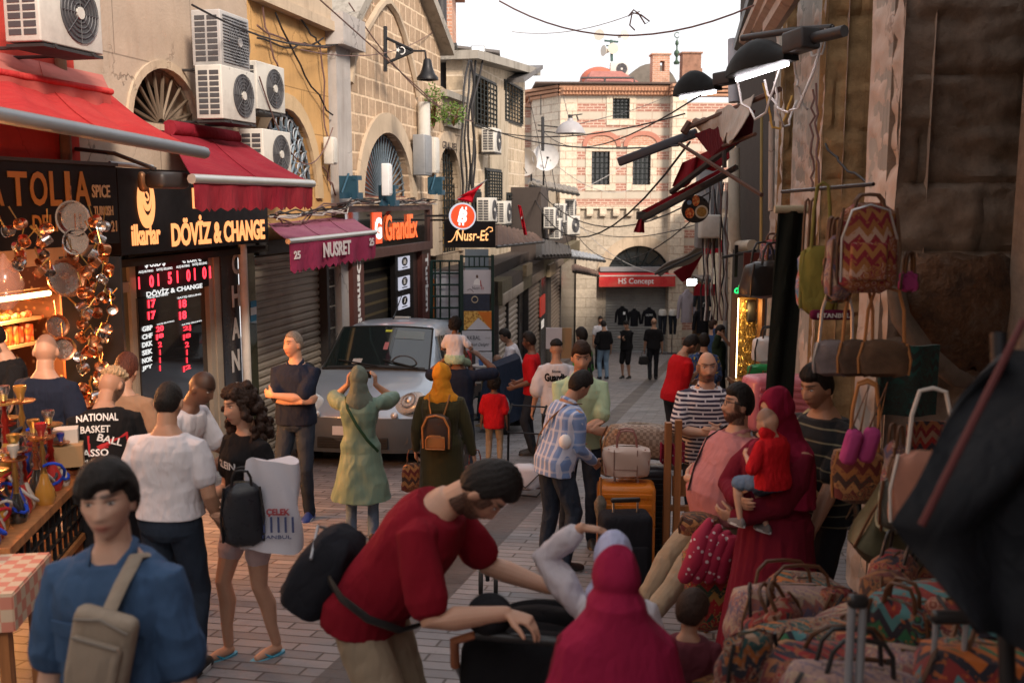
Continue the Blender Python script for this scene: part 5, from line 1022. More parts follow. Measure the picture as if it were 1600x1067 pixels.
b = MB(); b.add([P(1085, 210, 11.95), P(1180, 172, 10), P(1175, 215, 10.4), P(1140, 230, 11), P(1112, 245, 11.5)], [(0, 1, 2, 3, 4)]); b.add([p+Vector((0, .01, 0)) for p in [P(1085, 210, 11.95), P(1180, 172, 10), P(1175, 215, 10.4), P(1140, 230, 11), P(1112, 245, 11.5)]], [(4, 3, 2, 1, 0)]); b.build('fold', fabric('maroon fold', (.10, .012, .02)), t)
b = MB()
for a, c, r_ in (((1062, 225, 12.2), (1190, 305, 10.5), .025), ((1075, 200, 12.1), (1218, 140, 9.5), .03), ((1068, 208, 12), (1078, 192, 12), .05), ((1130, 228, 11), (1180, 210, 10), .02)): beam(b, a, c, r_)
b.build('arm', mat('rusty arm', (.11, .06, .045), .7, .4), t)
t = thing('folded_awning', 'maroon awning hanging slack in the middle of the right row', 'awning', (0, 0, 0))
b = MB(); g2 = [(1066, 255, 14.5), (1136, 222, 13.5), (1138, 250, 13.5), (1090, 300, 14.5), (1050, 297, 15)]; A_ = [P(*q) for q in g2]
def mar(s, w_): p = A_[0].lerp(A_[1], s).lerp(A_[4].lerp(A_[2], s), w_); p.z += .06*math.sin(s*11+2*w_)*w_; p.y += .08*math.sin(s*17); return p
b.sheet(mar, 24, 10, .01); b.build('canopy', fabric('maroon awning', (.22, .012, .022), fade=(.14, .01, .015)), t)
b = MB(); beam(b, (1050, 300, 15), (1150, 222, 13), .05); beam(b, (1085, 298, 14.6), (1150, 262, 13.5), .045); beam(b, (1131, 220, 13), (1132, 262, 13), .03); b.build('arm', mat('dark arm', (.04, .03, .028), .6, .3), t)
t = thing('folded_awning', 'closed maroon awning with long dark bar and hanging tassel corner', 'awning', (0, 0, 0))
b = MB(); A_ = [P(998, 332, 15.5), P(1060, 298, 15), P(1130, 262, 14.2)]; B_ = [P(1004, 338, 15.5), P(1066, 308, 15), P(1132, 275, 14.2)]
b.sheet(lambda s, w_: (A_[0].lerp(A_[2], s)).lerp(B_[0].lerp(B_[2], s), w_)+Vector((0, .02*math.sin(s*40), 0)), 20, 4, .03); b.build('canopy', fabric('maroon awning', (.22, .012, .022)), t)
b = MB(); A, C = P(1004, 342, 15.4), P(1135, 272, 14); d = C-A; b.box((A+C)/2, (d.length, .08, .09), rot=d.to_track_quat('X', 'Z'), bev=.01); b.box(P(1002, 337, 15.45), (.14, .14, .12)); b.build('front_bar', mat('dark bar', (.05, .045, .04), .5, .3), t)
b = MB(); pp = [P(998, 342, 15.4), P(1006, 342, 15.4), P(1007, 364, 15.4), P(990, 363, 15.4)]; b.sheet(lambda s, w_: pp[0].lerp(pp[1], s).lerp(pp[3].lerp(pp[2], s), w_)+Vector((0, .05*math.sin(s*9), 0)), 10, 5, .01); b.build('hanging_corner', fabric('maroon awning', (.22, .012, .022)), t)
t = thing('folded_awning', 'small grey and brown awning in front of the end shop corner', 'awning', (0, 0, 0))
pp = [P(1024, 425, 24), P(1100, 378, 22), P(1103, 395, 23), P(1032, 432, 24)]; b = MB(); b.sheet(lambda s, w_: pp[0].lerp(pp[1], s).lerp(pp[3].lerp(pp[2], s), w_)+Vector((0, 0, .05*math.sin(s*7))), 16, 4, .03); b.build('canopy', fabric('faded taupe cloth', (.30, .26, .23), fade=(.18, .15, .13)), t)
pp = [P(1052, 425, 24), P(1098, 398, 23), P(1078, 434, 24), P(1066, 441, 24)]; b = MB(); b.sheet(lambda s, w_: pp[0].lerp(pp[1], s).lerp(pp[3].lerp(pp[2], s), w_), 8, 4, .02); b.build('side_flap', fabric('maroon awning', (.22, .012, .022)), t); b = MB(); beam(b, (1024, 428, 23.9), (1100, 392, 22), .03); b.build('front_bar', DKMET, t)
p = P(1087, 327, 15.2); t = thing('round_sign', 'round black food sign with pictures of kebab and rice', 'sign', p); cyl(.21, 0, .06).build('disc', mat('food sign black', (.02, .018, .018), .3), t)
foodm = NT('food print'); v = foodm.co(); foodm = foodm.out(col=foodm.ramp(foodm.noise(v, 22, 3), [(.35, (.25, .02, .01)), (.5, (.6, .12, .02)), (.65, (.6, .4, .15))]), rough=.4)
def blob(cx, cz, rx, rz, nm, mt, y=-.004): b = MB(); b.prism([(cx+rx*math.cos(a), cz+rz*math.sin(a)) for a in [2*PI*k/22 for k in range(22)]], y, y+.003); b.build(nm, mt, t)
blob(.0, .13, .055, .085, 'food_picture', foodm); blob(-.09, -.06, .07, .08, 'food_picture', foodm); blob(.09, -.04, .1, .1, 'plate', mat('plate cream', (.5, .45, .35))); blob(.09, -.04, .075, .075, 'food_picture', mat('rice brown', (.3, .17, .04), var=.8, vs=50), -.008); blob(-.1, .1, .035, .035, 'emblem', mat('emblem blue', (.2, .3, .45)), -.004)
boxthing('meter_box', 'tall grey electricity cabinet under the kebab sign', 'junction box', P(1107, 325, 17.5), (.42, .3, 1.4), GREYP); boxthing('meter_box', 'short grey electricity box fixed below the tall cabinet', 'junction box', P(1108, 354, 17.2), (.34, .28, .4), WHITEP)
for k in range(12):
 x = 1098+k*3.4; pts = [P(x+rnd.uniform(-3, 3), 285+i*24, 17.3+rnd.uniform(-.1, .1)) for i in range(10)]; cable('%s cable hanging down around the electricity cabinets' % ('black', 'grey', 'brown')[k % 3], pts, .014, (CABLE, CABLEW, CABLEB)[k % 3], 'cables around the electricity cabinets')
for k, (a, c, s_, m_) in enumerate((((1150, 118, 8.5), (1235, 50, 8), .5, CABLEW), ((1195, 125, 8.3), (1290, 45, 7.8), .45, CABLEW), ((1210, 128, 8.3), (1245, 158, 8.6), .3, CABLEW), ((1192, 130, 9), (1238, 150, 9), .35, mat('yellow cable', (.45, .27, .06))), ((1275, 130, 9), (1280, 290, 9), .05, CABLEB), ((1270, 140, 9.2), (1268, 300, 9.2), .02, CABLEB), ((1290, 225, 9), (1362, 288, 8), .05, CABLE), ((1255, 60, 8.5), (1300, 40, 8), .2, CABLEW), ((1240, 90, 9), (1262, 170, 9.1), .1, CABLEW))):
 cable(('pale wire sagging from the near lamp', 'pale wire looping up to the eave', 'short pale wire stub below the lamp', 'yellow wire loop under the lamp', 'brown wires down the second pier, right strand', 'brown wires down the second pier, left strand', 'thin wire slanting over the ochre stone', 'white wire coil at the top eave', 'pale wire against the third pier')[k], sagc(P(*a), P(*c), s_, 12, .02), .011, m_)
b = MB(); b.tube([P(1160, 60, 9), P(1240, 48, 8.4), P(1300, 44, 8)], .03, 8); tag(b.build('eave_beam', DKMET), 'dark beam carrying wires above the near lamp', 'beam')
t = thing('neon_sign', 'green neon lettering over the gold shop window', 'sign', P(1168, 452, 15)); text('döner', t.matrix_basis @ Matrix.Rotation(PI/2, 4, 'X'), .1, emat('green neon', (.02, .9, .2), 1.0), t, width=.40, height=.13, shear=.2, bold=.02)
t = thing('script_sign', 'dark sign with cream script letters hanging beside the leather bag', 'sign', P(1180, 428, 14.6)); b = MB(); b.box((0, .03, 0), (.34, .04, .62)); b.build('board', mat('dark red board', (.09, .015, .012), .5), t); text('Lale', t.matrix_basis @ Matrix.Rotation(PI/2, 4, 'X') @ Matrix.Rotation(R(70), 4, 'Z'), .1, mat('cream script', (.62, .52, .36)), t, width=.5, height=.22, shear=.3, bold=.02)
b = MB(); b.tube([P(1130, 402, 16), P(1180, 392, 15)], .025, 6); b.box(P(1150, 408, 15.6), (.05, .05, .5)); tag(b.build('sign_bracket', BLACK), 'black iron sign bracket sticking out of the right wall', 'bracket')
t = thing('gold_window', 'narrow shop window glowing gold with hanging jewellery', 'shop window', P(1168, 528, 15.2)); b = MB(); b.box((0, .25, 0), (.36, .02, 1.25)); b.build('backing', mat('gold cloth', (.42, .26, .07), .5, var=.4, vs=8), t)
b = MB()
for k in range(26): x = rnd.uniform(-.13, .14); z = rnd.uniform(-.55, .5); b.tube([(x+.05*math.cos(a), .12+.03*math.sin(a*2), z+.09*math.sin(a)) for a in [2*PI*i/12 for i in range(13)]], .008, 4)
b.build('jewellery', BRASS, t); add_box('mannequin_bust', BLACK, t, (.07, .12, .4), (.15, .1, .35), bev=.04)
b = MB(); b.box((-.165, -.02, 0), (.018, .03, 1.22)); b.build('light_strip', emat('warm strip', (1, .72, .36), 6), t); b = MB(); b.box((.19, 0, 0), (.04, .3, 1.3)); b.box((-.19, .1, 0), (.03, .3, 1.3)); b.box((0, 0, .66), (.42, .32, .05)); b.box((0, 0, -.66), (.5, .4, .06)); b.build('frame', WOODB, t)
lamp('window_glow', None, (0, .05, .45), 9, (1, .62, .22), .15, kind='POINT', parent=t)
j = jacket('grey striped shirt on a hanger by the street end', 1073, 478, 30, .55, 1.0, fabric('grey shirt', (.30, .26, .29)))
j = jacket('black puffer jacket on a hanger below the red cloth', 1098, 500, 28, .55, .75, bj); jacket('black coat hanging above the puffer jacket', 1098, 465, 28.5, .5, .7, bj)
t = thing('red_cloth', 'pink red cloth draped under the small shop lamp', 'cloth', P(1105, 452, 27)); b = MB(); b.sheet(lambda s, w_: ((s-.5)*.75, -.3*(1-w_)+.05*math.sin(s*12), .16-.33*w_), 16, 6, .01); b.build('cloth', fabric('rose red cloth', (.42, .03, .05)), t)
t = thing('lit_sign', 'small white lit lamp box above the striped shirt', 'lamp', P(1081, 441, 28)); b = MB(); b.box((0, 0, 0), (.26, .1, .18), bev=.01); b.build('case', emat('cool lamp', (.85, 1, 1), 7), t)
t = thing('red_scarf', 'crumpled red cloth on the pole high by the electricity boxes', 'cloth', P(1117, 388, 20)); b = MB(); b.sheet(lambda s, w_: ((s-.5)*.45, .05*math.sin(s*14), .12-.25*w_+.06*s), 12, 4, .01); b.build('cloth', fabric('rose red cloth', (.42, .03, .05)), t)
t = thing('clothes_shop', 'dim warm clothes shop opening at the far right', 'shop', P(1110, 500, 30)); b = MB(); b.box((.1, 1, 0), (.9, .1, 2.4)); b.build('back_wall', mat('warm dark cloth wall', (.12, .07, .04), .9, var=.9, vs=5), t); b = MB(); b.box((.1, 0, 1.25), (1.1, 1.6, .1)); b.build('shop_ceiling', DKMET, t)
b = MB()
for k in range(9): b.box((-.3+k*.1, .6, rnd.uniform(-.2, .6)), (.08, .25, rnd.uniform(.4, .8)), bev=.02)
b.build('hung_clothes', mat('mixed clothes', (.16, .12, .08), .9, var=1, vs=6), t)
lamp('shop_glow', None, (.1, .3, .7), 18, (1, .7, .4), .2, kind='POINT', parent=t)
t = thing('near_house', 'dark stone house continuing the right side behind the viewer', 'building', (0, 0, 0)); b = MB(); b.prism([(2.9, -9), (3.1, 6.2), (8, 6.2), (8, -9)], -1, 9, plane='xy'); b.build('wall', pier_st, t)
t = thing('near_house', 'plastered house continuing the left side behind the viewer', 'building', (0, 0, 0)); b = MB(); b.prism([(-6.6, -9), (-5.1, 4.5), (-9, 5), (-11, -9)], -1, 9, plane='xy'); b.build('wall', cream, t)
t = thing('back_house', 'unseen house added behind the viewer to shade the foreground', 'building', (0, 0, 0)); b = MB(); b.prism([(-8, -11), (4, -11), (4, -9.2), (-8, -9.2)], -1, 6, plane='xy'); b.build('wall', cream, t)  # out of view, added to keep sky light off the near fronts
t = thing('added_canopy', 'unseen dark canopy added above the frame to shade the bag stall', 'canopy', (0, 0, 0)); b = MB(); b.sheet(lambda s, q: (.75+2.4*s, .3+5.4*q, 3.75+.5*s+.05*math.sin(s*9)), 12, 8, .02); b.build('cloth', fabric('black canopy cloth', (.02, .018, .018)), t)  # unseen sheet added overhead to darken the right foreground
# ================================================================ silver blue van
def car():
 t = thing('parked_car', 'silver blue compact van parked facing the camera on the left', 'car');
 t.matrix_basis = Matrix.Translation((-2.07, 12.7, gz(12.7))) @ Matrix.Rotation(R(-6.5), 4, 'Z') @ Matrix.Rotation(-math.atan(.1074), 4, 'X') @ Matrix.Scale(1.05, 4)
 c_ = NT('silver blue paint'); v = c_.co(); n = c_.noise(v, 300, 2)
 paint = c_.out(col=c_.mix(c_.math('MULTIPLY', c_.step(c_.noise(v, 2.5, 6, .7), .45, .8), .5), (.36, .44, .53), (.31, .34, .37)), metal=.3, rough=c_.math('MULTIPLY_ADD', c_.noise(v, 5, 5), .3, .22), coat=.7, coatr=.08, normal=c_.bump(n, .03, .001))
 dark = mat('dark bumper', (.06, .075, .09), .5, dirt=.3)
 st = [(0.0, .58, .60, .66, .40), (.05, .66, .70, .78, .30), (.16, .78, .74, .86, .24), (.35, .92, .74, .895, .22), (.6, 1.0, .73, .91, .22), (.95, 1.10, .72, .915, .22), (1.05, 1.18, .73, .915, .22), (1.4, 1.47, .69, .915, .22), (1.72, 1.70, .645, .915, .22), (2.0, 1.79, .62, .915, .22), (2.6, 1.83, .61, .915, .22), (3.3, 1.83, .605, .915, .22), (3.85, 1.79, .60, .91, .24), (4.02, 1.70, .58, .905, .26), (4.12, 1.3, .66, .88, .3), (4.16, .8, .7, .85, .38)]
 rings = []
 for y, zt, wt_, wb, z0 in st:
  zb = min(1.0, zt-.06); half = [(wb*.86, z0), (wb*.97, z0+.1), (wb, z0+.28 if z0+.28 < zb else zb-.05), (wb*.995, (z0+zb)/2+.12), (wb*.965, zb)]
  if zt > 1.12: half += [(wb*.955-(wb*.955-wt_)*.35, zb+(zt-zb)*.4), (wt_+.05, zb+(zt-zb)*.82), (wt_-.03, zt-.025), (wt_*.6, zt), (0, zt+.012)]
  else: half += [(wb*.93, zb+.02), (wt_+.06, zt-.03), (wt_, zt-.012), (wt_*.6, zt+.01), (0, zt+.025)]
  ring = [(x, y+( .10*(x/.9)**2 if y < .4 else 0), z) for x, z in half]; ring += [(-x, yy, z) for x, yy, z in ring[-2::-1]]; rings.append(ring)
 b = MB(); b.loft(rings)
 bod = b.build('body', paint, t); m_ = bod.modifiers.new('sub', 'SUBSURF'); m_.levels = 2; m_.render_levels = 2
 def ws(s, q):
  y = .985+.72*q; z = 1.145+.535*q; hw = .735-.09*q; x = (s-.5)*2*hw; return Vector((x, y+.10*(x/.7)**2*.6, z+.035-.03*(x/.7)**2))
 b = MB(); b.sheet(lambda s, q: ws(s, q)+Vector((0, -.012, .012)), 20, 12, .006); b.build('windscreen', glass('car glass', (.012, .02, .02), .02), t)
 b = MB();
 for pts in ([ws(s/12, 0) for s in range(13)], [ws(s/12, 1) for s in range(13)], [ws(0, s/8) for s in range(9)], [ws(1, s/8) for s in range(9)]): b.tube([p+Vector((0, -.012, .014)) for p in pts], .014, 5)
 b.build('windscreen_seal', RUBBER, t)
 b = MB()
 for x0, x1 in ((-.55, .05), (.1, .6)): b.tube([ws(.5+x1/1.5, .0)+Vector((0, -.03, .03)), ws(.5+x0/1.5, .16)+Vector((0, -.03, .03))], .011, 5)
 b.build('wiper', RUBBER, t)
 wp = lambda s, q, d=.02: ws(s, q)+Vector((0, -d, d))
 def patch(nm, s0, s1, q0, q1, m2): b = MB(); b.sheet(lambda s, q: wp(s0+(s1-s0)*s, q0+(q1-q0)*q, .0165), 4, 2, .002); b.build(nm, m2, t)
 patch('visor', .62, .92, .70, .9, mat('visor grey', (.16, .19, .19), .5)); patch('sticker', .50, .57, .86, .91, mat('yellow sticker', (.55, .55, .05))); patch('pendant', .53, .575, .42, .60, mat('pendant pink', (.45, .14, .14)))
 b = MB(); b.tube([(.38+.17*math.cos(a), 1.10-.04*math.sin(a), 1.24+.11*math.sin(a)) for a in [PI*k/14 for k in range(15)]], .012, 6); b.build('steering_wheel', mat('grey wheel', (.09, .1, .11)), t)
 patch('tissue_box', .27, .36, .08, .2, mat('box cream', (.5, .45, .42))); patch('dashboard', .04, .96, .012, .05, mat('dashboard', (.03, .03, .03)))
 b = MB()
 def bump(s, q): x = (s-.5)*1.80; z = .20+.42*q; return Vector((x, .18*(abs(x)/.9)**3-.05+.03*math.sin(PI*q)*-1, z))
 b.sheet(bump, 24, 8, .05); bo = b.build('bumper', dark, t)
 b = MB(); b.box((0, -.085, .32), (.9, .03, .14), bev=.02)
 for k in range(4): b.box((0, -.10, .27+k*.033), (.86, .02, .008))
 b.build('grille', RUBBER, t); add_box('number_plate', mat('plate white', (.6, .6, .62)), t, (0, -.11, .47), (.5, .012, .11))
 for sx in (-1, 1):
  M_ = Matrix.Translation((sx*.655, .17, .80)) @ Matrix.Rotation(R(-28*sx), 4, 'Z') @ Matrix.Rotation(R(-32), 4, 'X') @ Matrix.Rotation(R(-22*sx), 4, 'Y')
  b = MB(); b.sphere((0, 0, 0), (.245, .06, .15), 26, 14, m=M_); h = b.build('headlight', mat('lamp housing', (.50, .52, .53), .25, .3, var=.3, vs=9), t)
  b = MB(); b.sphere((0, -.012, 0), (.235, .058, .142), 26, 14, m=M_); b.build('lens', glass('headlight glass', (.75, .78, .78), .03, 0, .35), h)
  b = MB(); b.tube([M_ @ Vector((.03*sx+.1*math.cos(a), -.058, .1*math.sin(a)*.95)) for a in [2*PI*k/20 for k in range(21)]], .012, 5); b.sphere(M_ @ Vector((.03*sx, -.04, 0)), (.06, .05, .06), 12, 8); b.build('reflector', ALU, h)
  b = MB(); b.sphere((sx*.50, .03, .655), (.05, .04, .045), 16, 10); b.build('indicator', mat('indicator lens', (.6, .6, .6), .2, .3), t)
  b = MB(); b.tube([(sx*.62, .02, .36), (sx*.62, -.03, .36)], [.075, .07], 16); b.build('fog_lamp', mat('fog lamp', (.08, .09, .1), .3, .5), t)
  b = MB(); b.sphere((sx*1.03, 1.28, 1.13), (.12, .07, .10), 14, 10); b.tube([(sx*.9, 1.3, 1.06), (sx*1.0, 1.29, 1.1)], .03, 6); b.build('wing_mirror', RUBBER, t)
  X = lambda z: .905-(z-1.0)*.36+.008
  for y0, y1, yt0, yt1 in ((1.42, 2.25, 1.78, 2.25), (2.33, 3.15, 2.33, 3.15), (3.25, 3.85, 3.25, 3.78)):
   lo, hi = 1.06, 1.60; b = MB(); vs = [(sx*X(lo), y0, lo), (sx*X(lo), y1, lo), (sx*X(hi), yt1, hi), (sx*X(hi), yt0, hi)]; ii = [(sx*(abs(p[0])-.02), p[1], p[2]) for p in vs]
   b.add(vs+ii, [(0, 1, 2, 3), (7, 6, 5, 4), (0, 4, 5, 1), (1, 5, 6, 2), (2, 6, 7, 3), (3, 7, 4, 0)]); b.build('side_window', glass('car glass', (.012, .02, .02)), t)
  b = MB()
  for y in (1.40, 2.29, 3.2): b.tube([(sx*.912, y, .35), (sx*.925, y, .7), (sx*.895, y, 1.03), (sx*.73, y+(.35 if y < 2 else 0), 1.62)], .006, 4)
  b.tube([(sx*.925, .95, .55), (sx*.925, 3.9, .55)], .02, 5); b.build('door_seam', RUBBER, t)
  b = MB(); b.tube([(sx*.90, 2.12, .95), (sx*.93, 2.04, .95), (sx*.90, 1.96, .95)], .016, 5); b.build('door_handle', RUBBER, t)
  for y in (.78, 3.42):
   b = MB(); b.prism([(y+.36*math.cos(a), .33+.36*math.sin(a)) for a in [2*PI*k/30 for k in range(30)]], sx*.70, sx*.921, plane='yz'); b.build('wheel_arch', RUBBER, t)
   M_ = Matrix.Translation((sx*.80, y, .31)) @ Matrix.Rotation(PI/2, 4, 'Y')
   b = MB(); b.lathe([(.19, -.1), (.28, -.11), (.31, -.08), (.315, 0), (.31, .1), (.28, .135), (.19, .13), (.19, -.1)], 30, m=M_, caps=False); wh = b.build('wheel', RUBBER, t)
   b = MB(); b.lathe([(.0, -.09), (.2, -.1), (.2, .12), (.15, .10), (.06, .115), (.0, .125)], 22, m=M_); b.build('rim', mat('hub cap', (.35, .36, .38), .4, .6, dirt=.3), wh)
 b = MB(); b.tube([(0.0, 2.05, 1.84), (.0, 2.15, 1.9), (.05, 2.5, 2.25)], [.02, .01, .004], 6); b.build('aerial', BLACK, t)
 b = MB(); b.box((0, 2.6, 1.846), (.25, .16, .03), bev=.01); b.build('roof_plate', WHITEP, t)
 b = MB()
 for sx in (-1, 1): b.box((sx*.78, 4.1, 1.05), (.12, .08, .5), bev=.03)
 b.build('tail_light', mat('tail light', (.35, .02, .02), .25), t)
car()
# ================================================================ people
def V(*a): return Vector(a)
def two(a, t, l1, l2, pole):
 d = t-a; L_ = min(d.length, (l1+l2)*.999); dn = d.normalized(); x = (l1*l1-l2*l2+L_*L_)/(2*L_); h = math.sqrt(max(0, l1*l1-x*x))
 q = pole-dn*pole.dot(dn); q = q.normalized() if q.length > 1e-5 else dn.orthogonal().normalized()
 return a+dn*x+q*h, a+dn*L_
class Skin:      # gathers closed shapes; finished as one continuous surface
 def __init__(s): s.b = MB()
 def limb(s, pts, r_, n=14, flat=1.0, side=None): s.b.tube(pts, r_, n, round_=True, flat=flat, side=side); return s
 def rings(s, rr): s.b.loft(rr); return s
def ellr(c, X, Y, rx, ry, n=26, sq=.0):
 o = []
 for k in range(n):
  a = 2*PI*k/n; cx, sy = math.cos(a), math.sin(a); f = 1+sq*(abs(cx*sy)*2)**2*.18; o.append(tuple(c+X*cx*rx*f+Y*sy*ry*f))
 return o
def head_pt(x, y, z, fem=False, nose=1.0, jaw=1.0):    # unit sphere direction -> head surface (metres, head centre, +y face)
 w_ = .074; d_ = .094; h_ = .118
 zz = z; px, py, pz = x*w_, y*d_, z*h_
 if z < 0:
  k = (-z)**1.25; px *= 1-.36*k*(1.15 if fem else 1)/jaw;
  if y > 0: py = py*(1-.02*k)+.022*k*(1-abs(x))*y**.3 if y > 0 else py
  else: py *= 1-.42*k
 if y > 0:
  pz -= .004*y; f = max(0, y)**.5
  g = lambda cx, cz, sx, sz: math.exp(-((px-cx)/sx)**2-((pz-cz)/sz)**2)
  py += (-.006+.0)*f*(1-abs(x))
  t_ = (pz-(-.030))/.052
  if -.3 < t_ < 1.15:
   pr = .021*max(0, 1-max(0, t_))**.8 if t_ >= 0 else .021*(1+t_/.3)**1.2 if t_ > -.3 else 0
   py += nose*f*max(pr, 0)*math.exp(-(px/(.0125-.004*max(0, min(1, t_))))**2)
  py += nose*f*.007*(g(.014, -.03, .007, .008)+g(-.014, -.03, .007, .008))
  py -= f*.011*(g(.032, .014, .017, .012)+g(-.032, .014, .017, .012))     # eye sockets
  py += f*.0045*(g(.03, .034, .024, .007)+g(-.03, .034, .024, .007))      # brow
  py += f*.004*(g(.038, -.016, .018, .015)+g(-.038, -.016, .018, .015))   # cheek bones
  py += f*(.0055*g(0, -.058, .021, .0055)+.006*g(0, -.070, .017, .006)-.004*g(0, -.0635, .022, .0022)-.003*g(0, -.082, .02, .006)+.007*g(0, -.100, .02, .012))
 return px, py, pz
def head_rings(xf, n=56, k=50, **kw):
 rr = []
 for i in range(k+1):
  a = -PI/2+PI*min(max(i/k, .008), .992); rr.append([tuple(xf @ Vector(head_pt(math.cos(a)*math.cos(2*PI*j/n), math.cos(a)*math.sin(2*PI*j/n), math.sin(a), **kw))) for j in range(n)])
 return rr
PJ = []          # (object, voxel, callback)
def finish(sk, name, mt, parent, vox, smooth=4, post=None, label=None, remesh=True):
 o = sk.b.build(name, mt, parent)
 if label: o['label'] = label
 if remesh:
  m = o.modifiers.new('r', 'REMESH'); m.mode = 'VOXEL'; m.voxel_size = vox; m.use_smooth_shade = True
  m = o.modifiers.new('s', 'SMOOTH'); m.factor = .5; m.iterations = smooth
 PJ.append((o, post)); return o
def bake_people():
 bpy.context.view_layer.update(); dg = bpy.context.evaluated_depsgraph_get(); out = []
 for o, post in PJ:
  me = bpy.data.meshes.new_from_object(o.evaluated_get(dg)); out.append((o, me, post))
 for o, me, post in out:
  old = o.data; o.modifiers.clear(); o.data = me; me.name = old.name; bpy.data.meshes.remove(old)
  if post: post(o, me)
  me.polygons.foreach_set('use_smooth', [True]*len(me.polygons)); me.update()
 PJ.clear()
def getco(me): a = np.empty(len(me.vertices)*3, 'f'); me.vertices.foreach_get('co', a); return a.reshape(-1, 3).astype('d')
def getn(me): a = np.empty(len(me.vertices)*3, 'f'); me.vertices.foreach_get('normal', a); return a.reshape(-1, 3).astype('d')
def wrinkle(amp, sc, seed, stretch=(1, 1, 1.0)):
 def f(o, me):
  co, n = getco(me), getn(me); q = co*np.array(stretch); r_ = npnoise(q, sc*1.7, abs(int(seed)), 3); r_ = .45-np.abs(r_)*.9; co += n*(amp*r_)[:, None]; me.vertices.foreach_set('co', co.astype('f').ravel())
 return f
def skinmat(name, col, stub=None):
 if name in _mc: return _mc[name]
 t = NT(name); v = t.co(); f = t.noise(v, 7, 5, .6); at = t.n('Attribute', attribute_name='tint').outputs['Color']
 c = t.mix(f, mulc(col, .86), mulc(col, 1.12)); c = t.mix(t.math('MULTIPLY', t.step(t.noise(v, 30, 3), .5, .8), .18), c, (col[0]*1.05, col[1]*.72, col[2]*.66)); c = t.mix(1, c, at, 'MULTIPLY')
 _mc[name] = t.out(col=c, rough=t.math('MULTIPLY_ADD', t.noise(v, 60, 3), .2, .42), normal=t.bump(t.noise(v, 260, 3), .12, .001), spec=.45, sss=.06); t.set(t.b.inputs['Subsurface Radius'], (.02, .008, .004)); t.set(t.b.inputs['Subsurface Scale'], .3)
 return _mc[name]
SK = dict(pale=skinmat('skin pale', (.60, .37, .27)), mid=skinmat('skin olive', (.53, .30, .20)), tan=skinmat('skin tan', (.43, .235, .15)), dark=skinmat('skin dark', (.18, .09, .058)), asian=skinmat('skin light', (.60, .37, .27)))
def hairmat(name, col, rough=.62):
 if name in _mc: return _mc[name]
 t = NT(name); v = t.co(scale=(1, 1, .35)); f = t.noise(v, 160, 3, .6); c = t.mix(t.step(f, .35, .7), mulc(col, .5), mulc(col, 1.5)); _mc[name] = t.out(col=c, rough=rough, normal=t.bump(f, .7, .004), spec=.22); return _mc[name]
HR = dict(black=hairmat('hair black', (.014, .011, .010)), brown=hairmat('hair dark brown', (.035, .018, .012)), grey=hairmat('hair grey', (.20, .16, .13)), blond=hairmat('hair bleached', (.48, .32, .18)), auburn=hairmat('hair auburn', (.10, .03, .018)))
eyem = NT('eye'); _v = eyem.n('TexCoord').outputs['Object']; _l = eyem.n('SeparateXYZ', {0: _v}); _r = eyem.math('SQRT', eyem.math('ADD', eyem.math('POWER', _l.outputs[0], 2.0), eyem.math('POWER', _l.outputs[2], 2.0))); eyem = eyem.out(col=eyem.ramp(_r, [(.0, (.005, .004, .004)), (.0052, (.02, .012, .008)), (.0060, (.50, .46, .43))]), rough=.12, coat=.5)
DEN = fabric('dark denim', (.022, .032, .052), fade=(.045, .06, .085)); DENM = fabric('mid denim', (.10, .16, .26), fade=(.2, .28, .38)); TROU = fabric('dark trousers', (.022, .022, .026)); KHAKI = fabric('khaki cotton', (.33, .26, .18), vs=3); NAVY = fabric('navy pique', (.016, .022, .042)); WHT = fabric('white cotton', (.62, .60, .64)); BLK = fabric('black cotton', (.014, .013, .014)); REDT = fabric('red cotton', (.52, .012, .018)); MARO = fabric('maroon cotton', (.21, .008, .018)); SHOEB = mat('black shoe', (.02, .02, .022), .45); SHOEW = mat('white sole', (.6, .6, .6), .6)
SLOPE = .1074
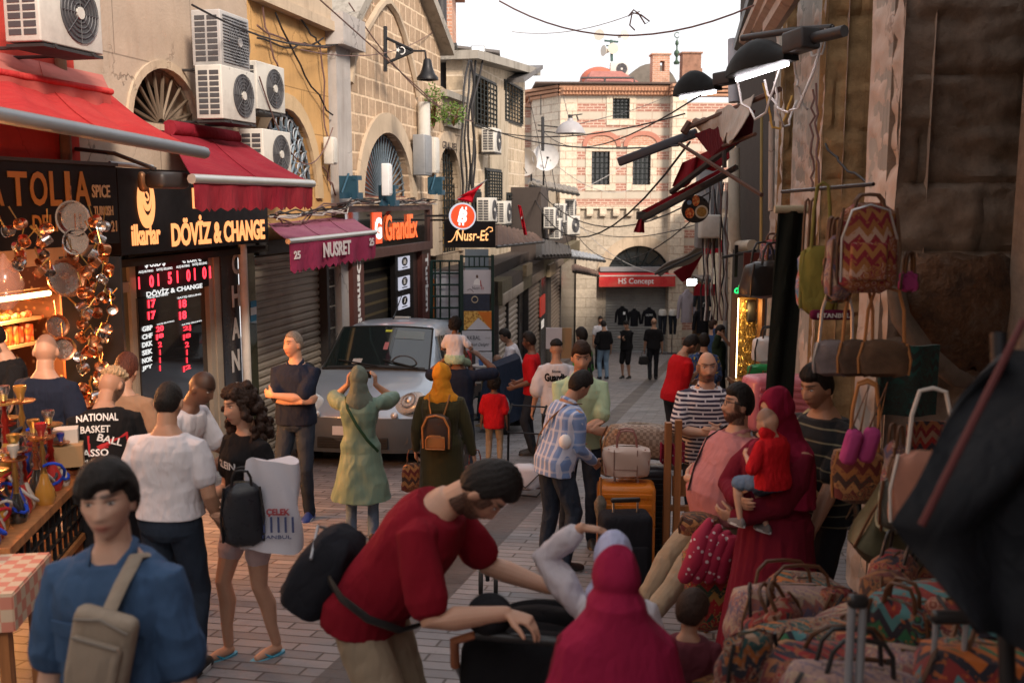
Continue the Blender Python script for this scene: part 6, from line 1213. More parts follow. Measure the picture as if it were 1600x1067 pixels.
def person(label, px, D, H=1.75, face=0, lean=0, side=0, twist=0, head=(0, 0, 0), ra=None, la=None, rp=None, lp=None, rfoot=None, lfoot=None, pelvis=None, skin='mid', hair=('short', 'black'), beard=None, top=None, bottom=None, shoes=None, group=None, fat=1.0, belly=0.0, wide=1.0, rh={}, lh={}, root=None, hy=0, fem=False, nose=1.0, jaw=1.0, hijab=None, hsc=1.0, vox=None, legs=None, smile=0, name='person', eyes=True, z0=None, brow=1.0):
 s = H/1.75; base = root if root is not None else G(px, D); vox = vox or max(.0042, min(.0125, .00088*D))
 if z0 is not None: base = V(base.x, base.y, z0)
 t = thing(name, label, 'baby' if name == 'baby' else 'person', base, group=group); t.matrix_basis = Matrix.Translation(base) @ Matrix.Rotation(R(180+face), 4, 'Z') @ Matrix.Scale(s, 4)
 wy = lambda v: (Matrix.Rotation(R(180+face), 4, 'Z') @ Vector(v)).y*s
 gl = lambda x, y: -SLOPE*wy((x, y, 0))/s
 vox /= s
 pel = V(0, 0, .96) if pelvis is None else V(*pelvis)
 TR = Matrix.Translation(pel) @ Matrix.Rotation(R(-lean), 4, 'X') @ Matrix.Rotation(R(side), 4, 'Y') @ Matrix.Rotation(R(twist), 4, 'Z') @ Matrix.Translation(-V(0, 0, .96))
 T = lambda x, y, z: TR @ V(x, y, z); TX, TY = (TR.to_3x3() @ V(1, 0, 0)), (TR.to_3x3() @ V(0, 1, 0))
 PR = Matrix.Translation(pel) @ Matrix.Rotation(R(-lean*.3), 4, 'X') @ Matrix.Translation(-V(0, 0, .96)); PX, PY = PR.to_3x3() @ V(1, 0, 0), PR.to_3x3() @ V(0, 1, 0)
 sw = .172*wide
 sh = {1: T(sw*.97, -.005, 1.372), -1: T(-sw*.97, -.005, 1.372)}
 hp = {1: PR @ V(.085, 0, .93), -1: PR @ V(-.085, 0, .93)}
 nk = T(0, -.015, 1.47)
 yaw, pit, rol = head; HM = Matrix.Translation(nk) @ TR.to_3x3().to_4x4() @ Matrix.Rotation(R(lean*.35+hy), 4, 'X') @ Matrix.Rotation(R(yaw), 4, 'Z') @ Matrix.Rotation(R(-pit), 4, 'X') @ Matrix.Rotation(R(rol), 4, 'Y') @ Matrix.Translation(V(0, .02, .155)) @ Matrix.Scale(hsc, 4)
 arm = {}
 for sg, tg, pole in ((1, ra, rp), (-1, la, lp)):
  tg = V(*tg) if tg else sh[sg]+V(sg*.07, .03, -.53)
  pole = V(*pole) if pole else V(sg*.35, -1, -.2)
  el, wr = two(sh[sg], tg, .285, .255, pole); arm[sg] = (sh[sg], el, wr)
 leg = {}
 for sg, ft in ((1, rfoot), (-1, lfoot)):
  if ft is None: ft = (sg*.11, 0)
  z = ft[2] if len(ft) > 2 else gl(ft[0], ft[1])
  an = V(ft[0], ft[1], z+.085); k, an = two(hp[sg], an, .445, .42, V(sg*.12, 1, .1) if len(ft) < 4 else V(*ft[3])); leg[sg] = (hp[sg], k, an)
 b = Skin(); fx = fat
 def torso(sc, add, z_lo, z_hi=1.5, hem=None, be=belly):
  prof = [(.84, .150, .105, 0), (.90, .160, .112, 0), (.97, .163, .112, 0), (1.06, .148, .102, .004), (1.15, .146, .100, .006), (1.24, .154, .106, .004), (1.31, .160, .112, 0), (1.365, .150, .104, -.006), (1.41, .122, .090, -.012), (1.445, .090, .074, -.016), (1.475, .068, .066, -.016), (1.50, .054, .056, -.014)]
  if fem: prof = [(z, rx*(.93 if z > 1.0 else 1.02)*(.9 if 1.05 < z < 1.2 else 1), ry*(1.1 if 1.2 < z < 1.35 else .95), y) for z, rx, ry, y in prof]
  rr = []
  for z, rx, ry, y in prof:
   if z < z_lo-.001 or z > z_hi: continue
   g = math.exp(-((z-1.09)/.13)**2)*be; f = fx if z < 1.4 else 1+(fx-1)*.4
   M2, X2, Y2 = (TR, TX, TY) if z > 1.0 else (PR, PX, PY)
   rr.append(ellr(M2 @ V(0, y+g*.5, z), X2, Y2, (rx*f*sc+add+g*.25)*(wide if z > 1.1 else 1), ry*f*sc+add+g*.6, sq=.5))
  return rr
 b.rings(torso(.97, -.006, .88))
 b.limb([T(0, -.02, 1.42), HM @ V(0, -.018, -.07)], [.058*(1+(fat-1)*.5), .054], 16)
 for sg in (1, -1):
  A, E, Wr = arm[sg]; m1 = A.lerp(E, .35); m2 = E.lerp(Wr, .3); af = .5+.5*fat
  b.limb([T(sg*sw*.42, -.008, 1.392), A, m1, E, m2, Wr], [.046*af, .052*af, .049*af, .040*af, .041*af, .026], 14)
  hand(b, sg, E, Wr, **(rh if sg == 1 else lh), rad=.0085 if D < 6 else .0095)
 bare = legs or (bottom and bottom['kind'] in ('shorts', 'skirt'))
 if bare:
  for sg in (1, -1):
   h_, k_, a_ = leg[sg]; cf = k_.lerp(a_, .32)+V(0, -.02, 0); lf = .5+.5*fat; b.limb([h_, h_.lerp(k_, .4), k_, cf, k_.lerp(a_, .7), a_], [.085*lf, .078*lf, .052*lf, .056*lf, .038*lf, .032], 14)
   fo = foot_dir(k_, a_); b.limb([a_+V(0, -.01, -.045), a_+fo*.07+V(0, 0, -.05), a_+fo*.14+V(0, 0, -.062)], [.030, .033, .024], 12)
 b.rings(head_rings(HM, fem=fem, nose=nose, jaw=jaw, n=56 if D < 8 else 32, k=50 if D < 8 else 26))
 for sg in (1, -1): # ears
  em = HM @ Matrix.Translation(V(sg*.076, -.006, -.008)) @ Matrix.Rotation(R(12*sg), 4, 'Z') @ Matrix.Rotation(R(-8), 4, 'X'); b.b.sphere((0, 0, 0), (.0095, .018, .031), 12, 8, m=em)
 HI = HM.inverted(); skc = SK[skin]
 hcol = (.10, .09, .09) if hair and hair[1] != 'grey' else (.45, .40, .38)
 def post(o, me):
  co = getco(me); hm = np.array(HI); q = co @ hm[:3, :3].T+hm[:3, 3]; x, y, z = q.T; n = len(co); c = np.ones((n, 4)); inh = (np.abs(x) < .1)&(np.abs(y) < .16)&(np.abs(z) < .15)
  g = lambda cx, cz, sx, sz: np.exp(-((np.abs(x)-cx)/sx)**2-((z-cz)/sz)**2)*(y > .03)*inh
  def ap(m, col):
   for i in range(3): c[:, i] *= 1-m*(1-col[i])
  ap(np.clip(g(0, -.063, .0235, .0105)*1.5, 0, 1), (.72, .42, .42)); ap(np.clip(g(0, -.0635, .022, .002)*1.3, 0, 1), (.3, .2, .2))
  ap(np.clip((g(.032, .0385, .019, .0048)+g(.022, .036, .012, .004))*2.6*brow, 0, .95), (.10, .08, .08)); ap(np.clip(g(.032, .0205, .017, .0035)*1.8, 0, .9), (.14, .09, .08)); ap(np.clip(g(.032, .003, .016, .007)*.5, 0, .3), (.6, .45, .45)); ap(np.clip(g(.04, -.03, .02, .016)*.35, 0, 1), (1, .78, .75))
  if beard:
   kind, st_ = beard; r_ = npnoise(q, 500, 3, 2)*.12
   jl = (z < -.03+.0*y)&(y > -.035)&inh; m = np.clip((-.026-z)/.02, 0, 1)*(y > -.03)*(z > -.12)*inh; m = np.maximum(m, np.exp(-((np.abs(x)-.068)/.014)**2)*(np.abs(y-.02) < .03)*(z < .03)*(z > -.06)*inh)
   m *= 1-np.clip(g(0, -.0635, .020, .009)*1.8, 0, 1); m *= 1-np.clip(g(.036, -.035, .014, .014)*1.3, 0, 1)
   m = np.clip(m*(1+r_)*st_, 0, .94); ap(m, (.10, .08, .075) if hair[1] != 'grey' else (.26, .25, .26))
   if kind == 'full':
    nn = getn(me); co += nn*(m*(.006+.003*npnoise(q, 700, 9, 2)))[:, None]; me.vertices.foreach_set('co', co.astype('f').ravel())
  if hair and hair[0] == 'buzz':
   m = np.clip((z-(.035+.25*(np.clip(y, 0, 1)))+.03-(-y*.55).clip(0, .06))/.02, 0, 1)*inh*(st if (st := hair[2] if len(hair) > 2 else .75) else 1); ap(m, hcol)
  if hair and hair[0] == 'bald':
   m = np.clip((.045-z)/.03, 0, 1)*np.clip((-y-.0)/.02, 0, 1)*inh*(z > -.05)*.55; ap(m, hcol)
  at = me.color_attributes.new('tint', 'FLOAT_COLOR', 'POINT'); at.data.foreach_set('color', c.astype('f').ravel())
 body = finish(b, 'body', skc, t, vox, 2, post)
 if eyes and D < 12 and not (120 < abs((face+yaw+180) % 360-180)):
  for sg in (1, -1):
   e = MB(); e.sphere((0, 0, 0), (.0140, .010, .0052), 16, 10); eo = e.build('eye', eyem, t); eo.matrix_basis = HM @ Matrix.Translation(V(sg*.032, head_pt(.41, .90, .115, fem=fem)[1]-.0035, .0125)) @ Matrix.Rotation(R(-14*sg), 4, 'Z')
 if hair and hair[0] in HAIRS and not hijab: HAIRS[hair[0]](t, HM, HR[hair[1]], vox, D)
 if hijab: hijab_mesh(t, HM, TR, hijab, vox)
 if top:
  k = Skin(); lo = top.get('loose', .012); sl = top.get('sleeve', 'short'); hem = top.get('hem', .88); R0 = torso(1.0, lo, max(hem, .9), top.get('neck', 1.46))
  ext = []
  if hem < .9:
   flare = top.get('flare', 0); n_ = 1+int((.9-hem)/.12)
   for i in range(n_, 0, -1):
    z = .9-(.9-hem)*i/n_; f = (.9-z); w2 = .165*fx+lo+flare*f; cz = PR @ V(0, 0, .9)+V(0, -.0, z-.9); ext.append(ellr(cz, PX, PY, w2, .125*fx+lo+flare*f*.8))
  k.rings(ext+R0)
  for sg in (1, -1):
   A, E, Wr = arm[sg]; af = .5+.5*fat; u = top.get('wid', 1.0)
   if sl == 'short': q = top.get('slen', .62); end = A.lerp(E, q); k.limb([T(sg*sw*.42, -.008, 1.396), A, A.lerp(E, q*.55), end], [.054*af, .062*af+lo*.2, (.062*af+lo*.4)*u, (.064*af+lo*.4)*u], 16)
   elif sl == 'long': k.limb([T(sg*sw*.42, -.008, 1.396), A, A.lerp(E, .5), E, E.lerp(Wr, .5), E.lerp(Wr, top.get('slen', .93))], [.054*af, .062*af, .058*af*u+lo*.3, .050*af*u+lo*.3, .044*af*u+lo*.3, .036*af*u+lo*.3], 16)
   elif sl == 'elbow': k.limb([T(sg*sw*.42, -.008, 1.396), A, A.lerp(E, .5), E.lerp(Wr, .06)], [.054*af, .064*af, .068*af*u, .066*af*u], 16)
  finish(k, top.get('name', 't_shirt'), top['mat'], t, max(vox, .006/s), 5, wrinkle(top.get('wr', .0055), top.get('ws', 13), int(px), (1, 1, .75)))
  if top.get('collar'):
   c = MB()
   for sg in (1, -1): c.tube([T(0, .092, 1.385)+TX*sg*.012, T(sg*.052, .068, 1.43), T(sg*.072, 0, 1.468), T(sg*.05, -.062, 1.482), T(0, -.082, 1.485)], [.012, .018, .017, .016, .016], 8, flat=.45, side=tuple(TR.to_3x3() @ V(0, 0, 1)))
   c.build('collar', top.get('collar_mat', top['mat']), t)
 if bottom:
  k = Skin(); kd = bottom['kind']; lo = bottom.get('loose', .012)
  if kd == 'skirt':
   rr = []; z1 = bottom.get('z', .12);
   for i in range(9):
    f = i/8; z = z1+(1.04-z1)*f; cx = (leg[1][2].x+leg[-1][2].x)/2*(1-f)*.8; cy = (leg[1][2].y+leg[-1][2].y)/2*(1-f)*.8; g = bottom.get('flare', .10)*(1-f)
    rr.append(ellr(V(pel.x*f+cx, pel.y*f+cy, z+gl(cx, cy)*(1-f)), PX, PY, .160*fx+lo+g, .115*fx+lo+g*.9))
   k.rings(rr)
  else:
   k.rings([ellr(PR @ V(0, 0, z), PX, PY, (rx*fx)+lo*.6, (ry*fx)+lo*.6) for z, rx, ry in ((.84, .12, .09), (.88, .155, .11), (.93, .164, .115), (.98, .160, .110), (1.03, .148, .104))])
   w_ = bottom.get('w', 1.0)
   for sg in (1, -1):
    h_, k_, a_ = leg[sg]; lf = (.6+.4*fat)*w_
    if kd == 'trousers': k.limb([h_+V(0, 0, .0), h_.lerp(k_, .4), k_, k_.lerp(a_, .5), a_+(a_-k_).normalized()*bottom.get('drop', .02)], [.092*lf, .084*lf, .066*lf, .058*lf, bottom.get('cuff', .056)], 16)
    else: q = bottom.get('len', .95); e = h_.lerp(k_, q) if q <= 1 else k_.lerp(a_, q-1); k.limb([h_, h_.lerp(k_, .5*min(q, 1)), e], [.096*lf, .090*lf, .084*lf], 16)
  finish(k, kd, bottom['mat'], t, max(vox, .0065/s), 4, wrinkle(bottom.get('wr', .006), 11, int(px)+5, (1, 1, .8) if kd != 'skirt' else (1.6, 1.6, .12)))
 if shoes:
  for sg in (1, -1):
   h_, k_, a_ = leg[sg]; fo = foot_dir(k_, a_); k = MB(); m_, sole = shoes if isinstance(shoes, tuple) else (shoes, None)
   sd = V(fo.y, -fo.x, 0); B_ = a_+V(0, 0, -.085)
   def sec(x, w_, h_, lo=0.0, g=1): return [tuple(B_+fo*x+sd*(w_*math.cos(a)*g)+V(0, 0, lo+h_*max(0, math.sin(a))*1.0)) for a in [2*PI*i/18 for i in range(18)]]
   k.loft([sec(x, w_, h_, .006) for x, w_, h_ in ((-.075, .012, .03), (-.07, .030, .065), (-.045, .038, .095), (.0, .039, .105), (.045, .040, .085), (.09, .044, .062), (.14, .045, .05), (.175, .036, .038), (.195, .014, .02))]); so = k.build('shoe', m_, t)
   if sole: q = MB(); q.loft([[tuple(B_+fo*(.06+.142*math.cos(a))+sd*(.048*math.sin(a)*(1 if math.cos(a) > 0 else .85))+V(0, 0, z)) for a in [2*PI*i/20 for i in range(20)]] for z in (-.006, .022)]); q.build('sole', sole, so)
 t['_d'] = 0; del t['_d']
 return dict(t=t, T=T, TR=TR, HM=HM, arm=arm, leg=leg, M=t.matrix_basis.copy(), s=s, W=lambda v: t.matrix_basis @ V(*v))
def foot_dir(k_, a_): d = V((k_-a_).x*.0, 1, 0); return d.normalized()
def hand(b, sg, E, Wr, rad=.0085, curl=.35, dir=None, palm=None, spread=.10, thumb=1):
 d = V(*dir).normalized() if dir else (Wr-E).normalized(); pn = V(*palm).normalized() if palm else V(-sg, .15, 0)
 pn = (pn-d*pn.dot(d)); pn = pn.normalized() if pn.length > 1e-3 else d.orthogonal().normalized()
 sd = d.cross(pn).normalized()             # across the palm
 th = sd if sd.dot(V(0, 1, .6)) > 0 else -sd       # thumb side
 c0 = Wr+d*.012
 b.rings([ellr(Wr+d*x, th, pn, w_, h_, 14) for x, w_, h_ in ((.0, .024, .019), (.03, .034, .017), (.06, .039, .015), (.085, .038, .013), (.095, .032, .010))])
 for i, (off, L_) in enumerate(((.029, .072), (.010, .080), (-.010, .074), (-.028, .058))):
  p = Wr+d*(.084-.006*abs(i-1))+th*off; a = R(12+curl*55); q = (d+th*off*spread*8).normalized(); pts = [p-q*.015, p]
  for j, f in enumerate((.45, .30, .25)):
   q = (q*math.cos(a*(.7 if j == 0 else 1))+pn*math.sin(a*(.7 if j == 0 else 1))).normalized(); p = p+q*L_*f; pts.append(p)
  b.limb(pts, [rad*1.02, rad*1.05, rad, rad*.92, rad*.8], 10)
 if thumb: p = Wr+d*.022+th*.024; q = (d*.65+th*.7+pn*.25).normalized(); p1 = p+q*.035; q2 = (d*.85+th*.35+pn*.35).normalized(); b.limb([p, p1, p1+q2*.03, p1+q2*.03+(q2+pn*.3*curl*2).normalized()*.024], [rad*1.45, rad*1.3, rad*1.1, rad*.9], 10)
def hshell(t, HM, mt, vox, thick, mask, rough=.004, seed=1, n=60, k=44, sc=60, name='hair', fl=1):
 m = MB(); rr = []
 for i in range(k+1):
  a = -PI/2+PI*min(max(i/k, .01), .99); ring = []
  for j in range(n):
   x, y, z = math.cos(a)*math.cos(2*PI*j/n), math.cos(a)*math.sin(2*PI*j/n), math.sin(a); p = V(*head_pt(x, y, z, nose=0)); d = V(x, y, z).normalized(); w_ = mask(x, y, z); th = thick(x, y, z) if callable(thick) else thick
   ring.append(tuple(p+d*(th*w_-.012*(1-w_))))
  rr.append(ring)
 m.loft(rr)
 if D < 10 and fl:
  r2 = random.Random(seed); cr0 = V(0, -.35, .9).normalized(); N_ = int(2600 if D < 5 else 1100)
  for q in range(N_):
   d = V(r2.gauss(0, 1), r2.gauss(0, 1), r2.gauss(0, 1)).normalized()
   if mask(d.x, d.y, d.z) < .55: continue
   pts = []; li = r2.uniform(.0, .006); wv = V(r2.uniform(-1, 1), r2.uniform(-1, 1), r2.uniform(-1, 1))*.35
   for k_ in range(6):
    th = thick(d.x, d.y, d.z) if callable(thick) else thick; w_ = mask(d.x, d.y, d.z); pts.append(V(*head_pt(d.x, d.y, d.z, nose=0))+d*(th*max(w_, .35)+li*(1+k_*.25)))
    f = (d-cr0); f = f-d*f.dot(d); f = (f.normalized()+wv); d = (d+f*.085).normalized()
   m.tube(pts, [.0012, .0016, .0016, .0014, .001, .0004], 3)
 o = m.build(name, mt, t); o.matrix_basis = HM.copy()
 mo = o.modifiers.new('s', 'SUBSURF'); mo.levels = mo.render_levels = 1
 def post(o, me):
  co, nn = getco(me), getn(me); r_ = npnoise(co*np.array((1, 1, .45)), sc*5, seed); co += nn*(rough*r_)[:, None]; me.vertices.foreach_set('co', co.astype('f').ravel())
 PJ.append((o, post)); return o
def sstep(a, b, x): q = min(1, max(0, (x-a)/(b-a))); return q*q*(3-2*q)
def scalp(front=.52, sidez=-.05, back=-.50, w_=.14):
 def f(x, y, z):
  if y > .25: zl = front-.22*max(0, abs(x)-.45)*0
  zl = front if y > .45 else (sidez+(front-sidez)*sstep(.12, .5, y) if y > .0 else sidez+(back-sidez)*sstep(.05, .55, -y))
  return sstep(zl-w_/2, zl+w_/2, z)
 return f
HAIRS = dict(
 short=lambda t, HM, m, v, D: hshell(t, HM, m, v, lambda x, y, z: .012+.016*max(0, z)**2+(.010*max(0, y) if z > .6 else 0), scalp(), .0012, 3),
 quiff=lambda t, HM, m, v, D: hshell(t, HM, m, v, lambda x, y, z: .008+.030*max(0, z)**2+(.030*max(0, y)*max(0, z)), scalp(.5, .05, -.35), .0018, 5),
 top=lambda t, HM, m, v, D: hshell(t, HM, m, v, lambda x, y, z: .020+.02*max(0, y), scalp(.55, .45, .40, .12), .005, 8),
 mop=lambda t, HM, m, v, D: hshell(t, HM, m, v, lambda x, y, z: .019+.012*max(0, z)+.006*abs(x), lambda x, y, z: sstep(-.08, .08, z-((.52-.22*sstep(.02, .5, x+.08) if True else 0)+(-.10 if x < -.45 else 0) if y > .35 else (-.05+(.42)*sstep(.1, .4, y) if y > 0 else -.05-.45*sstep(.05, .5, -y)))), .0012, 4, sc=45),
 afro=lambda t, HM, m, v, D: hshell(t, HM, m, v, .034, scalp(.5, -.12, -.55), .010, 6, sc=85, fl=0),
 tidy=lambda t, HM, m, v, D: hshell(t, HM, m, v, lambda x, y, z: .016+.012*max(0, z), scalp(.5, -.05, -.6), .0012, 7),
 sparse=lambda t, HM, m, v, D: hshell(t, HM, m, v, .006, scalp(.62, .1, -.5), .001, 9))
def curly_long(t, HM, m, v, D):
 k = Skin(); r2 = random.Random(5)
 for i in range(150):
  a = r2.uniform(PI*.72, PI*2.28); z = r2.uniform(-.24, .115); rr_ = .078+.05*sstep(.1, -.15, z)+r2.uniform(-.012, .014)
  if z > .05: rr_ = .085*math.sqrt(max(.05, 1-((z-.03)/.10)**2))+.01
  if z < -.02 and math.sin(a) > .35: continue
  if z < .06 and math.sin(a) > .0 and abs(math.cos(a)) < .8: continue
  k.b.sphere((rr_*math.cos(a), rr_*math.sin(a)*1.12-.012, z), r2.uniform(.017, .032), 10, 7)
 k.rings([[(.078*c*math.cos(q), .095*c*math.sin(q)-.012, z) for q in [2*PI*j/20 for j in range(20)]] for c, z in ((.5, -.2), (.9, -.1), (1.0, 0), (1.05, .06), (.85, .105), (.3, .13))][::1]) if False else None
 o = finish(k, 'hair', m, t, max(v, .006), 2, lambda o, me: wrinkle(.006, 120, 3)(o, me)); o.matrix_basis = HM.copy()
 hshell(t, HM, m, v, .024, scalp(.55, -.1, -.6), .007, 6, sc=70, name='hair_top')
HAIRS['curlylong'] = curly_long
def hijab_mesh(t, HM, TR, hj, vox):
 k = Skin(); th = .016; open_ = hj.get('open', True); rr = []; n, kk = 48, 34
 for i in range(kk+1):
  a = -PI/2+PI*min(max(i/kk, .01), .99); ring = []
  for j in range(n):
   x, y, z = math.cos(a)*math.cos(2*PI*j/n), math.cos(a)*math.sin(2*PI*j/n), math.sin(a); p = V(*head_pt(x, y, z, nose=0)); e = ((x/.62)**2+((z+.05)/.68)**2) if y > 0 else 9
   w_ = sstep(.8, 1.15, e) if open_ else 1; d = V(x, y, z).normalized(); ring.append(tuple(HM @ (p+d*((th+.012*max(0, -y))*w_-.014*(1-w_)))))
  rr.append(ring)
 ng = hj.get('neck', 1.0); k.rings(rr); X, Y = TR.to_3x3() @ V(1, 0, 0), TR.to_3x3() @ V(0, 1, 0)
 h0 = HM @ V(0, -.02, -.06); dr = hj.get('drape', .22); wd = hj.get('wid', .16)
 pts = [(h0+V(0, 0, .03), .078, .100), (HM @ V(0, -.025, -.075), .088*ng, .102*ng), (HM @ V(0, -.025, -.125), .096*ng, .106*ng), (TR @ V(0, -.015, 1.46), .118*ng, .116*ng), (TR @ V(0, -.01, 1.43), (.118*ng+wd)/2, .126*ng), (TR @ V(0, -.005, 1.395), wd, .137*ng)]
 for q in (.35, .7, 1): pts.append((TR @ V(0, 0, 1.395-dr*q), wd*1.05+hj.get('flare', 0)*q, .148*ng+hj.get('flare', 0)*.75*q))
 k.rings([ellr(c, X, Y, a, q, 34) for c, a, q in pts])
 finish(k, 'hijab', hj['mat'], t, max(vox, .006), 5, wrinkle(hj.get('wr', .006), hj.get('ws', 16), 3, (1, 1, .55)))
def onbody(pd, s_, objname, cx, cz, w_, h_, mt, back=True, shear=0, bold=.02, rows=None, lift=.006, tilt=0, nm='lettering'):  # lettering that follows a garment
 o = next(c for c in KIDS[pd['t'].name] if c.name.split('.')[0] == objname)
 bv = BVHTree.FromPolygons([v.co for v in o.data.vertices], [p.vertices for p in o.data.polygons])
 cu = bpy.data.curves.new('x', 'FONT'); cu.body = s_; cu.offset = bold; cu.align_x = 'CENTER'; cu.align_y = 'CENTER'; cu.shear = shear; cu.resolution_u = 2
 q = bpy.data.objects.new('x', cu); COL.objects.link(q); me = bpy.data.meshes.new_from_object(q.evaluated_get(bpy.context.evaluated_depsgraph_get())); bpy.data.objects.remove(q)
 vs = [v.co.copy() for v in me.vertices]; xs = [v.x for v in vs]; ys = [v.y for v in vs]; X0, Y0 = (min(xs)+max(xs))/2, (min(ys)+max(ys))/2; sx, sy = w_/(max(xs)-min(xs)), h_/(max(ys)-min(ys)); TR = pd['TR']; sg = -1 if back else 1
 bm = bmesh.new(); bm.from_mesh(me); bmesh.ops.triangulate(bm, faces=bm.faces)
 lg = [e for e in bm.edges if e.calc_length() > .18]
 if lg: bmesh.ops.subdivide_edges(bm, edges=lg, cuts=2)
 for v in bm.verts:
  dx, dz = (v.co.x-X0)*sx, (v.co.y-Y0)*sy; dx, dz = dx*math.cos(tilt)-dz*math.sin(tilt), dx*math.sin(tilt)+dz*math.cos(tilt)
  p = TR @ V((cx+dx)*(-sg), sg*.5, cz+dz); d = TR.to_3x3() @ V(0, -sg, 0); h = bv.ray_cast(p, d); v.co = (h[0]-d*lift) if h[0] is not None else p+d*.35
 m2 = bpy.data.meshes.new(nm); bm.to_mesh(m2); bm.free(); bpy.data.meshes.remove(me); return link(nm, m2, mt, o)
# ================================================================ the crowd
def shirtmat(name, fn, rough=.85):
 t = NT(name); v2, sp, v = xz(t); c = fn(t, sp, v); h = t.math('ADD', t.noise(v, 400, 2), t.math('MULTIPLY', t.noise(v, 15, 4), 2)); return t.out(col=c, rough=rough, normal=t.bump(h, .25, .004), sheen=.1, spec=.2)
def st_dash(t, sp, v):
 z = t.math('ADD', sp.outputs[2], t.math('MULTIPLY', t.noise(v, 5, 2), .012)); r_ = t.math('MULTIPLY', z, 1/.034); st = t.math('LESS_THAN', t.math('FRACT', r_), .52)
 x = t.math('FRACT', t.math('ADD', t.math('MULTIPLY', sp.outputs[0], 5.2), t.math('MULTIPLY', t.math('FLOOR', r_), .37))); gap = t.math('GREATER_THAN', x, .06); return t.mix(t.math('MULTIPLY', st, gap), (.60, .56, .58), (.035, .028, .055))
def st_blue(t, sp, v):
 f = t.math('FRACT', t.math('MULTIPLY', sp.outputs[0], 17)); a = t.math('LESS_THAN', f, .35); f2 = t.math('FRACT', t.math('MULTIPLY', sp.outputs[2], 9)); b_ = t.math('LESS_THAN', f2, .18); c = t.mix(t.math('MULTIPLY', a, .9), (.19, .30, .56), (.58, .62, .74)); return t.mix(t.math('MULTIPLY', b_, .45), c, (.62, .66, .76))
def st_hoop(t, sp, v): return t.mix(t.math('LESS_THAN', t.math('FRACT', t.math('MULTIPLY', sp.outputs[2], 15)), .13), (.012, .014, .017), (.16, .15, .10))
def st_pat(t, sp, v):
 f = t.noise(v, 16, 4, .7); return t.ramp(f, [(.40, (.012, .014, .03)), (.5, (.04, .10, .28)), (.56, (.015, .015, .02)), (.62, (.55, .42, .05)), (.68, (.01, .01, .012))])
def st_green(t, sp, v): f = t.noise(v, 14, 4, .7); return t.mix(t.step(f, .48, .56), (.008, .012, .010), (.06, .42, .05))
def st_olive(t, sp, v):
 a = t.math('LESS_THAN', t.math('FRACT', t.math('MULTIPLY', sp.outputs[2], 42)), .45); b_ = t.math('LESS_THAN', t.math('FRACT', t.math('MULTIPLY', sp.outputs[0], 42)), .45); return t.mix(t.math('MULTIPLY', a, b_), (.05, .045, .018), (.022, .02, .010))
def st_greendress(t, sp, v): f = t.noise(t.n('Mapping', {0: v, 3: (5, 5, .7)}).outputs[0], 1.6, 4, .6); return t.mix(t.step(f, .35, .65), (.12, .21, .17), (.21, .29, .21))
M_dash = shirtmat('dashed striped shirt', st_dash); M_blue = shirtmat('blue white plaid shirt', st_blue); M_hoop = shirtmat('black hooped shirt', st_hoop); M_pat = shirtmat('dark floral print', st_pat); M_grn = shirtmat('black green print', st_green); M_olv = shirtmat('olive knit', st_olive); M_gd = shirtmat('sage green satin', st_greendress, .45)
ROSE = fabric('dusty rose pique', (.50, .20, .20)); MINT = fabric('mint pique', (.42, .55, .36)); CHAM = fabric('blue chambray', (.055, .105, .20), wv=700, st=.4); WINE = fabric('wine red crepe', (.22, .010, .035), vs=2); WINED = fabric('dark wine crepe', (.15, .010, .024)); MUST = fabric('mustard scarf', (.62, .25, .022), vs=3); SAGE = fabric('grey sage scarf', (.11, .14, .12), fade=(.17, .20, .16)); TAUPE = fabric('taupe canvas', (.33, .27, .21)); PALEB = fabric('pale lilac cloth', (.42, .44, .62)); GREYT = fabric('charcoal cotton', (.03, .035, .045))
tr = lambda m, **k: dict(kind='trousers', mat=m, **k)
Pp = {}
Pp['blue'] = person('young man in blue denim shirt walking toward the camera with sling bag', 172, 2.97, 1.645, root=V(-1.2, 2.89, gz(2.89)), face=-6, lean=2, head=(12, -3, 3), ra=(.27, .04, .82), la=(-.26, .06, .80), skin='asian', hair=('mop', 'black'), top=dict(mat=CHAM, sleeve='short', slen=.88, loose=.03, hem=.84, wid=1.12, wr=.010, ws=12, name='shirt', collar=1), bottom=tr(DEN), shoes=SHOEB, nose=.8, fat=1.0, wide=1.0, jaw=1.12)
Pp['polo'] = person('man in white t-shirt and jeans seen from behind, beside the curly haired woman', 278, 5.7, 1.70, face=172, lean=3, head=(6, 10, 0), ra=(.26, .12, .88), la=(-.22, .20, .98), skin='tan', hair=('sparse', 'black'), top=dict(mat=WHT, loose=.016, hem=.93, wr=.006), bottom=tr(DEN, w=1.04), shoes=(SHOEB, SHOEW), fat=1.10, wide=1.08, belly=.01)
Pp['curly'] = person('smiling woman with long curly hair in black t-shirt carrying a plastic bag', 396, 6.0, 1.66, face=-42, lean=0, head=(-4, 8, 4), ra=(.10, .26, 1.02), la=(-.20, .22, 1.04), skin='mid', fem=True, hair=('curlylong', 'brown'), top=dict(mat=BLK, hem=.92, loose=.016, wr=.005), bottom=dict(kind='shorts', mat=fabric('pink white shorts', (.55, .42, .42)), len=.55), shoes=None, fat=.95, rfoot=(.12, .10), lfoot=(-.08, -.12), lh=dict(curl=.8), rh=dict(curl=.8))
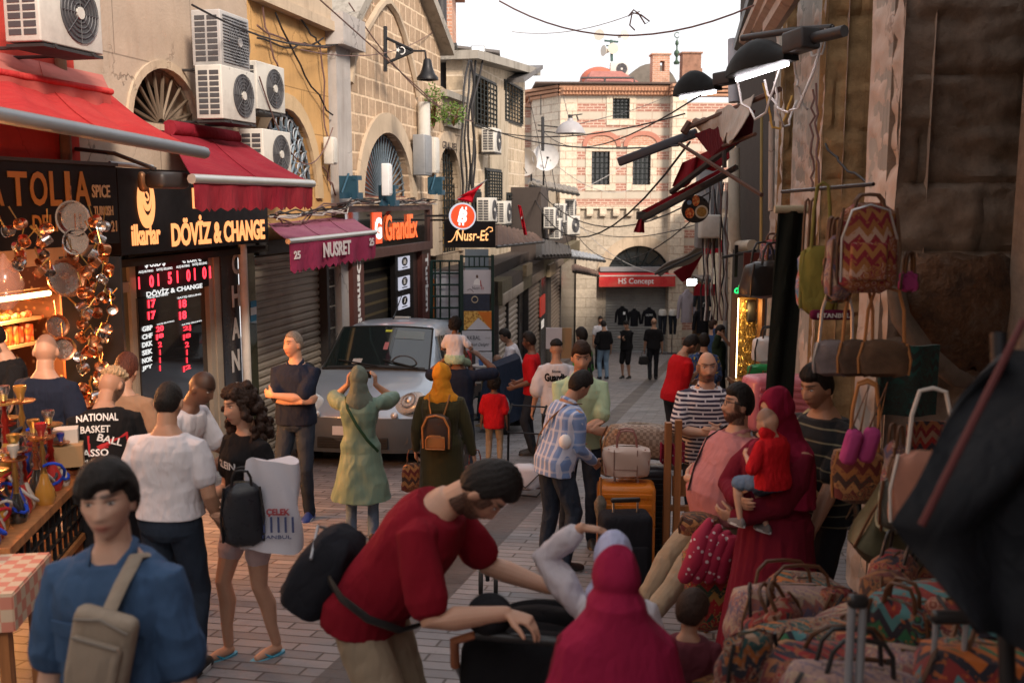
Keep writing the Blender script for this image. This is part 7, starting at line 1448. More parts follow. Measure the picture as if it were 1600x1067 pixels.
Pp['navy'] = person('grey haired man in navy polo and jeans with arms folded', 468, 9.9, 1.88, face=-8, lean=-2, head=(-34, 2, 0), ra=(-.13, .19, 1.14), la=(.12, .23, 1.20), rp=(.9, .1, -.5), lp=(-.9, .1, -.5), skin='mid', hair=('sparse', 'grey'), top=dict(mat=NAVY, hem=.9, loose=.014, slen=.85, name='polo_shirt', collar=1), bottom=tr(DEN), shoes=(mat('blue trainer', (.02, .05, .25), .5), SHOEW), fat=1.05, belly=.02, wide=1.05, rfoot=(.11, .05), lfoot=(-.10, .0), rh=dict(dir=(-.9, -.4, .15), palm=(0, -1, 0)), lh=dict(dir=(.9, -.4, .1), palm=(0, -1, 0)))
Pp['league'] = person('young man with bleached hair in black lettered t-shirt at the hookah stall', 186, 6.5, 1.76, face=-152, lean=20, head=(-38, 26, 6), ra=(.15, .34, .98), la=(-.15, .36, .98), skin='tan', hair=('top', 'blond'), beard=('short', .75), top=dict(mat=BLK, hem=.86, loose=.026, slen=.8), bottom=tr(TROU), shoes=SHOEB, eyes=True)
Pp['tan'] = person('man with auburn hair hidden behind the bleached haired man', 208, 7.6, 1.76, face=175, lean=4, head=(0, 12, 0), skin='mid', hair=('short', 'auburn'), top=dict(mat=fabric('tan cotton', (.36, .22, .14)), hem=.86), bottom=tr(TROU), shoes=SHOEB)
Pp['cap'] = person('man in white t-shirt bending over the stall behind the white shirted man', 265, 7.2, 1.78, face=75, lean=30, head=(0, 10, 0), ra=(.2, .50, 1.05), la=(-.15, .55, 1.05), skin='dark', hair=('buzz', 'black', .8), top=dict(mat=WHT, hem=.88, loose=.022, slen=.8), bottom=tr(TROU), shoes=SHOEB, vox=.007)
Pp['seller'] = person('balding man in navy t-shirt with his back turned among the hookahs', 92, 6.9, 1.73, z0=gz(6.9)+.24, face=166, lean=4, head=(24, 8, 0), ra=(.30, .15, .92), la=(-.18, .34, 1.0), skin='mid', hair=('buzz', 'black', .5), top=dict(mat=NAVY, hem=.84, loose=.02, slen=.75), bottom=tr(TROU), shoes=SHOEB, fat=1.14, wide=1.08, belly=.02)
Pp['edge'] = person('dark haired bearded man in black at the left edge before the spice window', 36, 7.6, 1.76, z0=gz(7.3)+.28, face=-35, lean=4, head=(-30, 20, 0), ra=(.15, .36, 1.0), la=(-.15, .36, 1.0), skin='mid', hair=('short', 'black'), beard=('short', .8), top=dict(mat=BLK, hem=.86, loose=.02), bottom=tr(TROU), shoes=SHOEB, fat=1.05)
Pp['green'] = person('woman in sage green tunic and grey hijab holding up a phone', 566, 9.0, 1.59, face=178, lean=1, ra=(.135, .15, 1.54), la=(-.135, .15, 1.54), rp=(.7, .1, -1), lp=(-.7, .1, -1), fem=True, skin='tan', hair=None, hijab=dict(mat=SAGE, open=False, drape=.10, wid=.165, flare=-.03), top=dict(mat=M_gd, sleeve='elbow', hem=.42, flare=.22, loose=.028, wid=1.25, wr=.012, ws=8, name='tunic'), bottom=tr(DENM, w=.95), shoes=SHOEB, fat=1.03, wide=1.03, rh=dict(dir=(0, .1, 1), palm=(-1, .2, 0), curl=.6), lh=dict(dir=(0, .1, 1), palm=(1, .2, 0), curl=.6))
Pp['mustard'] = person('woman in olive knit dress and mustard yellow hijab seen from behind', 692, 9.1, 1.61, face=172, lean=2, ra=(.30, .06, .84), la=(-.28, .08, .86), fem=True, skin='mid', hair=None, hijab=dict(mat=MUST, open=False, drape=.09, wid=.19, flare=-.03, wr=.010, ws=16), top=dict(mat=M_olv, sleeve='long', hem=.45, flare=.05, loose=.026, wr=.006, name='dress'), bottom=tr(TROU), shoes=SHOEB, fat=1.12, wide=1.05)
Pp['dad'] = person('man in navy t-shirt carrying a small girl on his shoulders', 716, 11.0, 1.74, face=165, lean=4, head=(0, 10, 0), ra=(.22, .16, 1.56), la=(-.22, .16, 1.5), rp=(.9, .1, -.9), lp=(-.9, .1, -.9), skin='dark', hair=('buzz', 'black', .8), top=dict(mat=NAVY, hem=.88, loose=.018, slen=.8), bottom=tr(DEN), shoes=SHOEB, wide=1.05)
Pp['girl'] = person('small girl in white top and mint skirt on a mans shoulders', 683, 11.0, .92, face=165, lean=6, root=Pp['dad']['W']((-.02, -.03, 1.52)), pelvis=(0, 0, .10), ra=(.28, .30, .30), la=(-.2, .3, .3), rfoot=(.32, .3, -.55), lfoot=(-.32, .3, -.55), skin='dark', hair=('afro', 'black'), top=dict(mat=WHT, hem=.95, loose=.03, sleeve='short'), bottom=dict(kind='shorts', mat=fabric('mint floral', (.42, .58, .42), var=.4, vs=40), len=.8, loose=.09), shoes=None, hsc=1.25, vox=.008)
Pp['boy'] = person('small boy in red t-shirt and khaki shorts walking away', 772, 13.2, 1.18, face=175, lean=2, ra=(.26, .02, .82), la=(-.26, .04, .80), skin='dark', hair=('afro', 'black'), top=dict(mat=REDT, hem=.76, loose=.035, slen=.95, wid=1.2), bottom=dict(kind='trousers', mat=KHAKI), shoes=(SHOEB, SHOEW), hsc=1.22, fat=1.05)
Pp['bend'] = person('bearded man in maroon t-shirt bending over a black pram', 626, 3.95, 1.80, face=76, lean=40, side=0, twist=0, head=(0, 12, 0), hy=-24, ra=(.16, .46, 1.02), la=(-.20, .54, .98), rp=(.5, -.6, -1), lp=(-.5, -.6, -1), pelvis=(0, -.12, .95), skin='mid', hair=('short', 'black'), beard=('full', .95), top=dict(mat=MARO, hem=.88, loose=.024, slen=.75, wr=.009, ws=9), bottom=dict(kind='trousers', mat=KHAKI, w=1.1, wr=.012), shoes=SHOEB, fat=1.08, belly=.035, wide=1.06, rh=dict(dir=(0, 1, -.2), palm=(0, -.2, -1), curl=.55), lh=dict(dir=(.1, 1, -.2), palm=(0, -.2, -1), curl=.55), rfoot=(.14, -.05), lfoot=(-.13, .12))
Pp['plaid'] = person('man in blue and white plaid shirt looking down at the luggage', 866, 8.0, 1.645, face=118, lean=17, head=(0, 24, 0), ra=(.10, .32, .92), la=(-.12, .26, 1.0), skin='tan', hair=('tidy', 'black'), top=dict(mat=M_blue, sleeve='long', hem=.84, loose=.020, wr=.009, ws=10, name='shirt', collar=1), bottom=tr(DEN, w=1.08), shoes=SHOEB, fat=1.12, belly=.03, wide=1.03, rfoot=(.13, .02), lfoot=(-.14, -.02))
Pp['mint'] = person('man in pale mint polo shirt facing the camera behind the plaid shirt', 904, 8.8, 1.82, face=0, lean=4, head=(3, 8, 0), ra=(-.08, .24, 1.05), la=(.04, .27, 1.03), rp=(.9, 0, -.6), lp=(-.9, 0, -.6), skin='mid', hair=('quiff', 'brown'), beard=('short', .35), top=dict(mat=MINT, hem=.86, loose=.016, slen=.85, name='polo_shirt', collar=1), bottom=tr(DEN), shoes=SHOEB, fat=1.06, wide=1.06, lh=dict(dir=(1, 0, -.1), palm=(0, -1, 0)), rh=dict(dir=(-1, 0, -.1), palm=(0, -1, 0)), brow=1.2)
Pp['redl'] = person('man in red t-shirt with dark hair talking beside the white shirted youth', 832, 14.2, 1.76, face=-92, lean=3, head=(-12, 6, 0), ra=(.1, .22, 1.02), la=(-.15, .24, 1.0), skin='dark', hair=('short', 'black'), beard=('short', .6), top=dict(mat=REDT, hem=.88, loose=.018, slen=.9), bottom=tr(GREYT), shoes=SHOEB)
Pp['gothic'] = person('youth in white t-shirt with black gothic lettering pulling a shopping trolley', 868, 12.6, 1.70, face=178, lean=3, head=(0, 6, 0), ra=(.22, .04, .88), la=(-.30, .0, .84), skin='tan', hair=('top', 'black'), top=dict(mat=WHT, hem=.80, loose=.035, slen=1.0, wid=1.3), bottom=tr(GREYT, w=1.1), shoes=SHOEB, wide=1.05)
Pp['lime'] = person('dark haired man in black and green patterned shirt facing left', 910, 15.6, 1.79, face=-120, lean=2, head=(-20, 6, 0), skin='tan', hair=('tidy', 'black'), beard=('short', .6), top=dict(mat=M_grn, hem=.86, loose=.02, slen=.95), bottom=tr(TROU), shoes=SHOEB, fat=1.05)
Pp['waiter'] = person('waiter in white shirt and black waistcoat leaning on the covered scooter', 812, 17.8, 1.78, face=-85, lean=22, head=(0, 8, 0), ra=(.12, .50, 1.05), la=(-.14, .48, 1.05), skin='tan', hair=('tidy', 'black'), beard=('short', .4), top=dict(mat=WHT, sleeve='long', hem=.92, loose=.018, name='shirt'), bottom=tr(TROU), shoes=SHOEB, rfoot=(.1, -.15), lfoot=(-.1, .05))
Pp['sitter'] = person('balding man sitting low behind the covered scooter', 788, 18.6, 1.72, face=-60, pelvis=(0, 0, .5), lean=12, head=(0, 6, 0), skin='tan', hair=('buzz', 'black', .5), rfoot=(.15, .45), lfoot=(-.15, .45), top=dict(mat=NAVY, hem=.95, sleeve='long'), bottom=tr(TROU), shoes=SHOEB)
FG = None
Pp['fw'] = person('man in white t-shirt facing us before the grey shutter', 937, 34, 1.80, face=5, head=(0, 4, 0), skin='tan', hair=('short', 'black'), beard=('short', .7), top=dict(mat=WHT, loose=.02), bottom=tr(TROU), shoes=SHOEB)
Pp['fj'] = person('youth in black t-shirt and light blue jeans seen from behind', 943, 29.2, 1.72, face=-165, head=(0, 14, 0), lean=2, la=(-.22, .2, .95), skin='tan', hair=('short', 'black'), top=dict(mat=BLK, loose=.03, slen=.95), bottom=tr(fabric('light denim', (.25, .36, .48)), w=1.1), shoes=SHOEB)
Pp['fp'] = person('youth in black shorts reading his phone by the jackets', 978, 29.4, 1.74, face=-35, head=(10, 22, 0), ra=(-.02, .24, 1.22), la=(.04, .24, 1.22), skin='mid', hair=('tidy', 'black'), top=dict(mat=BLK, loose=.03, slen=.95), bottom=dict(kind='shorts', mat=BLK, len=.98), shoes=(SHOEB, SHOEW))
Pp['fb'] = person('bald man in black walking away with a black bag', 1020, 29.0, 1.80, face=176, lean=1, skin='tan', hair=('bald', 'black'), top=dict(mat=BLK, loose=.02, slen=.8), bottom=tr(TROU), shoes=SHOEB, rfoot=(.09, .1), lfoot=(-.09, -.1), fat=1.1, wide=1.08)
Pp['ph'] = person('man in red t-shirt leaning forward with a phone at his mouth', 1050, 13.0, 1.80, face=-250, lean=15, head=(0, 26, 0), ra=(.04, .30, 1.22), la=(-.12, .32, 1.06), skin='tan', hair=('short', 'black'), beard=('short', .75), top=dict(mat=REDT, hem=.88, loose=.022, slen=.9), bottom=tr(GREYT), shoes=SHOEB, fat=1.05)
Pp['flor'] = person('person in dark blue and yellow floral dress behind the red shirted phone man', 1096, 15.5, 1.70, face=170, skin='tan', hair=('tidy', 'black'), top=dict(mat=M_pat, sleeve='elbow', hem=.6, loose=.04, wid=1.3, name='dress'), bottom=tr(M_pat), shoes=SHOEB, fat=1.1)
Pp['d1'] = person('man in dark green top on the phone at the clothes shop', 1120, 19.5, 1.76, face=60, head=(0, 6, 0), ra=(.1, .2, 1.45), skin='tan', hair=('tidy', 'black'), top=dict(mat=fabric('forest cotton', (.03, .05, .03))), bottom=tr(TROU), shoes=SHOEB)
Pp['d2'] = person('dark haired man in blue drinking at the clothes shop', 1112, 22, 1.82, face=100, head=(0, -4, 0), ra=(.06, .22, 1.5), skin='mid', hair=('short', 'brown'), top=dict(mat=fabric('blue cotton', (.04, .08, .18))), bottom=tr(TROU), shoes=SHOEB)
Pp['bald'] = person('bald bearded man in navy and white striped shirt, hands together', 1096, 8.3, 1.76, face=4, lean=2, head=(-4, 4, 2), ra=(.03, .26, 1.13), la=(-.05, .26, 1.14), rp=(.9, -.1, -.6), lp=(-.9, -.1, -.6), skin='mid', hair=('bald', 'grey'), beard=('full', 1.0), top=dict(mat=M_dash, hem=.84, loose=.022, slen=.85, name='polo_shirt', collar=1, wr=.008), bottom=tr(DEN), shoes=SHOEB, fat=1.16, belly=.03, wide=1.08, rh=dict(dir=(-.9, .35, .1), palm=(-.2, -1, 0), curl=.7), lh=dict(dir=(.9, .35, .1), palm=(.2, -1, 0), curl=.7), brow=1.3)
Pp['rose'] = person('seated man in dusty pink polo and khaki trousers with crossed arms', 1122, 6.5, 1.78, face=-68, pelvis=(0, 0, .80), lean=-10, head=(-14, 4, 0), hy=4, ra=(-.14, .12, 1.0), la=(.14, .17, .98), rp=(.9, 0, -.5), lp=(-.9, .1, -.5), skin='mid', hair=('short', 'black'), beard=('full', .95), rfoot=(.16, .52), lfoot=(-.14, .68), top=dict(mat=ROSE, hem=.90, loose=.02, slen=.8, name='polo_shirt', collar=1, wr=.008), bottom=dict(kind='trousers', mat=KHAKI, w=1.08, wr=.009), shoes=SHOEB, fat=1.18, belly=.08, wide=1.05, rh=dict(dir=(-.8, -.5, .1), palm=(0, -1, 0)), lh=dict(dir=(.8, -.5, .1), palm=(0, -1, 0)))
Pp['mother'] = person('woman in dark red hijab and long dress holding a baby', 1202, 5.55, 1.69, face=-58, lean=-2, head=(-4, 16, 0), ra=(.02, .26, 1.14), la=(.06, .24, 1.02), rp=(1, -.2, -.6), lp=(-1, -.1, -.6), fem=True, skin='tan', hair=None, hijab=dict(mat=WINE, open=True, drape=.30, wid=.20, flare=.03, wr=.010, ws=12), top=dict(mat=WINED, sleeve='long', hem=.62, flare=.12, loose=.04, wid=1.3, wr=.010, ws=8, name='dress'), bottom=dict(kind='skirt', mat=WINED, z=.03, flare=.16, loose=.03, wr=.012), shoes=None, fat=1.08, rh=dict(dir=(-.8, .5, 0), palm=(-.3, -.8, .2)), lh=dict(dir=(.9, .4, 0), palm=(0, -.8, .3)))
Pp['baby'] = person('baby in red top and jeans held by the woman in dark red', 1208, 5.2, .78, face=-150, lean=6, root=P(1203, 872, 5.18), head=(20, 14, 0), ra=(.06, .26, 1.42), la=(-.2, .24, 1.2), pelvis=(0, 0, .95), rfoot=(.12, .20, .24), lfoot=(-.24, .26, .36), skin='mid', hair=('buzz', 'black', .55), top=dict(mat=REDT, hem=.86, loose=.03, slen=1.0), bottom=dict(kind='shorts', mat=DENM, len=.9, loose=.04), shoes=(mat('grey baby shoe', (.15, .14, .14)), SHOEW), hsc=1.42, name='baby', vox=.005, fat=1.2)
Pp['hoop'] = person('stout man in black striped t-shirt looking down at hanging bags', 1272, 5.9, 1.80, face=-62, lean=3, head=(0, 14, 0), ra=(.16, .34, .98), la=(-.24, .30, .90), skin='tan', hair=('short', 'black'), top=dict(mat=M_hoop, hem=.86, loose=.022, slen=.8), bottom=tr(TROU), shoes=SHOEB, fat=1.22, belly=.06, wide=1.08)
Pp['veil'] = person('child in wine red khimar veil seen from behind, nearest the camera', 955, 3.1, 1.40, face=176, lean=3, head=(0, 4, 0), fem=True, skin='tan', hair=None, hijab=dict(mat=fabric('bright wine crepe', (.26, .012, .048), vs=2), open=False, drape=.78, wid=.215, flare=.17, neck=1.28, wr=.010, ws=9), top=dict(mat=WINED, sleeve='long', loose=.03, hem=.6), bottom=dict(kind='skirt', mat=WINED), shoes=None, hsc=1.0)
Pp['white'] = person('girl in white long sleeved top and lilac cap scarf, hand on head', 950, 3.75, 1.29, face=168, lean=3, la=(-.16, .05, 1.76), lp=(-1, .2, .2), fem=True, skin='tan', hair=None, hijab=dict(mat=PALEB, open=False, drape=.05, wid=.13, wr=.003, neck=1.12), top=dict(mat=fabric('white thin cotton', (.55, .52, .56)), sleeve='long', loose=.03, hem=.6, wid=1.25, wr=.01, slen=.75, name='blouse'), bottom=dict(kind='skirt', mat=PALEB), shoes=None, lh=dict(dir=(1, .15, -.1), palm=(0, 0, -1), curl=.1), hsc=1.05)
Pp['kid'] = person('small dark haired child beside the wine red veil', 1068, 4.0, .99, face=165, head=(-30, 8, 0), skin='tan', hair=('mop', 'brown'), top=dict(mat=fabric('dark rose cotton', (.12, .03, .04)), loose=.03), bottom=tr(TROU), shoes=SHOEB, hsc=1.15, eyes=False)
bake_people()
t_ = Pp['league']; onbody(t_, 'I', 't_shirt', -.0, 1.21, .24, .13, mat('red patch', (.45, .015, .02)), lift=.004, bold=.0, nm='patch')
bpy.context.view_layer.update()
for s_, cx, cz, w_, h_ in (('NATIONAL', 0, 1.385, .24, .05), ('BASKET', -.02, 1.31, .17, .045), ('BALL', .06, 1.235, .15, .045), ('ASSO', -.03, 1.165, .15, .045), ('CIATION', -.02, 1.10, .21, .05)): onbody(Pp['league'], s_, 't_shirt', cx-.05, cz, w_, h_, whitel, tilt=(-.08 if s_ != 'BALL' else -.35))
onbody(Pp['gothic'], 'Guardin', 't_shirt', 0, 1.28, .30, .11, signblk, shear=-.1, bold=.05); onbody(Pp['gothic'], 'Stone', 't_shirt', 0, 1.36, .11, .035, signblk); onbody(Pp['gothic'], '— Angels —', 't_shirt', 0, 1.16, .2, .03, signblk)
onbody(Pp['curly'], 'KLEIN', 't_shirt', -.02, 1.27, .2, .045, whitel, back=False)
# ================================================================ goods, bags and stalls
def kilim(name, cols, sc=1.0, dk=.5):
 t = NT(name); v = t.co(scale=(sc*2.1, sc*2.1, sc*2.1)); sp = t.n('SeparateXYZ', {0: v}); z = t.math('MULTIPLY', sp.outputs[2], 9); x = t.math('ADD', t.math('MULTIPLY', sp.outputs[0], 14), t.math('MULTIPLY', sp.outputs[1], 14))
 vo = t.n('TexVoronoi', {'Vector': v, 'Scale': 13}); zig = t.math('ADD', z, t.math('MULTIPLY', t.math('PINGPONG', x, 1.0), .9)); pick = t.math('GREATER_THAN', t.noise(v, 2.2, 1), .5); f = t.math('FRACT', t.math('ADD', t.math('MULTIPLY', t.math('MULTIPLY', zig, .31), t.math('SUBTRACT', 1.0, pick)), t.math('MULTIPLY', t.math('MULTIPLY', vo.outputs['Distance'], 2.3), pick))); n = len(cols)
 c = t.ramp(f, [(k/n, c_) for k, c_ in enumerate(cols)]); [setattr(nd.color_ramp, 'interpolation', 'CONSTANT') for nd in t.t.nodes if nd.type == 'VALTORGB']
 g = t.math('GREATER_THAN', t.noise(v, 26, 2), .60); c = t.mix(t.math('MULTIPLY', g, .7), c, cols[1]); c = t.mix(t.math('MULTIPLY', t.step(t.noise(v, 3, 4), .4, .7), dk), c, (.03, .018, .014)); c = t.mix(1, c, (.95, .72, .68), 'MULTIPLY')
 return t.out(col=c, rough=.85, normal=t.bump(t.noise(v, 240, 2), .3, .003), sheen=.1)
K = [kilim('kilim wine', [(.20, .012, .02), (.34, .16, .06), (.03, .03, .05), (.30, .02, .02), (.30, .22, .15)]), kilim('kilim teal', [(.02, .10, .10), (.38, .30, .2), (.16, .03, .02), (.02, .03, .05), (.40, .16, .03)]), kilim('kilim night', [(.012, .014, .03), (.42, .14, .02), (.01, .16, .07), (.012, .014, .03), (.06, .25, .28), (.20, .02, .02)], .7), kilim('kilim rose', [(.30, .06, .05), (.42, .34, .24), (.12, .02, .02), (.32, .12, .05), (.05, .02, .02)], 1.2), kilim('kilim gold', [(.30, .15, .04), (.13, .02, .015), (.36, .22, .08), (.05, .03, .02)], 1.1), kilim('kilim pale', [(.34, .27, .24), (.12, .12, .2), (.30, .14, .12), (.4, .36, .26)], 1.3)]
LEA = mat('brown leather', (.10, .045, .022), .4, dirt=.4, bs=90); LEAT = mat('tan leather', (.38, .16, .05), .45, dirt=.3, bs=90); BLEA = mat('black leather', (.018, .016, .016), .35, bs=90); PINKL = fabric('magenta pouch', (.42, .06, .20));
def bagmesh(w_, d_, h_, taper=.85, seed=0, puff=.12, n=28):
 r_ = random.Random(seed); b = MB(); rr = []
 for i in range(11):
  s = i/10; z = h_*s; k = (1-(1-taper)*s)*(1+puff*math.sin(PI*min(1, s*1.05))); e = 1-.55*max(0, abs(s-.5)*2-.86)/.14*.8
  rr.append([(w_/2*k*e*math.copysign(abs(math.cos(a))**.55, math.cos(a))+.006*math.sin(a*3+i), d_/2*k*e*math.copysign(abs(math.sin(a))**.6, math.sin(a))+.006*math.sin(a*5+i*.8+seed), z+.004*math.sin(a*4+seed)) for a in [2*PI*j/n for j in range(n)]])
 b.loft(rr); return b
def handle(b, x, w_, z0, h_, r_=.009, y=0, flat=1): b.tube([(x-w_/2, y, z0), (x-w_/2*.9, y, z0+h_*.6), (x-w_*.3, y, z0+h_*.95), (x, y, z0+h_), (x+w_*.3, y, z0+h_*.95), (x+w_/2*.9, y, z0+h_*.6), (x+w_/2, y, z0)], r_, 6, flat=flat)
def bag(label, p, w_, d_, h_, mt, rz=0, strap=.18, sm=None, cat='bag', name='bag', group=None, rot=None, taper=.85, seed=1, zipm=None, pocket=False, two_=True, hw=.5):
 t = thing(name, label, cat, p, group=group, rot=rot or (0, 0, R(rz))); bagmesh(w_, d_, h_, taper, seed).build('body', mt, t); sm = sm or LEA
 if strap:
  for y in ((-d_*.25, d_*.25) if two_ else (0,)): b = MB(); handle(b, 0, w_*hw, h_*.93, strap, .008, y); b.build('strap', sm, t)
 b = MB(); b.tube([(-w_*.3*taper, 0, h_-.002), (0, 0, h_+.001), (w_*.3*taper, 0, h_-.002)], .004, 5); b.build('zip', zipm or mat('dull zip', (.12, .09, .05), .5, .6), t)
 b = MB()
 for sx in (-1, 1): MB().tube([(sx*w_*.5, -d_*.3, h_*.08), (sx*w_*.53, -d_*.38, h_*.5), (sx*w_*.44, -d_*.3, h_*.95)], .007, 5).build('piping', sm, t)
 if pocket: b = MB(); b.box((0, -d_*.5-.012, h_*.36), (w_*.62, .03, h_*.42), bev=.014); b.build('pocket', mt, t)
 return t
tb_ = thing('display_table', 'low display table under the heap of patterned bags', 'table', G(1380, 3.6)); b = MB(); b.box((.3, 0, .50), (2.2, 1.5, .06)); b.build('tabletop', WOODB, tb_); b = MB(); b.box((.3, -.75, .27), (2.2, .02, .5)); b.build('skirt', K[0], tb_)
for sx in (-.7, 1.3):
 for sy in (-.65, .65): b = MB(); b.tube([(sx, sy, 0), (sx, sy, .48)], .03, 6); b.build('leg', WOODB, tb_)
heap = [(1238, 962, 4.1, .52, .30, .26, 5, 12, 'large beaded pale carpet bag lying on top of the heap', 0), (1262, 1010, 3.7, .42, .26, .16, 1, -8, 'teal leather topped bag under the beaded carpet bag', 0), (1160, 985, 4.2, .30, .14, .26, 3, 70, 'rose striped shoulder bag leaning at the heap left', 0), (1195, 1000, 4.0, .32, .14, .28, 0, 75, 'wine coloured bag squeezed beside the rose striped one', 0), (1180, 1052, 3.6, .34, .16, .26, 3, 62, 'rose and cream bag lowest at the heap left side', 0), (1225, 1050, 3.5, .34, .16, .24, 4, 60, 'gold and wine bag next to the lowest rose one', 0), (1300, 1062, 3.3, .52, .28, .26, 0, 4, 'wine red holdall with diamond pattern in the front row', 1), (1350, 985, 3.9, .34, .22, .22, 5, 20, 'zigzag cream and red bag behind the trolley handle', 0), (1388, 960, 3.8, .22, .16, .34, 4, 30, 'bronze shiny drawstring bag standing upright in the heap', 0), (1372, 930, 4.1, .26, .18, .42, 0, 55, 'tall wine and navy bag drooping behind the bronze one', 0), (1490, 975, 3.6, .62, .34, .42, 2, -4, 'big black bag with orange and green woven bands', 0), (1440, 1075, 3.2, .46, .30, .24, 5, 5, 'pale edged carpet bag half cut off by the frame', 1), (1560, 1080, 3.0, .5, .3, .28, 2, -8, 'dark woven bag at the bottom right corner', 1), (1135, 1062, 3.9, .30, .2, .16, 4, 30, 'basket of small gold trinkets bag on the left floor', 0), (1170, 1075, 3.5, .26, .2, .14, 1, 10, 'small teal and white purse in front of the trinkets', 0), (1330, 1075, 3.0, .4, .2, .14, 5, 0, 'blue and yellow printed flat bag at the bottom edge', 0), (1400, 1010, 3.5, .36, .24, .2, 0, 15, 'wine leather bag in the middle of the heap', 0), (1255, 925, 4.35, .36, .24, .16, 1, 25, 'teal and tan bag tucked behind the beaded one', 0)]
for k, (px, py, D, w_, d_, h_, mi, rz, lb, pk) in enumerate(heap):
 p = P(px, py, D); p.z -= h_*.55; bag(lb, p, w_, d_, h_, K[mi], rz, (.11 if k % 3 == 0 else 0), (LEA, BLEA)[k % 2], seed=k, pocket=pk, group='patterned bags heaped on the display table', rot=(R((-12, 8, 20, -5)[k % 4]), R((5, -9, 12)[k % 3]), R(rz)))
r4 = random.Random(11)
for k in range(22): px, D = r4.uniform(1150, 1590), r4.uniform(3.3, 4.1); bag('small %s patterned purse tucked between the bigger bags of the heap' % ('wine', 'rose', 'wine', 'gold', 'night blue', 'teal')[k % 6], P(px, 1010+r4.uniform(-40, 50)-(4.1-D)*-20, D), r4.uniform(.14, .22), .08, r4.uniform(.12, .19), K[(0, 3, 0, 4, 2, 1)[k % 6]], r4.uniform(-60, 60), .09 if k % 4 == 0 else 0, (LEA, BLEA)[k % 2], seed=k, group='small purses in the bag heap', name='purse', rot=(R(r4.uniform(-40, 30)), R(r4.uniform(-30, 30)), R(r4.uniform(-60, 60))))
for px, y0, y1, D, lb in ((1333, 940, 1080, 2.9, 'near grey trolley handle sticking up through the bag heap'), (1478, 965, 1090, 3.0, 'chrome trolley handle in front of the woven black bag')):
 t = thing('trolley_handle', lb, 'handle', P(px, y1, D)); h_ = (y1-y0)/F*D; b = MB()
 for sx in (-.016, .016) if px == 1333 else (-.045, .045): b.tube([(sx, 0, 0), (sx, 0, h_)], .013 if px == 1333 else .009, 8)
 b.build('rod', GREYP, t); b = MB(); b.box((0, 0, h_+.015), (.06 if px == 1333 else .12, .04, .04), bev=.015); b.build('grip', BLEA, t)
t = thing('dark_umbrella', 'big dark folded parasol cloth hanging at the right edge, out of focus', 'parasol', P(1560, 760, 2.2)); o0 = t.location
b = MB(); TL, TR_, BL, BR_ = P(1570, 560, 2.3)-o0, P(1700, 540, 2.3)-o0, P(1500, 960, 2.15)-o0, P(1720, 1090, 2.1)-o0; LM = P(1396, 818, 2.2)-o0
def tarp(s, q):
 le = TL.lerp(LM, min(1, q/.55)) if q < .55 else LM.lerp(BL, (q-.55)/.45); ri = TR_.lerp(BR_, q); p = le.lerp(ri, s); p.y += .05*math.sin(s*8+q*5)+.03*math.sin(q*11+s*3); return p
b.sheet(tarp, 34, 34, .012); b.build('cloth', fabric('black parasol cloth', (.010, .011, .014), rough=.6), t); b = MB(); b.tube([P(1600, 500, 2.2)-o0, P(1500, 700, 2.12)-o0, P(1440, 820, 2.14)-o0], .008, 6); b.build('rib', mat('dull red rib', (.10, .02, .02)), t)
b = MB(); b.tube([P(1560, 520, 2.4)-o0, P(1575, 1100, 2.3)-o0], .02, 8); b.build('pole', BLACK, t)
def hang(label, px, py, D, w_, d_, h_, mt, rz=0, strap=.3, sm=None, **k):   # py = top of the bag body
 p = P(px, py, D); p.z -= h_; return bag(label, p, w_, d_, h_, mt, rz, strap, sm, **k)
t = thing('black_banner', 'long black cloth hanging from a pale bar by the leather bag', 'cloth', P(1238, 330, 5.6)); b = MB(); b.sheet(lambda s, q: ((s-.5)*.15-.035*q, .02*math.sin(s*9+q*3), -1.08*q), 10, 14, .012); b.build('cloth', fabric('near black green', (.012, .014, .011)), t); b = MB(); b.tube([(-.1, 0, .01), (.1, 0, .01)], .022, 8); b.build('bar', mat('pale bar', (.5, .42, .28)), t)
hang('olive canvas tote bag with one round seam hanging by the black cloth', 1282, 385, 5.0, .17, .08, .34, fabric('olive canvas', (.22, .19, .045)), -20, .34, fabric('olive strap', (.24, .21, .06)), taper=1.05, name='tote_bag')
hang('blue and white printed tote behind the olive one', 1263, 395, 5.2, .07, .12, .30, kilim('print blue', [(.05, .2, .5), (.5, .45, .5), (.5, .1, .03), (.08, .3, .5)], 1.4), 10, .3, taper=1.0, name='tote_bag')
t = hang('wine and gold brocade backpack with zips hanging in front of the pier', 1358, 318, 4.6, .26, .18, .41, kilim('brocade', [(.22, .012, .03), (.36, .20, .06), (.22, .012, .03), (.45, .38, .30), (.30, .15, .04)], 1.0, .3), -14, .07, LEA, taper=.86, pocket=True, name='backpack', cat='backpack'); b = MB(); b.tube([(-.115, -.07, .05), (-.12, -.09, .25), (-.08, -.09, .38), (0, -.09, .405), (.08, -.09, .38), (.12, -.09, .25)], .006, 5); b.build('zip', ALU, t)
hang('grey white patterned pouch hanging left of the brocade backpack', 1312, 368, 4.65, .10, .10, .30, K[5], 10, .1, name='pouch'); hang('small purple pouch hanging right of the brocade backpack', 1420, 425, 4.7, .08, .06, .09, PINKL, 0, .1, name='pouch'); hang('yellow fringed small bag between olive tote and backpack', 1297, 400, 4.9, .06, .05, .16, K[4], 0, .2, name='pouch')
hang('navy and white flat bag lowest under the grey pouch', 1308, 440, 4.7, .09, .04, .10, K[2], 0, .1, name='pouch')
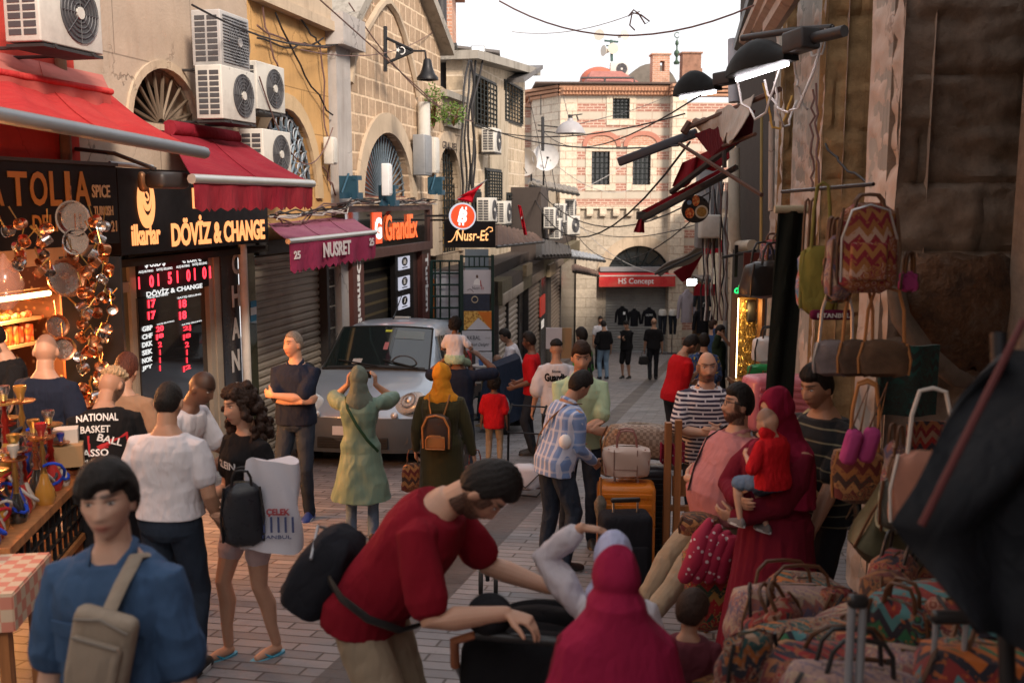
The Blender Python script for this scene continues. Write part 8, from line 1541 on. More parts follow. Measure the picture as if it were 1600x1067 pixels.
for k, (px, w_, lb, m_) in enumerate(((1306, .19, 'grey floral shoulder bag, leftmost of three under the backpack', mat('grey floral', (.16, .13, .13), .7, var=.7, vs=14)), (1340, .17, 'dark carpet shoulder bag, middle of three under the backpack', mat('dark carpet', (.07, .04, .025), .8, var=.8, vs=14)), (1382, .22, 'brown carpet shoulder bag, right of three under the backpack', mat('brown carpet', (.10, .055, .03), .8, var=.8, vs=12)))): hang(lb, px, 532, 4.8-.05*k, w_, .09, .17, m_, -15, .26, ALU if k == 0 else LEAT, taper=.95, hw=.8, two_=False, name='shoulder_bag')
t = thing('souvenir_bag', 'wine red souvenir bag with white lettered print behind the others', 'bag', P(1300, 492, 4.95)); b = MB(); b.box((0, 0, 0), (.22, .05, .05), bev=.02); b.build('body', fabric('wine souvenir', (.12, .012, .04)), t); text('ISTANBUL', t.matrix_basis @ Matrix.Translation((0, -.028, .0)) @ Matrix.Rotation(PI/2, 4, 'X'), .1, whitel, t, width=.16, height=.022)
hang('black and taupe leather weekender bag hanging high', 1200, 408, 6.6, .40, .2, .24, BLEA, 30, .14, BLEA, taper=.75, name='leather_bag'); hang('blue and red backpack above the leather weekender', 1212, 375, 6.9, .2, .16, .26, kilim('sporty', [(.03, .06, .18), (.35, .3, .3), (.3, .02, .03), (.02, .02, .03)], 1), 20, .06, name='backpack', cat='backpack')
t = bag('bright green small box bag with gold clasp', P(1192, 597, 8.2), .25, .08, .15, mat('green leather', (.01, .20, .05), .35), 5, 0, name='clutch_bag', taper=.97); b = MB(); b.tube([(-.02, -.05, .05), (-.02, -.05, .1), (.02, -.05, .1), (.02, -.05, .05), (-.02, -.05, .05)], .005, 5); b.build('clasp', BRASS, t)
bag('white leather handbag on the shelf above the green one', P(1200, 566, 8.5), .26, .12, .22, mat('white leather', (.60, .56, .54), .4), 8, .1, BLEA, name='handbag', taper=.95)
def suitcase(label, p, w_, d_, h_, mt, rz=0, rib=0, hnd=True, soft=False, rot=None):
 t = thing('suitcase', label, 'suitcase', p, rot=rot or (0, 0, R(rz))); b = MB(); b.box((0, 0, h_/2+.04), (w_, d_, h_), bev=.05); b.build('shell', mt, t)
 if rib:
  b = MB()
  for k in range(rib): b.box((0, -d_/2-.003, .12+(h_-.16)*k/(rib-1)), (w_*.86, .014, h_/rib*.4), bev=.004)
  b.build('rib', mt, t)
 if soft: b = MB(); b.box((0, -d_/2-.01, h_*.42), (w_*.78, .03, h_*.5), bev=.014); b.build('pocket', mt, t); b = MB(); b.tube([(-w_*.44, -d_*.36, .1), (-w_*.46, -d_*.36, h_*.8), (-w_*.38, -d_*.36, h_*.97), (w_*.38, -d_*.36, h_*.97), (w_*.46, -d_*.36, h_*.8), (w_*.44, -d_*.36, .1)], .005, 5); b.build('zip', GREYP, t)
 if hnd: b = MB(); b.tube([(-.09, 0, h_), (-.09, 0, h_+.12)], .009, 6); b.tube([(.09, 0, h_), (.09, 0, h_+.12)], .009, 6); b.build('rod', ALU, t); b = MB(); b.box((0, 0, h_+.13), (.22, .035, .035), bev=.012); b.build('grip', BLEA, t)
 b = MB()
 for sx in (-.38, .38):
  for sy in (-.3, .3): b.tube([(sx*w_-.015, sy*d_, .03), (sx*w_+.015, sy*d_, .03)], .03, 10)
 b.build('wheel', RUBBER, t); return t
g = G(975, 7.4); suitcase('black soft suitcase with raised handle, front of the luggage', g, .38, .24, .56, fabric('black nylon', (.016, .017, .022), wv=900), 5, soft=True)
suitcase('orange hard suitcase behind the black one', G(976, 8.0), .46, .26, .68, mat('orange shell', (.62, .19, .02), .3), -4, rib=7); suitcase('black ribbed suitcase right of the orange one', G(1012, 8.3), .34, .26, .76, mat('black shell', (.02, .02, .024), .3), 0, rib=14, hnd=False)
suitcase('pink hard suitcase behind the green bag', P(1198, 668, 7.6)-Vector((0, 0, .05)), .36, .24, .42, mat('pink shell', (.50, .16, .20), .3), 20, rib=6, hnd=False); suitcase('dusty pink suitcase tilted beside the first pink one', P(1235, 675, 7.2), .34, .24, .38, mat('pink shell', (.50, .16, .20)), -20, rib=6, hnd=False)
p = G(976, 8.0); p.z += .76; t = bag('beige leather handbag standing on the orange suitcase', p, .32, .16, .25, mat('beige leather', (.52, .40, .34), .4), -4, .15, mat('rose brown leather', (.30, .13, .11), .4), name='handbag', taper=1.12, seed=0); b = MB(); b.tube([(-.10, -.088, .01), (-.10, -.095, .24)], .004, 4); b.tube([(.08, -.088, .01), (.08, -.095, .24)], .004, 4); b.tube([(-.10, -.09, .08), (.08, -.09, .08)], .004, 4); b.build('seam', mat('seam brown', (.25, .15, .12)), t)
dm = NT('damier check'); v = dm.co(scale=(38, 38, 38)); dm = dm.out(col=dm.n('TexChecker', {0: v, 1: (.30, .22, .16, 1), 2: (.17, .11, .075, 1), 3: 1.0}).outputs[0], rough=.5)
p = G(1008, 8.4); p.z += .86; t = bag('brown checked canvas duffel bag lying on the ribbed suitcase', p-Vector((.05, 0, 0)), .62, .26, .28, dm, -14, 0, name='duffel_bag', taper=.8)
p = G(955, 9.0); p.z += .6; t = bag('second checked bag peeping out left of the beige handbag', p, .25, .2, .34, dm, 0, 0, name='duffel_bag'); p = G(985, 8.7); p.z += .86; t = bag('black bag with green and red stripe behind the beige handbag', p, .24, .12, .25, mat('black grain', (.02, .02, .02), .4), 0, .0, name='stripe_bag'); b = MB(); b.box((.0, -.068, .12), (.12, .012, .22)); b.build('green_stripe', mat('dark green web', (.01, .07, .04)), t); b = MB(); b.box((.0, -.075, .12), (.04, .012, .22)); b.build('red_stripe', mat('red web', (.5, .02, .02)), t)
t = thing('wooden_frame', 'orange brown upright wooden frame beside the striped shirt man', 'frame', G(1046, 8.0)); b = MB()
for sx, h_ in ((-.035, 1.20), (.045, 1.22)): b.box((sx, 0, h_/2), (.05, .06, h_))
b.build('upright', WOODO, t); b = MB(); b.box((.16, .02, .68), (.3, .04, .16)); b.box((.12, .02, .50), (.26, .05, .04)); b.build('rail', WOODO, t)
pol = NT('polka cloth'); v = pol.co(); pol = pol.out(col=pol.mix(pol.math('LESS_THAN', pol.n('TexVoronoi', {'Vector': v, 'Scale': 22}).outputs['Distance'], .22), (.34, .012, .05), (.6, .5, .52)), rough=.8)
t = thing('polka_cloth', 'red cloth with white dots folded over the wooden rail', 'cloth', P(1052, 700, 7.9)); b = MB(); b.sheet(lambda s, q: ((s-.5)*.2, .05*math.sin(s*8), .05-.16*q-.04*abs(math.sin(s*7))), 16, 6, .012); b.build('cloth', pol, t)
t = thing('spotted_scarves', 'bunch of magenta scarves with white spots hanging before the seated man', 'scarves', P(1128, 862, 5.9));
for k in range(4): b = MB(); b.tube([(-.08+.05*k, -.02*k, .18-.03*k), (-.13+.06*k, -.04, .10), (-.16+.05*k, -.05, -.02), (-.22+.07*k, -.03, -.14)], [.03, .06, .065, .045], 10, round_=True); b.build('scarf', pol, t)
bag('red and gold shopping bag with book print by the seated mans knee', G(1105, 6.2)+Vector((0, 0, .12)), .30, .24, .52, kilim('red print', [(.42, .02, .03), (.40, .30, .08), (.03, .08, .05), (.36, .03, .03)], .9, .2), 10, .1, BLEA, name='shopping_bag', taper=1.0); bag('stack of folded goods wrapped in yellow film on the red bag', G(1088, 6.3)+Vector((0, 0, .70)), .24, .2, .12, K[4], -10, 0, name='goods_bundle')
t = thing('stool', 'dark wooden stool under the seated man in pink', 'stool', G(1130, 6.55)); b = MB(); b.lathe([(.0, .64), (.18, .64), (.19, .68), (.0, .69)], 16); b.build('seat', WOODB, t)
for k in range(4): b = MB(); b.tube([(.12*math.cos(k*PI/2+.7), .12*math.sin(k*PI/2+.7), .64), (.18*math.cos(k*PI/2+.7), .18*math.sin(k*PI/2+.7), 0)], .016, 6); b.build('leg', WOODB, t)
t = thing('folded_umbrella', 'folded black and cream umbrella with wooden handle held downwards', 'umbrella', P(938, 785, 7.7)); b = MB(); b.lathe([(.004, -.22), (.02, -.18), (.045, -.05), (.05, 0), (.03, .04), (.012, .06)], 12); b.build('canopy', mat('striped umbrella', (.12, .11, .09), .7, var=.9, vs=30), t); b = MB(); b.tube([(0, 0, .05), (0, 0, .2)], .011, 8); b.build('handle', LEAT, t)
t = hang('woven brown and orange basket bag hanging before the striped shirt man', 1350, 700, 4.7, .26, .16, .26, K[4], -20, .34, LEAT, taper=1.0, name='basket_bag');
for px, lb, z in ((1330, 'magenta rolled pouch, left of two with shiny weave', 3), (1358, 'magenta rolled pouch, right of two with shiny weave', 0)): t = thing('roll_pouch', lb, 'pouch', P(px, 695+z, 4.5), rot=(R(8), R(10), 0)); b = MB(); b.box((0, 0, 0), (.075, .07, .17), bev=.03); b.build('body', PINKL, t); b = MB(); b.tube([(-.02, 0, .08), (0, 0, .3), (.02, 0, .08)], .005, 5); b.build('strap', LEA, t)
hang('pale lilac striped long bag beside the magenta pouches', 1400, 690, 4.4, .07, .10, .34, K[5], 20, .1, name='long_bag'); hang('grey bag with white round medallion', 1402, 745, 4.2, .14, .05, .22, mat('medallion grey', (.13, .13, .11), .8, var=.7, vs=16), 0, .1, name='medallion_bag')
hang('peach leather bag with long white rope strap', 1452, 705, 3.7, .25, .06, .30, mat('peach leather', (.42, .19, .13), .55, var=.3, vs=6), -14, .26, mat('white rope', (.6, .55, .5)), taper=.85, name='rope_bag', two_=False, hw=.6)
for k, (px, py, m_, lb) in enumerate(((1420, 600, 1, 'teal ogee patterned cloth under the corbel'), (1500, 720, 0, 'dark red carpet panel hanging against the pier'))): t = thing('hanging_carpet', lb, 'carpet', P(px, py, 5.6-.1*k)); b = MB(); b.sheet(lambda s, q: ((s-.5)*(.34 if k == 0 else .6), .03*math.sin(s*8), .22-(.40 if k == 0 else .9)*q), 12, 6, .02); b.build('carpet', K[m_] if k else kilim('teal ogee', [(.01, .09, .08), (.02, .04, .04), (.01, .11, .10), (.015, .03, .03)], 1.2), t)
t = thing('mannequin_hand', 'tan display hand dangling below the woven basket bag', 'mannequin', P(1338, 800, 4.75)); sk_ = Skin(); hand(sk_, 1, V(0, 0, .16), V(.0, 0, .05), curl=.3, dir=(.1, -.1, -1), palm=(-1, 0, 0)); sk_.limb([V(0, 0, .22), V(0, 0, .06)], [.035, .026]); sk_.b.build('hand', SK['tan'], t)
bag('olive and cream plastic wrapped goods bag behind the bag heap', P(1370, 880, 4.6), .32, .2, .42, mat('wrapped olive', (.10, .10, .06), .35, var=.9, vs=9), 10, 0, name='wrapped_bag', rot=(0, R(25), 0)); bag('pale green plastic bag beside the hanging medallion', P(1400, 830, 4.4), .16, .12, .2, mat('pale green wrap', (.30, .33, .24), .4, var=.6, vs=10), 0, 0, name='wrapped_bag')
b = MB(); b.tube([P(1222, 300, 5.8), P(1365, 288, 4.8)], .01, 6); tag(b.build('hanging_rail', BLACK), 'thin black rail carrying the hanging bags', 'rail')
tbx = L.w(0, 0, 0)
cA, cB = P(14, 834, 5.0), P(132, 760, 6.35); cd_ = cB-cA; t = thing('display_counter', 'wooden display counter with glass lattice under the hookahs', 'counter', rz=0, mat=Matrix.Translation(cA.lerp(cB, .5)-Vector((0, 0, .885))) @ Matrix.Rotation(math.atan2(cd_.y, cd_.x), 4, 'Z') @ Matrix.Translation((0, .45, 0)) @ Matrix.Scale(.72, 4, (1, 0, 0))); b = MB(); b.box((0, 0, .86), (1.9, .9, .05)); b.box((0, 0, .50), (1.9, .9, .04)); b.build('shelf', WOODO, t)
b = MB(); b.box((-.0, .3, .43), (1.86, .05, .84)); b.build('carcass', WOODB, t); b = MB(); [b.box((-.9+.15*k, -.42, .64), (.02, .02, .34)) for k in range(13)]; [b.box((0, -.42, .53+.1*k), (1.8, .02, .012)) for k in range(4)]; b.build('lattice', BLACK, t)
for sx in (-.93, .93): b = MB(); b.box((sx, -.40, .43), (.05, .05, .86)); b.build('leg', WOODO, t)
CM = t.matrix_basis.copy()
glz = [glass('glass %d' % k, c, .05) for k, c in enumerate([(.02, .05, .30), (.35, .02, .02), (.45, .40, .36), (.40, .18, .03), (.02, .02, .02)])]
hose = [fabric('hose %d' % k, c) for k, c in enumerate([(.02, .06, .45), (.35, .02, .03), (.45, .4, .38), (.05, .05, .06)])]
METS = [BRASS, COPPER, STEEL, mat('red anodised', (.40, .03, .02), .3, .8)]
def hookah(label, p, h_, c):
 t = thing('hookah', label, 'hookah', p, group='hookahs on the display counter'); q = h_/.5
 for nm, m_, pr, x in (('glass_base', glz[c % 5], [(.0, 0), (.05, 0), (.062, .04), (.055, .09), (.03, .15), (.02, .19), (.0, .19)], 0), ('stem', METS[c % 4], [(.02, .19), (.014, .22), (.022, .25), (.012, .28), (.02, .31), (.01, .36), (.012, .42)], 0), ('tray', METS[(c+1) % 4], [(.0, .40), (.075, .405), (.08, .415), (.0, .41)], 0), ('bowl', METS[(c+3) % 4] if c % 2 else glz[(c+3) % 5], [(.0, .42), (.018, .42), (.024, .45), (.036, .48), (.036, .5), (.03, .5), (.0, .47)], 0)):
  b = MB(); b.lathe([(r_*q, z*q) for r_, z in pr], 16); b.build(nm, m_, t)
 a = rnd.uniform(0, 6.28); b = MB(); pts = []
 for k in range(14): s = k/13; rr_ = .03+.09*math.sin(PI*min(1, s*1.3)); pts.append((rr_*math.cos(a+s*5)*q, rr_*math.sin(a+s*5)*q, (.24-.20*s+.05*math.sin(s*9))*q))
 b.tube(pts, .009, 6); b.build('hose', hose[c % 4], t); return t
r9 = random.Random(3); cols = ['blue', 'red', 'clear', 'amber', 'black']
for k in range(42):
 u = -.85+.122*(k % 14)+r9.uniform(-.03, .03); v_ = -.35+.3*(k//14)+r9.uniform(-.05, .05); p = CM @ V(u, v_, .886); hookah('%s glass hookah with %s stem and %s hose, %s of the counter' % (cols[k % 5], ('brass', 'copper', 'silvery', 'red')[k % 4], ('blue', 'red', 'cream', 'black')[k % 4], 'front row' if k < 14 else 'middle row' if k < 28 else 'back row'), p, r9.uniform(.30, .5), k)
for px, py, D, c, lb in ((40, 735, 6.0, 0, 'tall hookah with black stem and blue foil bowl at the left'), (14, 745, 5.6, 3, 'large blue hookah topped by a clear ball')): hookah(lb, P(px, py, D), .52, c)['group'] = 'tall hookahs'
for k in range(8): p = CM @ V(-.7+.2*k, -.1, .525); o = MB().lathe([(.0, 0), (.045, 0), (.055, .05), (.03, .13), (.018, .17), (.0, .17)], 12).build('glass_vase', glz[k % 5]); o.location = p; tag(o, '%s glass vase on the lower counter shelf' % cols[k % 5], 'vase', 'vases on the lower shelf')
t = thing('carton', 'white open carton of small goods on the stall', 'box', P(104, 692, 6.2), R(20)); b = MB(); b.box((0, 0, .05), (.14, .12, .09)); b.build('box', mat('white card', (.55, .52, .48), .8), t); t = thing('carton', 'brown cardboard carton under the white one', 'box', P(108, 722, 6.15), R(20)); b = MB(); b.box((0, 0, .05), (.17, .15, .13)); b.build('box', mat('brown card', (.36, .22, .11), .8), t)
ck = NT('checked tablecloth'); v = ck.co(scale=(17, 17, 17)); ck = ck.out(col=ck.mix(.35, ck.n('TexChecker', {0: v, 1: (.52, .10, .07, 1), 2: (.56, .44, .32, 1), 3: 1.0}).outputs[0], (.60, .42, .30)), rough=.9)
p = G(-10, 4.85); p.z += .10; t = thing('cafe_table', 'small wooden table by the bottom left corner', 'table', p, R(8)); b = MB(); b.box((-.05, 0, .70), (.52, .5, .04)); b.build('tabletop', WOODO, t)
for sx in (-.26, .16):
 for sy in (-.2, .2): b = MB(); b.box((sx, sy, .34), (.045, .045, .68)); b.build('leg', WOODO, t)
t = thing('tablecloth', 'red and cream checked cloth covering the corner table', 'tablecloth', p+V(0, 0, .722), R(8)); b = MB(); b.box((-.05, 0, .008), (.56, .54, .012)); [b.box((-.05, sy*.272, -.08), (.56, .008, .17)) for sy in (-1, 1)]; [b.box((-.05+sx*.282, 0, -.08), (.008, .54, .17)) for sx in (-1, 1)]; b.build('cloth', ck, t)
def pan(label, p, r_, h_, m_, m2, hl, rx, ry, rz, kind=0):
 t = thing('copper_pan', label, 'pan', p, rot=(R(rx), R(ry), R(rz)), group='copper pans hanging by the spice shop'); b = MB(); b.lathe([(.001, 0), (r_*.86, 0), (r_*.95, h_*.1), (r_, h_), (r_*1.06, h_*1.03), (r_*.95, h_*.98), (r_*.88, h_*.14), (.001, h_*.1)], 26, caps=False); b.build('bowl', m_, t)
 b = MB(); b.lathe([(r_*.86, h_*.16), (.001, h_*.13), (.001, h_*.12)], 22, caps=False); b.build('lining', m2, t)
 b = MB(); b.tube([(0, r_*.95, h_*.85), (0, r_+hl*.5, h_*.95), (0, r_+hl, h_*1.0)], [.007, .006, .009], 6, flat=.5); b.build('handle', BRASS if kind else COPPER, t); return t
pans = [(118, 341, 8.0, .135, .05, 'widest plastic wrapped pan hanging under the letters', 90, 0, -5, STEEL), (121, 378, 8.0, .10, .04, 'bright round tinned pan directly under the widest one', 84, 0, 0, STEEL), (100, 435, 8.0, .15, .06, 'large tilted copper pan hanging edge on', 80, 0, 50, COPPER), (98, 545, 8.0, .09, .04, 'oval copper pan low beside the post', 80, 0, 40, COPPER), (88, 510, 8.1, .09, .03, 'copper pan above the oval one by the post', 80, 0, 48, COPPER)]
for px, py, D, r_, h_, lb, rx, ry, rz, m_ in pans: pan(lb, P(px, py, D), r_, h_, m_, STEEL, .12, rx, ry, rz)
for k in range(42):
 y = 405+k*6.6+r9.uniform(-6, 6); x = 132+((k*37) % 50)-6+r9.uniform(-5, 5); x = max(112, x) if y < 560 else x
 pan('small %s coffee pot hanging in the cluster left of the olive door, %s' % (('copper', 'copper', 'tinned')[k % 3], 'upper part' if k < 14 else 'middle part' if k < 28 else 'lower part'), P(x, y, 8.0+r9.uniform(-.15, .15)), r9.uniform(.035, .055), r9.uniform(.05, .08), (COPPER, COPPER, STEEL)[k % 3], STEEL, r9.uniform(.08, .13), r9.uniform(20, 150), r9.uniform(-30, 30), r9.uniform(-60, 60), 1)
for k, (x, y, w9) in enumerate(((28, 368, 'left'), (68, 378, 'second'), (162, 362, 'right'))):
 for i in range(7): pan('%s coffee pot in the %s bunch hanging before the gold letters' % (('copper', 'tinned')[i % 2], w9), P(x+r9.uniform(-14, 14), y+i*12-20, 7.2+r9.uniform(-.1, .1)), .04, .06, (COPPER, STEEL)[i % 2], STEEL, .1, r9.uniform(30, 150), r9.uniform(-30, 30), r9.uniform(-60, 60), 1)
b = MB(); b.box(P(150, 560, 8.35), (.5, .04, 1.7)); tag(b.build('pan_rack', BLACK), 'black board rack the copper pans hang on', 'rack')
t = thing('plastic_wrapped_pans', 'plastic wrapped bunch of pans hanging at the far left', 'pans', P(8, 440, 7.1)); b = MB(); b.lathe([(.01, .2), (.03, .16), (.09, .08), (.13, -.02), (.10, -.12), (.04, -.2)], 14); b.build('wrap', glass('plastic wrap', (.5, .25, .18), .15, 0, .45), t)
W = lambda k, *v: Pp[k]['W'](v)
def strapline(label_parent, pts, r_, mt, nm='strap', flat=.35, side=None): b = MB(); b.tube(pts, r_, 8, flat=flat, side=side); return b.build(nm, mt, label_parent, world=True)
def bagm(name, label, cat, who, off, face=0, **k): M_ = Pp[who]['M']; t = thing(name, label, cat, mat=M_.normalized() @ Matrix.Translation(V(*off))); return t
TRb = Pp['blue']['TR']; Mb = Pp['blue']['M']; t = thing('sling_bag', 'taupe canvas sling bag worn on the chest of the denim shirt man', 'bag', mat=Mb @ TRb @ Matrix.Translation(V(-.05, .195, 1.225)) @ Matrix.Rotation(R(-14), 4, 'Y'))
b = MB(); b.box((0, 0, 0), (.20, .07, .27), bev=.045); b.build('body', TAUPE, t); b = MB(); b.box((0, .042, -.03), (.16, .035, .17), bev=.02); b.build('pocket', TAUPE, t); b = MB(); b.tube([(-.07, .062, .055), (.07, .062, .055)], .005, 5); b.tube([(-.085, .04, .1), (0, .045, .125), (.085, .04, .1)], .005, 5); b.build('zip', mat('zip taupe', (.2, .17, .14)), t)
strapline(t, [Mb @ TRb @ V(*q) for q in ((-.06, .205, 1.32), (-.07, .175, 1.34), (-.09, .125, 1.41), (-.095, .03, 1.462), (-.09, -.09, 1.42))], .022, TAUPE, side=(1, 0, 0))
Mm = Pp['mustard']['M']; t = thing('backpack', 'small brown leather backpack on the back of the mustard hijab woman', 'backpack', mat=Mm @ Matrix.Translation(V(0, -.22, 1.12)))
bm_ = bagmesh(.27, .12, .34, .82, 2); bm_.build('body', mat('dark coated canvas', (.045, .025, .018), .5), t, ).location = (0, 0, -.17)
for nm, m9, pts, r_ in (('piping', LEAT, [(-.125, -.05, -.15), (-.13, -.055, .05), (-.08, -.055, .15), (0, -.055, .17), (.08, -.055, .15), (.13, -.055, .05), (.125, -.05, -.15)], .011), ('pocket_trim', LEAT, [(-.09, -.085, -.15), (-.09, -.09, -.06), (-.05, -.09, -.02), (.05, -.09, -.02), (.09, -.09, -.06), (.09, -.085, -.15), (-.09, -.085, -.15)], .007)): b = MB(); b.tube(pts, r_, 6); b.build(nm, m9, t)
b = MB(); b.box((0, -.062, -.09), (.18, .04, .12), bev=.015); b.build('pocket', LEAT, t)
for sx in (-1, 1): b = MB(); b.tube([(sx*.06, .02, .15), (sx*.085, .06, .24), (sx*.10, .13, .33), (sx*.10, .25, .33)], .012, 6, flat=.5); b.build('strap', LEAT, t)
for who, off, lb, m9, w9 in (('mustard', (-.31, .05, .44), 'brown and gold patterned bag in the left hand of the mustard hijab woman', K[4], .2), ('mustard', (.32, .04, .46), 'dark plastic shopping bag in the right hand of the backpack woman', K[0], .22), ('fb', (-.26, 0, .42), 'black bag carried by the bald man walking away', BLEA, .3)): t = thing('carrier_bag', lb, 'bag', W(who, *off)); bagmesh(w9, .12, .26, .8, 3).build('body', m9, t); b = MB(); handle(b, 0, w9*.5, .24, .16, .006); b.build('handle', m9, t)
Mk = Pp['bend']['M'] @ Pp['bend']['TR']; t = thing('waist_bag', 'large black bag on the back of the bending maroon shirt man', 'bag', mat=Mk @ Matrix.Translation(V(.02, -.185, .955)) @ Matrix.Rotation(R(10), 4, 'X')); b = bagmesh(.30, .20, .34, .7, 5, .2); b.v = [(x, y, z-.17) for x, y, z in b.v]; o9 = b.build('body', fabric('black nylon', (.016, .017, .022)), t); b = MB(); b.tube([(-.15, -.04, .08), (0, -.11, .12), (.15, -.04, .08)], .006, 5); b.build('zip', GREYP, t)
strapline(t, [Mk @ V(*q) for q in ((.13, -.17, 1.0), (.225, -.06, 1.03), (.235, .06, 1.05), (.16, .17, 1.06), (.05, .21, 1.06))], .02, BLEA, 'belt', side=(0, 0, 1))
hw_ = Pp['bend']['M'] @ (Pp['bend']['arm'][1][2]+V(.0, .09, -.04)); ks = (hw_.z-gz(hw_.y))/.96; pp_ = hw_+Matrix.Rotation(R(-12), 3, 'Z') @ V(-.03, .43*ks, 0); pp_.z = gz(pp_.y); t = thing('pram', 'black pram with tan leather handle being adjusted by the bending man', 'pram', mat=Matrix.Translation(pp_) @ Matrix.Rotation(R(-12), 4, 'Z') @ Matrix.Scale(ks, 4) @ Matrix.Scale(1.2, 4, (1, 0, 0)))
b = MB(); b.sheet(lambda s, q: (.23*math.cos(PI*s), .22-.42*q+.02*math.sin(q*18), .56+.33*math.sin(PI*s)**.5*(.75+.25*math.sin(PI*q))+.012*math.sin(q*25)), 24, 24, .012); b.build('canopy', fabric('black pram cloth', (.012, .012, .014)), t)
b = MB(); b.box((0, .0, .44), (.44, .58, .30), bev=.1); b.build('seat', fabric('black pram cloth', (.012, .012, .014)), t); b = MB(); b.box((0, -.24, .66), (.46, .22, .46), rot=Matrix.Rotation(R(-12), 3, 'X').to_quaternion(), bev=.09); b.build('backrest', fabric('black pram cloth', (.012, .012, .014)), t); b = MB(); b.tube([(-.22, -.36, .80), (-.21, -.41, .92), (-.14, -.43, .96)], .015, 8); b.build('handle_end', mat('tan handle', (.30, .11, .05), .4), t); b = MB(); b.tube([(-.14, -.43, .96), (.10, -.43, .96)], .018, 8); b.build('handle', BLEA, t); b = MB(); b.tube([(.10, -.43, .96), (.20, -.41, .94), (.25, -.36, .86), (.26, -.25, .74)], .015, 8); b.build('handle_end', mat('tan handle', (.30, .11, .05), .4), t)
b = MB()
for sx in (-1, 1): b.tube([(sx*.24, -.30, .80), (sx*.25, .05, .45), (sx*.24, .40, .12)], .012, 6); b.tube([(sx*.25, .05, .45), (sx*.26, -.38, .12)], .012, 6)
b.build('frame', GREYP, t)
for sx in (-1, 1):
 for sy in (-.40, .42): b = MB(); b.lathe([(.04, -.02), (.115, -.02), (.12, 0), (.115, .02), (.04, .02)], 20, m=Matrix.Translation((sx*.27, sy, .12)) @ Matrix.Rotation(PI/2, 4, 'Y')); b.build('wheel', RUBBER, t)
t = thing('person', 'baby in a black round hat lying in the pram, seen from above', 'baby', P(765, 960, 3.6)); b = MB(); b.sphere((0, 0, 0), (.085, .095, .075), 20, 12); b.build('hat', fabric('black hat', (.013, .013, .015)), t)
t = thing('pushchair', 'light pushchair front wheel and frame behind the maroon shirt man', 'pram', G(762, 7.3)); b = MB(); b.tube([(-.25, .3, .7), (0, 0, .12)], .012, 6); b.tube([(0, 0, .3), (0, 0, .1)], .015, 6); b.build('frame', BLACK, t)
for sx in (-.05, .06): b = MB(); b.lathe([(.03, -.015), (.085, -.015), (.09, 0), (.085, .015), (.03, .015)], 16, m=Matrix.Translation((sx, 0, .09)) @ Matrix.Rotation(PI/2, 4, 'Y')); b.build('wheel', RUBBER, t)
t = thing('plastic_bag', 'white plastic shop bag with red and blue print held by the curly haired woman', 'bag', P(425, 858, 5.65)); b = MB(); n9 = 34
b.loft([[((.17-.03*s)*math.copysign(abs(math.cos(a))**.6, math.cos(a))+.02*s+.012*math.sin(9*s+a*3), .06*math.sin(a)*(1-.5*s)+.008*math.sin(a*5+s*8), .52*s+.02*math.sin(a*2)) for a in [2*PI*j/n9 for j in range(n9)]] for s in [i/12 for i in range(13)]]); b.build('body', mat('white plastic film', (.60, .60, .66), .3, var=.08), t)
text('ÇELEK', t.matrix_basis @ Matrix.Translation((.06, -.075, .24)) @ Matrix.Rotation(PI/2, 4, 'X'), .1, inkr, t, width=.13, height=.045, bold=.03); text('ISTANBUL', t.matrix_basis @ Matrix.Translation((.03, -.075, .10)) @ Matrix.Rotation(PI/2, 4, 'X'), .1, mat('blue ink', (.05, .07, .18)), t, width=.2, height=.02); b = MB(); [b.box((-.1+.04*k, -.076, .17), (.012, .004, .09)) for k in range(7)]; b.build('print', mat('blue ink', (.05, .07, .18)), t)
t = bag('black shiny backpack carried low in front of the curly haired woman', P(382, 850, 5.6), .22, .14, .36, mat('black shiny nylon', (.02, .022, .028), .3, var=.5, vs=12), 10, .1, BLEA, name='backpack', cat='backpack')
for i9, lb in ((1, 'blue flip flop on the front foot of the curly haired woman'), (-1, 'blue flip flop on the back foot of the curly haired woman')):
 a9 = Pp['curly']['leg'][i9][2]; t = thing('flip_flop', lb, 'sandal', mat=Pp['curly']['M'] @ Matrix.Translation(a9+V(0, .07, -.083))); b = MB(); b.prism([(.045*math.sin(q), .13*math.cos(q)) for q in [2*PI*k/20 for k in range(20)]], -.004, .012, plane='xy'); b.build('sole', mat('aqua sole', (.10, .35, .50), .6), t); b = MB(); b.tube([(-.04, -.01, .01), (-.02, .03, .04), (0, .06, .02), (.02, .03, .04), (.04, -.01, .01)], .007, 6); b.build('strap', mat('aqua strap', (.03, .30, .45)), t)
t = thing('shopping_trolley', 'folding black shopping trolley with a white bundle pulled by the youth', 'trolley', G(820, 11.2), R(-15)); b = MB()
for sx in (-.2, .2): b.tube([(sx, .2, .98), (sx, .05, .9), (sx, 0, .05)], .014, 6)
for z in (.08, .3, .7, .97): b.tube([(-.2, .18 if z > .9 else 0, z), (.2, .18 if z > .9 else 0, z)], .01, 6)
b.tube([(-.2, 0, .06), (-.2, -.25, .06), (.2, -.25, .06), (.2, 0, .06)], .01, 6); b.build('frame', BLACK, t); [MB().lathe([(.02, -.015), (.08, -.015), (.08, .015), (.02, .015)], 16, m=Matrix.Translation((sx, .05, .08)) @ Matrix.Rotation(PI/2, 4, 'Y')).build('wheel', RUBBER, t) for sx in (-.23, .23)]
p = t.location; t = thing('white_bundle', 'tied white plastic bundle on the shopping trolley', 'bundle', p+V(0, -.14, .10)); bagmesh(.3, .2, .28, .9, 4, .25).build('body', mat('white plastic film', (.6, .6, .66)), t); b = MB(); b.tube([(-.15, -.12, .2), (0, -.13, .05), (.15, -.12, .2)], .006, 5); b.build('cord', BLACK, t)
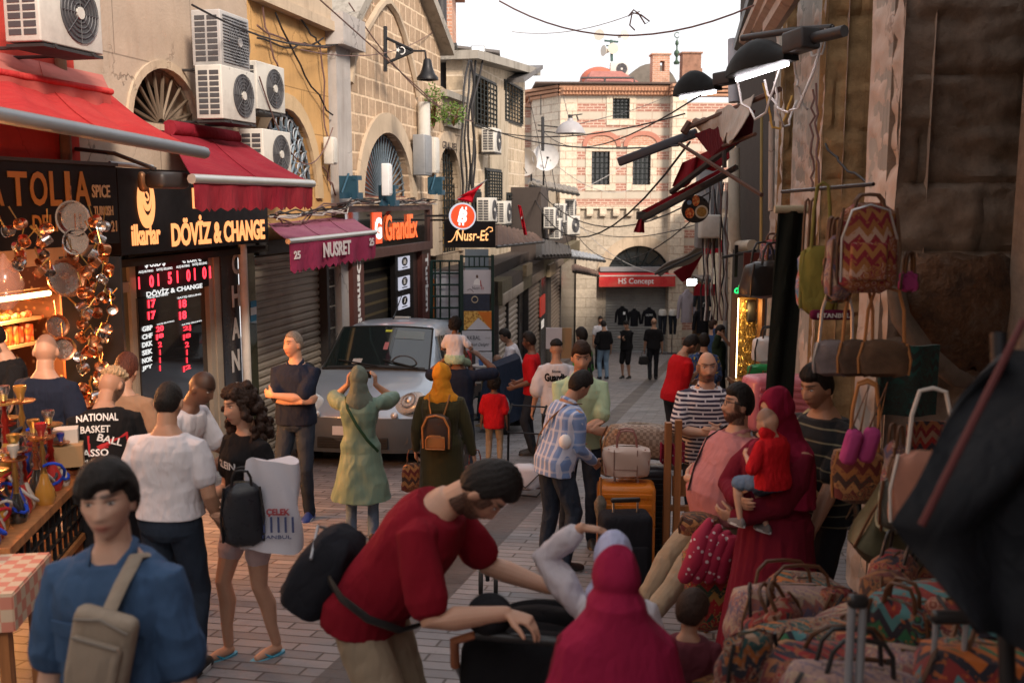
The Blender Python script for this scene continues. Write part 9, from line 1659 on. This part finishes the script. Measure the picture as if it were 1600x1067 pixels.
def bstrap(who, label, pts, r_, mt, nm='shoulder_strap'): t = thing(nm, label, 'strap', Pp[who]['t'].location); M_ = Pp[who]['M'] @ Pp[who]['TR']; strapline(t, [M_ @ V(*q) for q in pts], r_, mt, side=(1, 0, 0))
bstrap('plaid', 'dark crossbody strap over the plaid shirt', ((.10, .05, 1.47), (.09, -.10, 1.43), (.02, -.165, 1.28), (-.08, -.165, 1.12), (-.17, -.10, .98)), .014, LEA); bstrap('green', 'dark green bag strap across the sage tunic', ((-.12, -.05, 1.455), (-.09, -.145, 1.36), (.0, -.17, 1.2), (.10, -.16, 1.05), (.19, -.08, .92)), .013, mat('bottle green strap', (.01, .05, .02)))
bstrap('rose', 'black strap over the shoulder of the seated man in pink', ((.11, -.10, 1.42), (.115, .0, 1.465), (.12, .12, 1.38), (.10, .19, 1.2), (.05, .24, 1.05)), .016, BLEA); bstrap('hoop', 'cream crossbody strap over the black striped shirt', ((.11, -.02, 1.46), (.09, .12, 1.40), (.0, .19, 1.26), (-.12, .21, 1.12), (-.2, .14, 1.0)), .014, mat('cream strap', (.55, .42, .22)))
t = thing('crumpled_paper', 'crumpled white tissue in the hand of the plaid shirt man', 'paper', P(883, 690, 7.7)); b = MB(); b.sphere((0, 0, 0), (.05, .04, .06), 10, 7); o9 = b.build('paper', whitel, t)
for who, lb, off in (('green', 'dark phone held up by the woman in sage green', (0, .26, 1.62)), ('fp', 'phone in the hands of the youth in black shorts', (0, .30, 1.26)), ('ph', 'phone held to the mouth of the red shirt man', (.03, .36, 1.40))): t = thing('phone', lb, 'phone', mat=Pp[who]['M'] @ Matrix.Translation(V(*off))); b = MB(); b.box((0, 0, 0), (.075 if who != 'green' else .15, .01, .15 if who != 'green' else .075), bev=.004); b.build('case', BLACK, t)
for who in ('rose', 'waiter', 'redl'):
 t = thing('glasses', {'rose': 'thin dark glasses of the seated man in pink', 'waiter': 'sunglasses worn by the waiter', 'redl': 'glasses worn by the talking man in red'}[who], 'glasses', mat=Pp[who]['M'] @ Pp[who]['HM']); b = MB()
 for sx in (-1, 1): b.tube([(sx*.033+.024*math.cos(a), .098, .012+.018*math.sin(a)) for a in [2*PI*k/14 for k in range(15)]], .0022, 4); b.tube([(sx*.057, .096, .018), (sx*.078, .05, .018), (sx*.08, -.01, .01)], .0022, 4)
 b.tube([(-.010, .104, .016), (.010, .104, .016)], .0022, 4); b.build('frame', BLACK, t)
t = thing('scooter', 'scooter under a dark blue tarpaulin beside the waiter', 'scooter', G(788, 17.0)); b = MB(); rr = []
for i in range(9): s = i/8; rr.append([((.42-.16*s)*math.cos(a)+.06*math.sin(a*3+s*4), (.62-.2*s)*math.sin(a)+.04*math.sin(a*5+s), .28+.92*s+(.12*math.cos(a)*s)) for a in [2*PI*j/26 for j in range(26)]])
b.loft(rr); b.build('tarpaulin', fabric('navy tarpaulin', (.02, .03, .055), rough=.6), t); [MB().lathe([(.1, -.05), (.22, -.05), (.24, 0), (.22, .05), (.1, .05)], 20, m=Matrix.Translation((0, y, .24)) @ Matrix.Rotation(PI/2, 4, 'Y')).build('wheel', RUBBER, t) for y in (-.45, .5)]; b = MB(); b.sphere((-.02, -.58, .52), (.12, .12, .2), 14, 8); b.build('mudguard', mat('pale scooter body', (.35, .38, .40), .3), t)
for k, (x0, y0, x1, y1, m9, lb) in enumerate(((853, 512, 878, 545, bpap, 'white board sheet leaning behind the red shirted man'), (877, 512, 893, 560, mat('brown card', (.36, .22, .11)), 'brown board sheet leaning beside the white one'))): board(lb, x0, y0, x1, y1, 16.6+.1*k, m9, 'board_sheet')
o9 = next(c for c in KIDS[Pp['blue']['t'].name] if c.name.startswith('shirt')); TB = Pp['blue']['TR']
for sx in (-.085, .085): b = MB(); b.sheet(lambda s, q: TB @ V(sx+(s-.5)*.11, .160+.004*math.sin(s*9)-abs(sx+(s-.5)*.11)*.25, 1.27-.12*q), 6, 6, .006); b.build('pocket', CHAM, o9); b = MB(); b.sheet(lambda s, q: TB @ V(sx+(s-.5)*.118, .167-abs(sx+(s-.5)*.11)*.25, 1.285-.035*q-.012*q*(1-abs(2*s-1))), 6, 3, .007); b.build('pocket_flap', CHAM, o9)
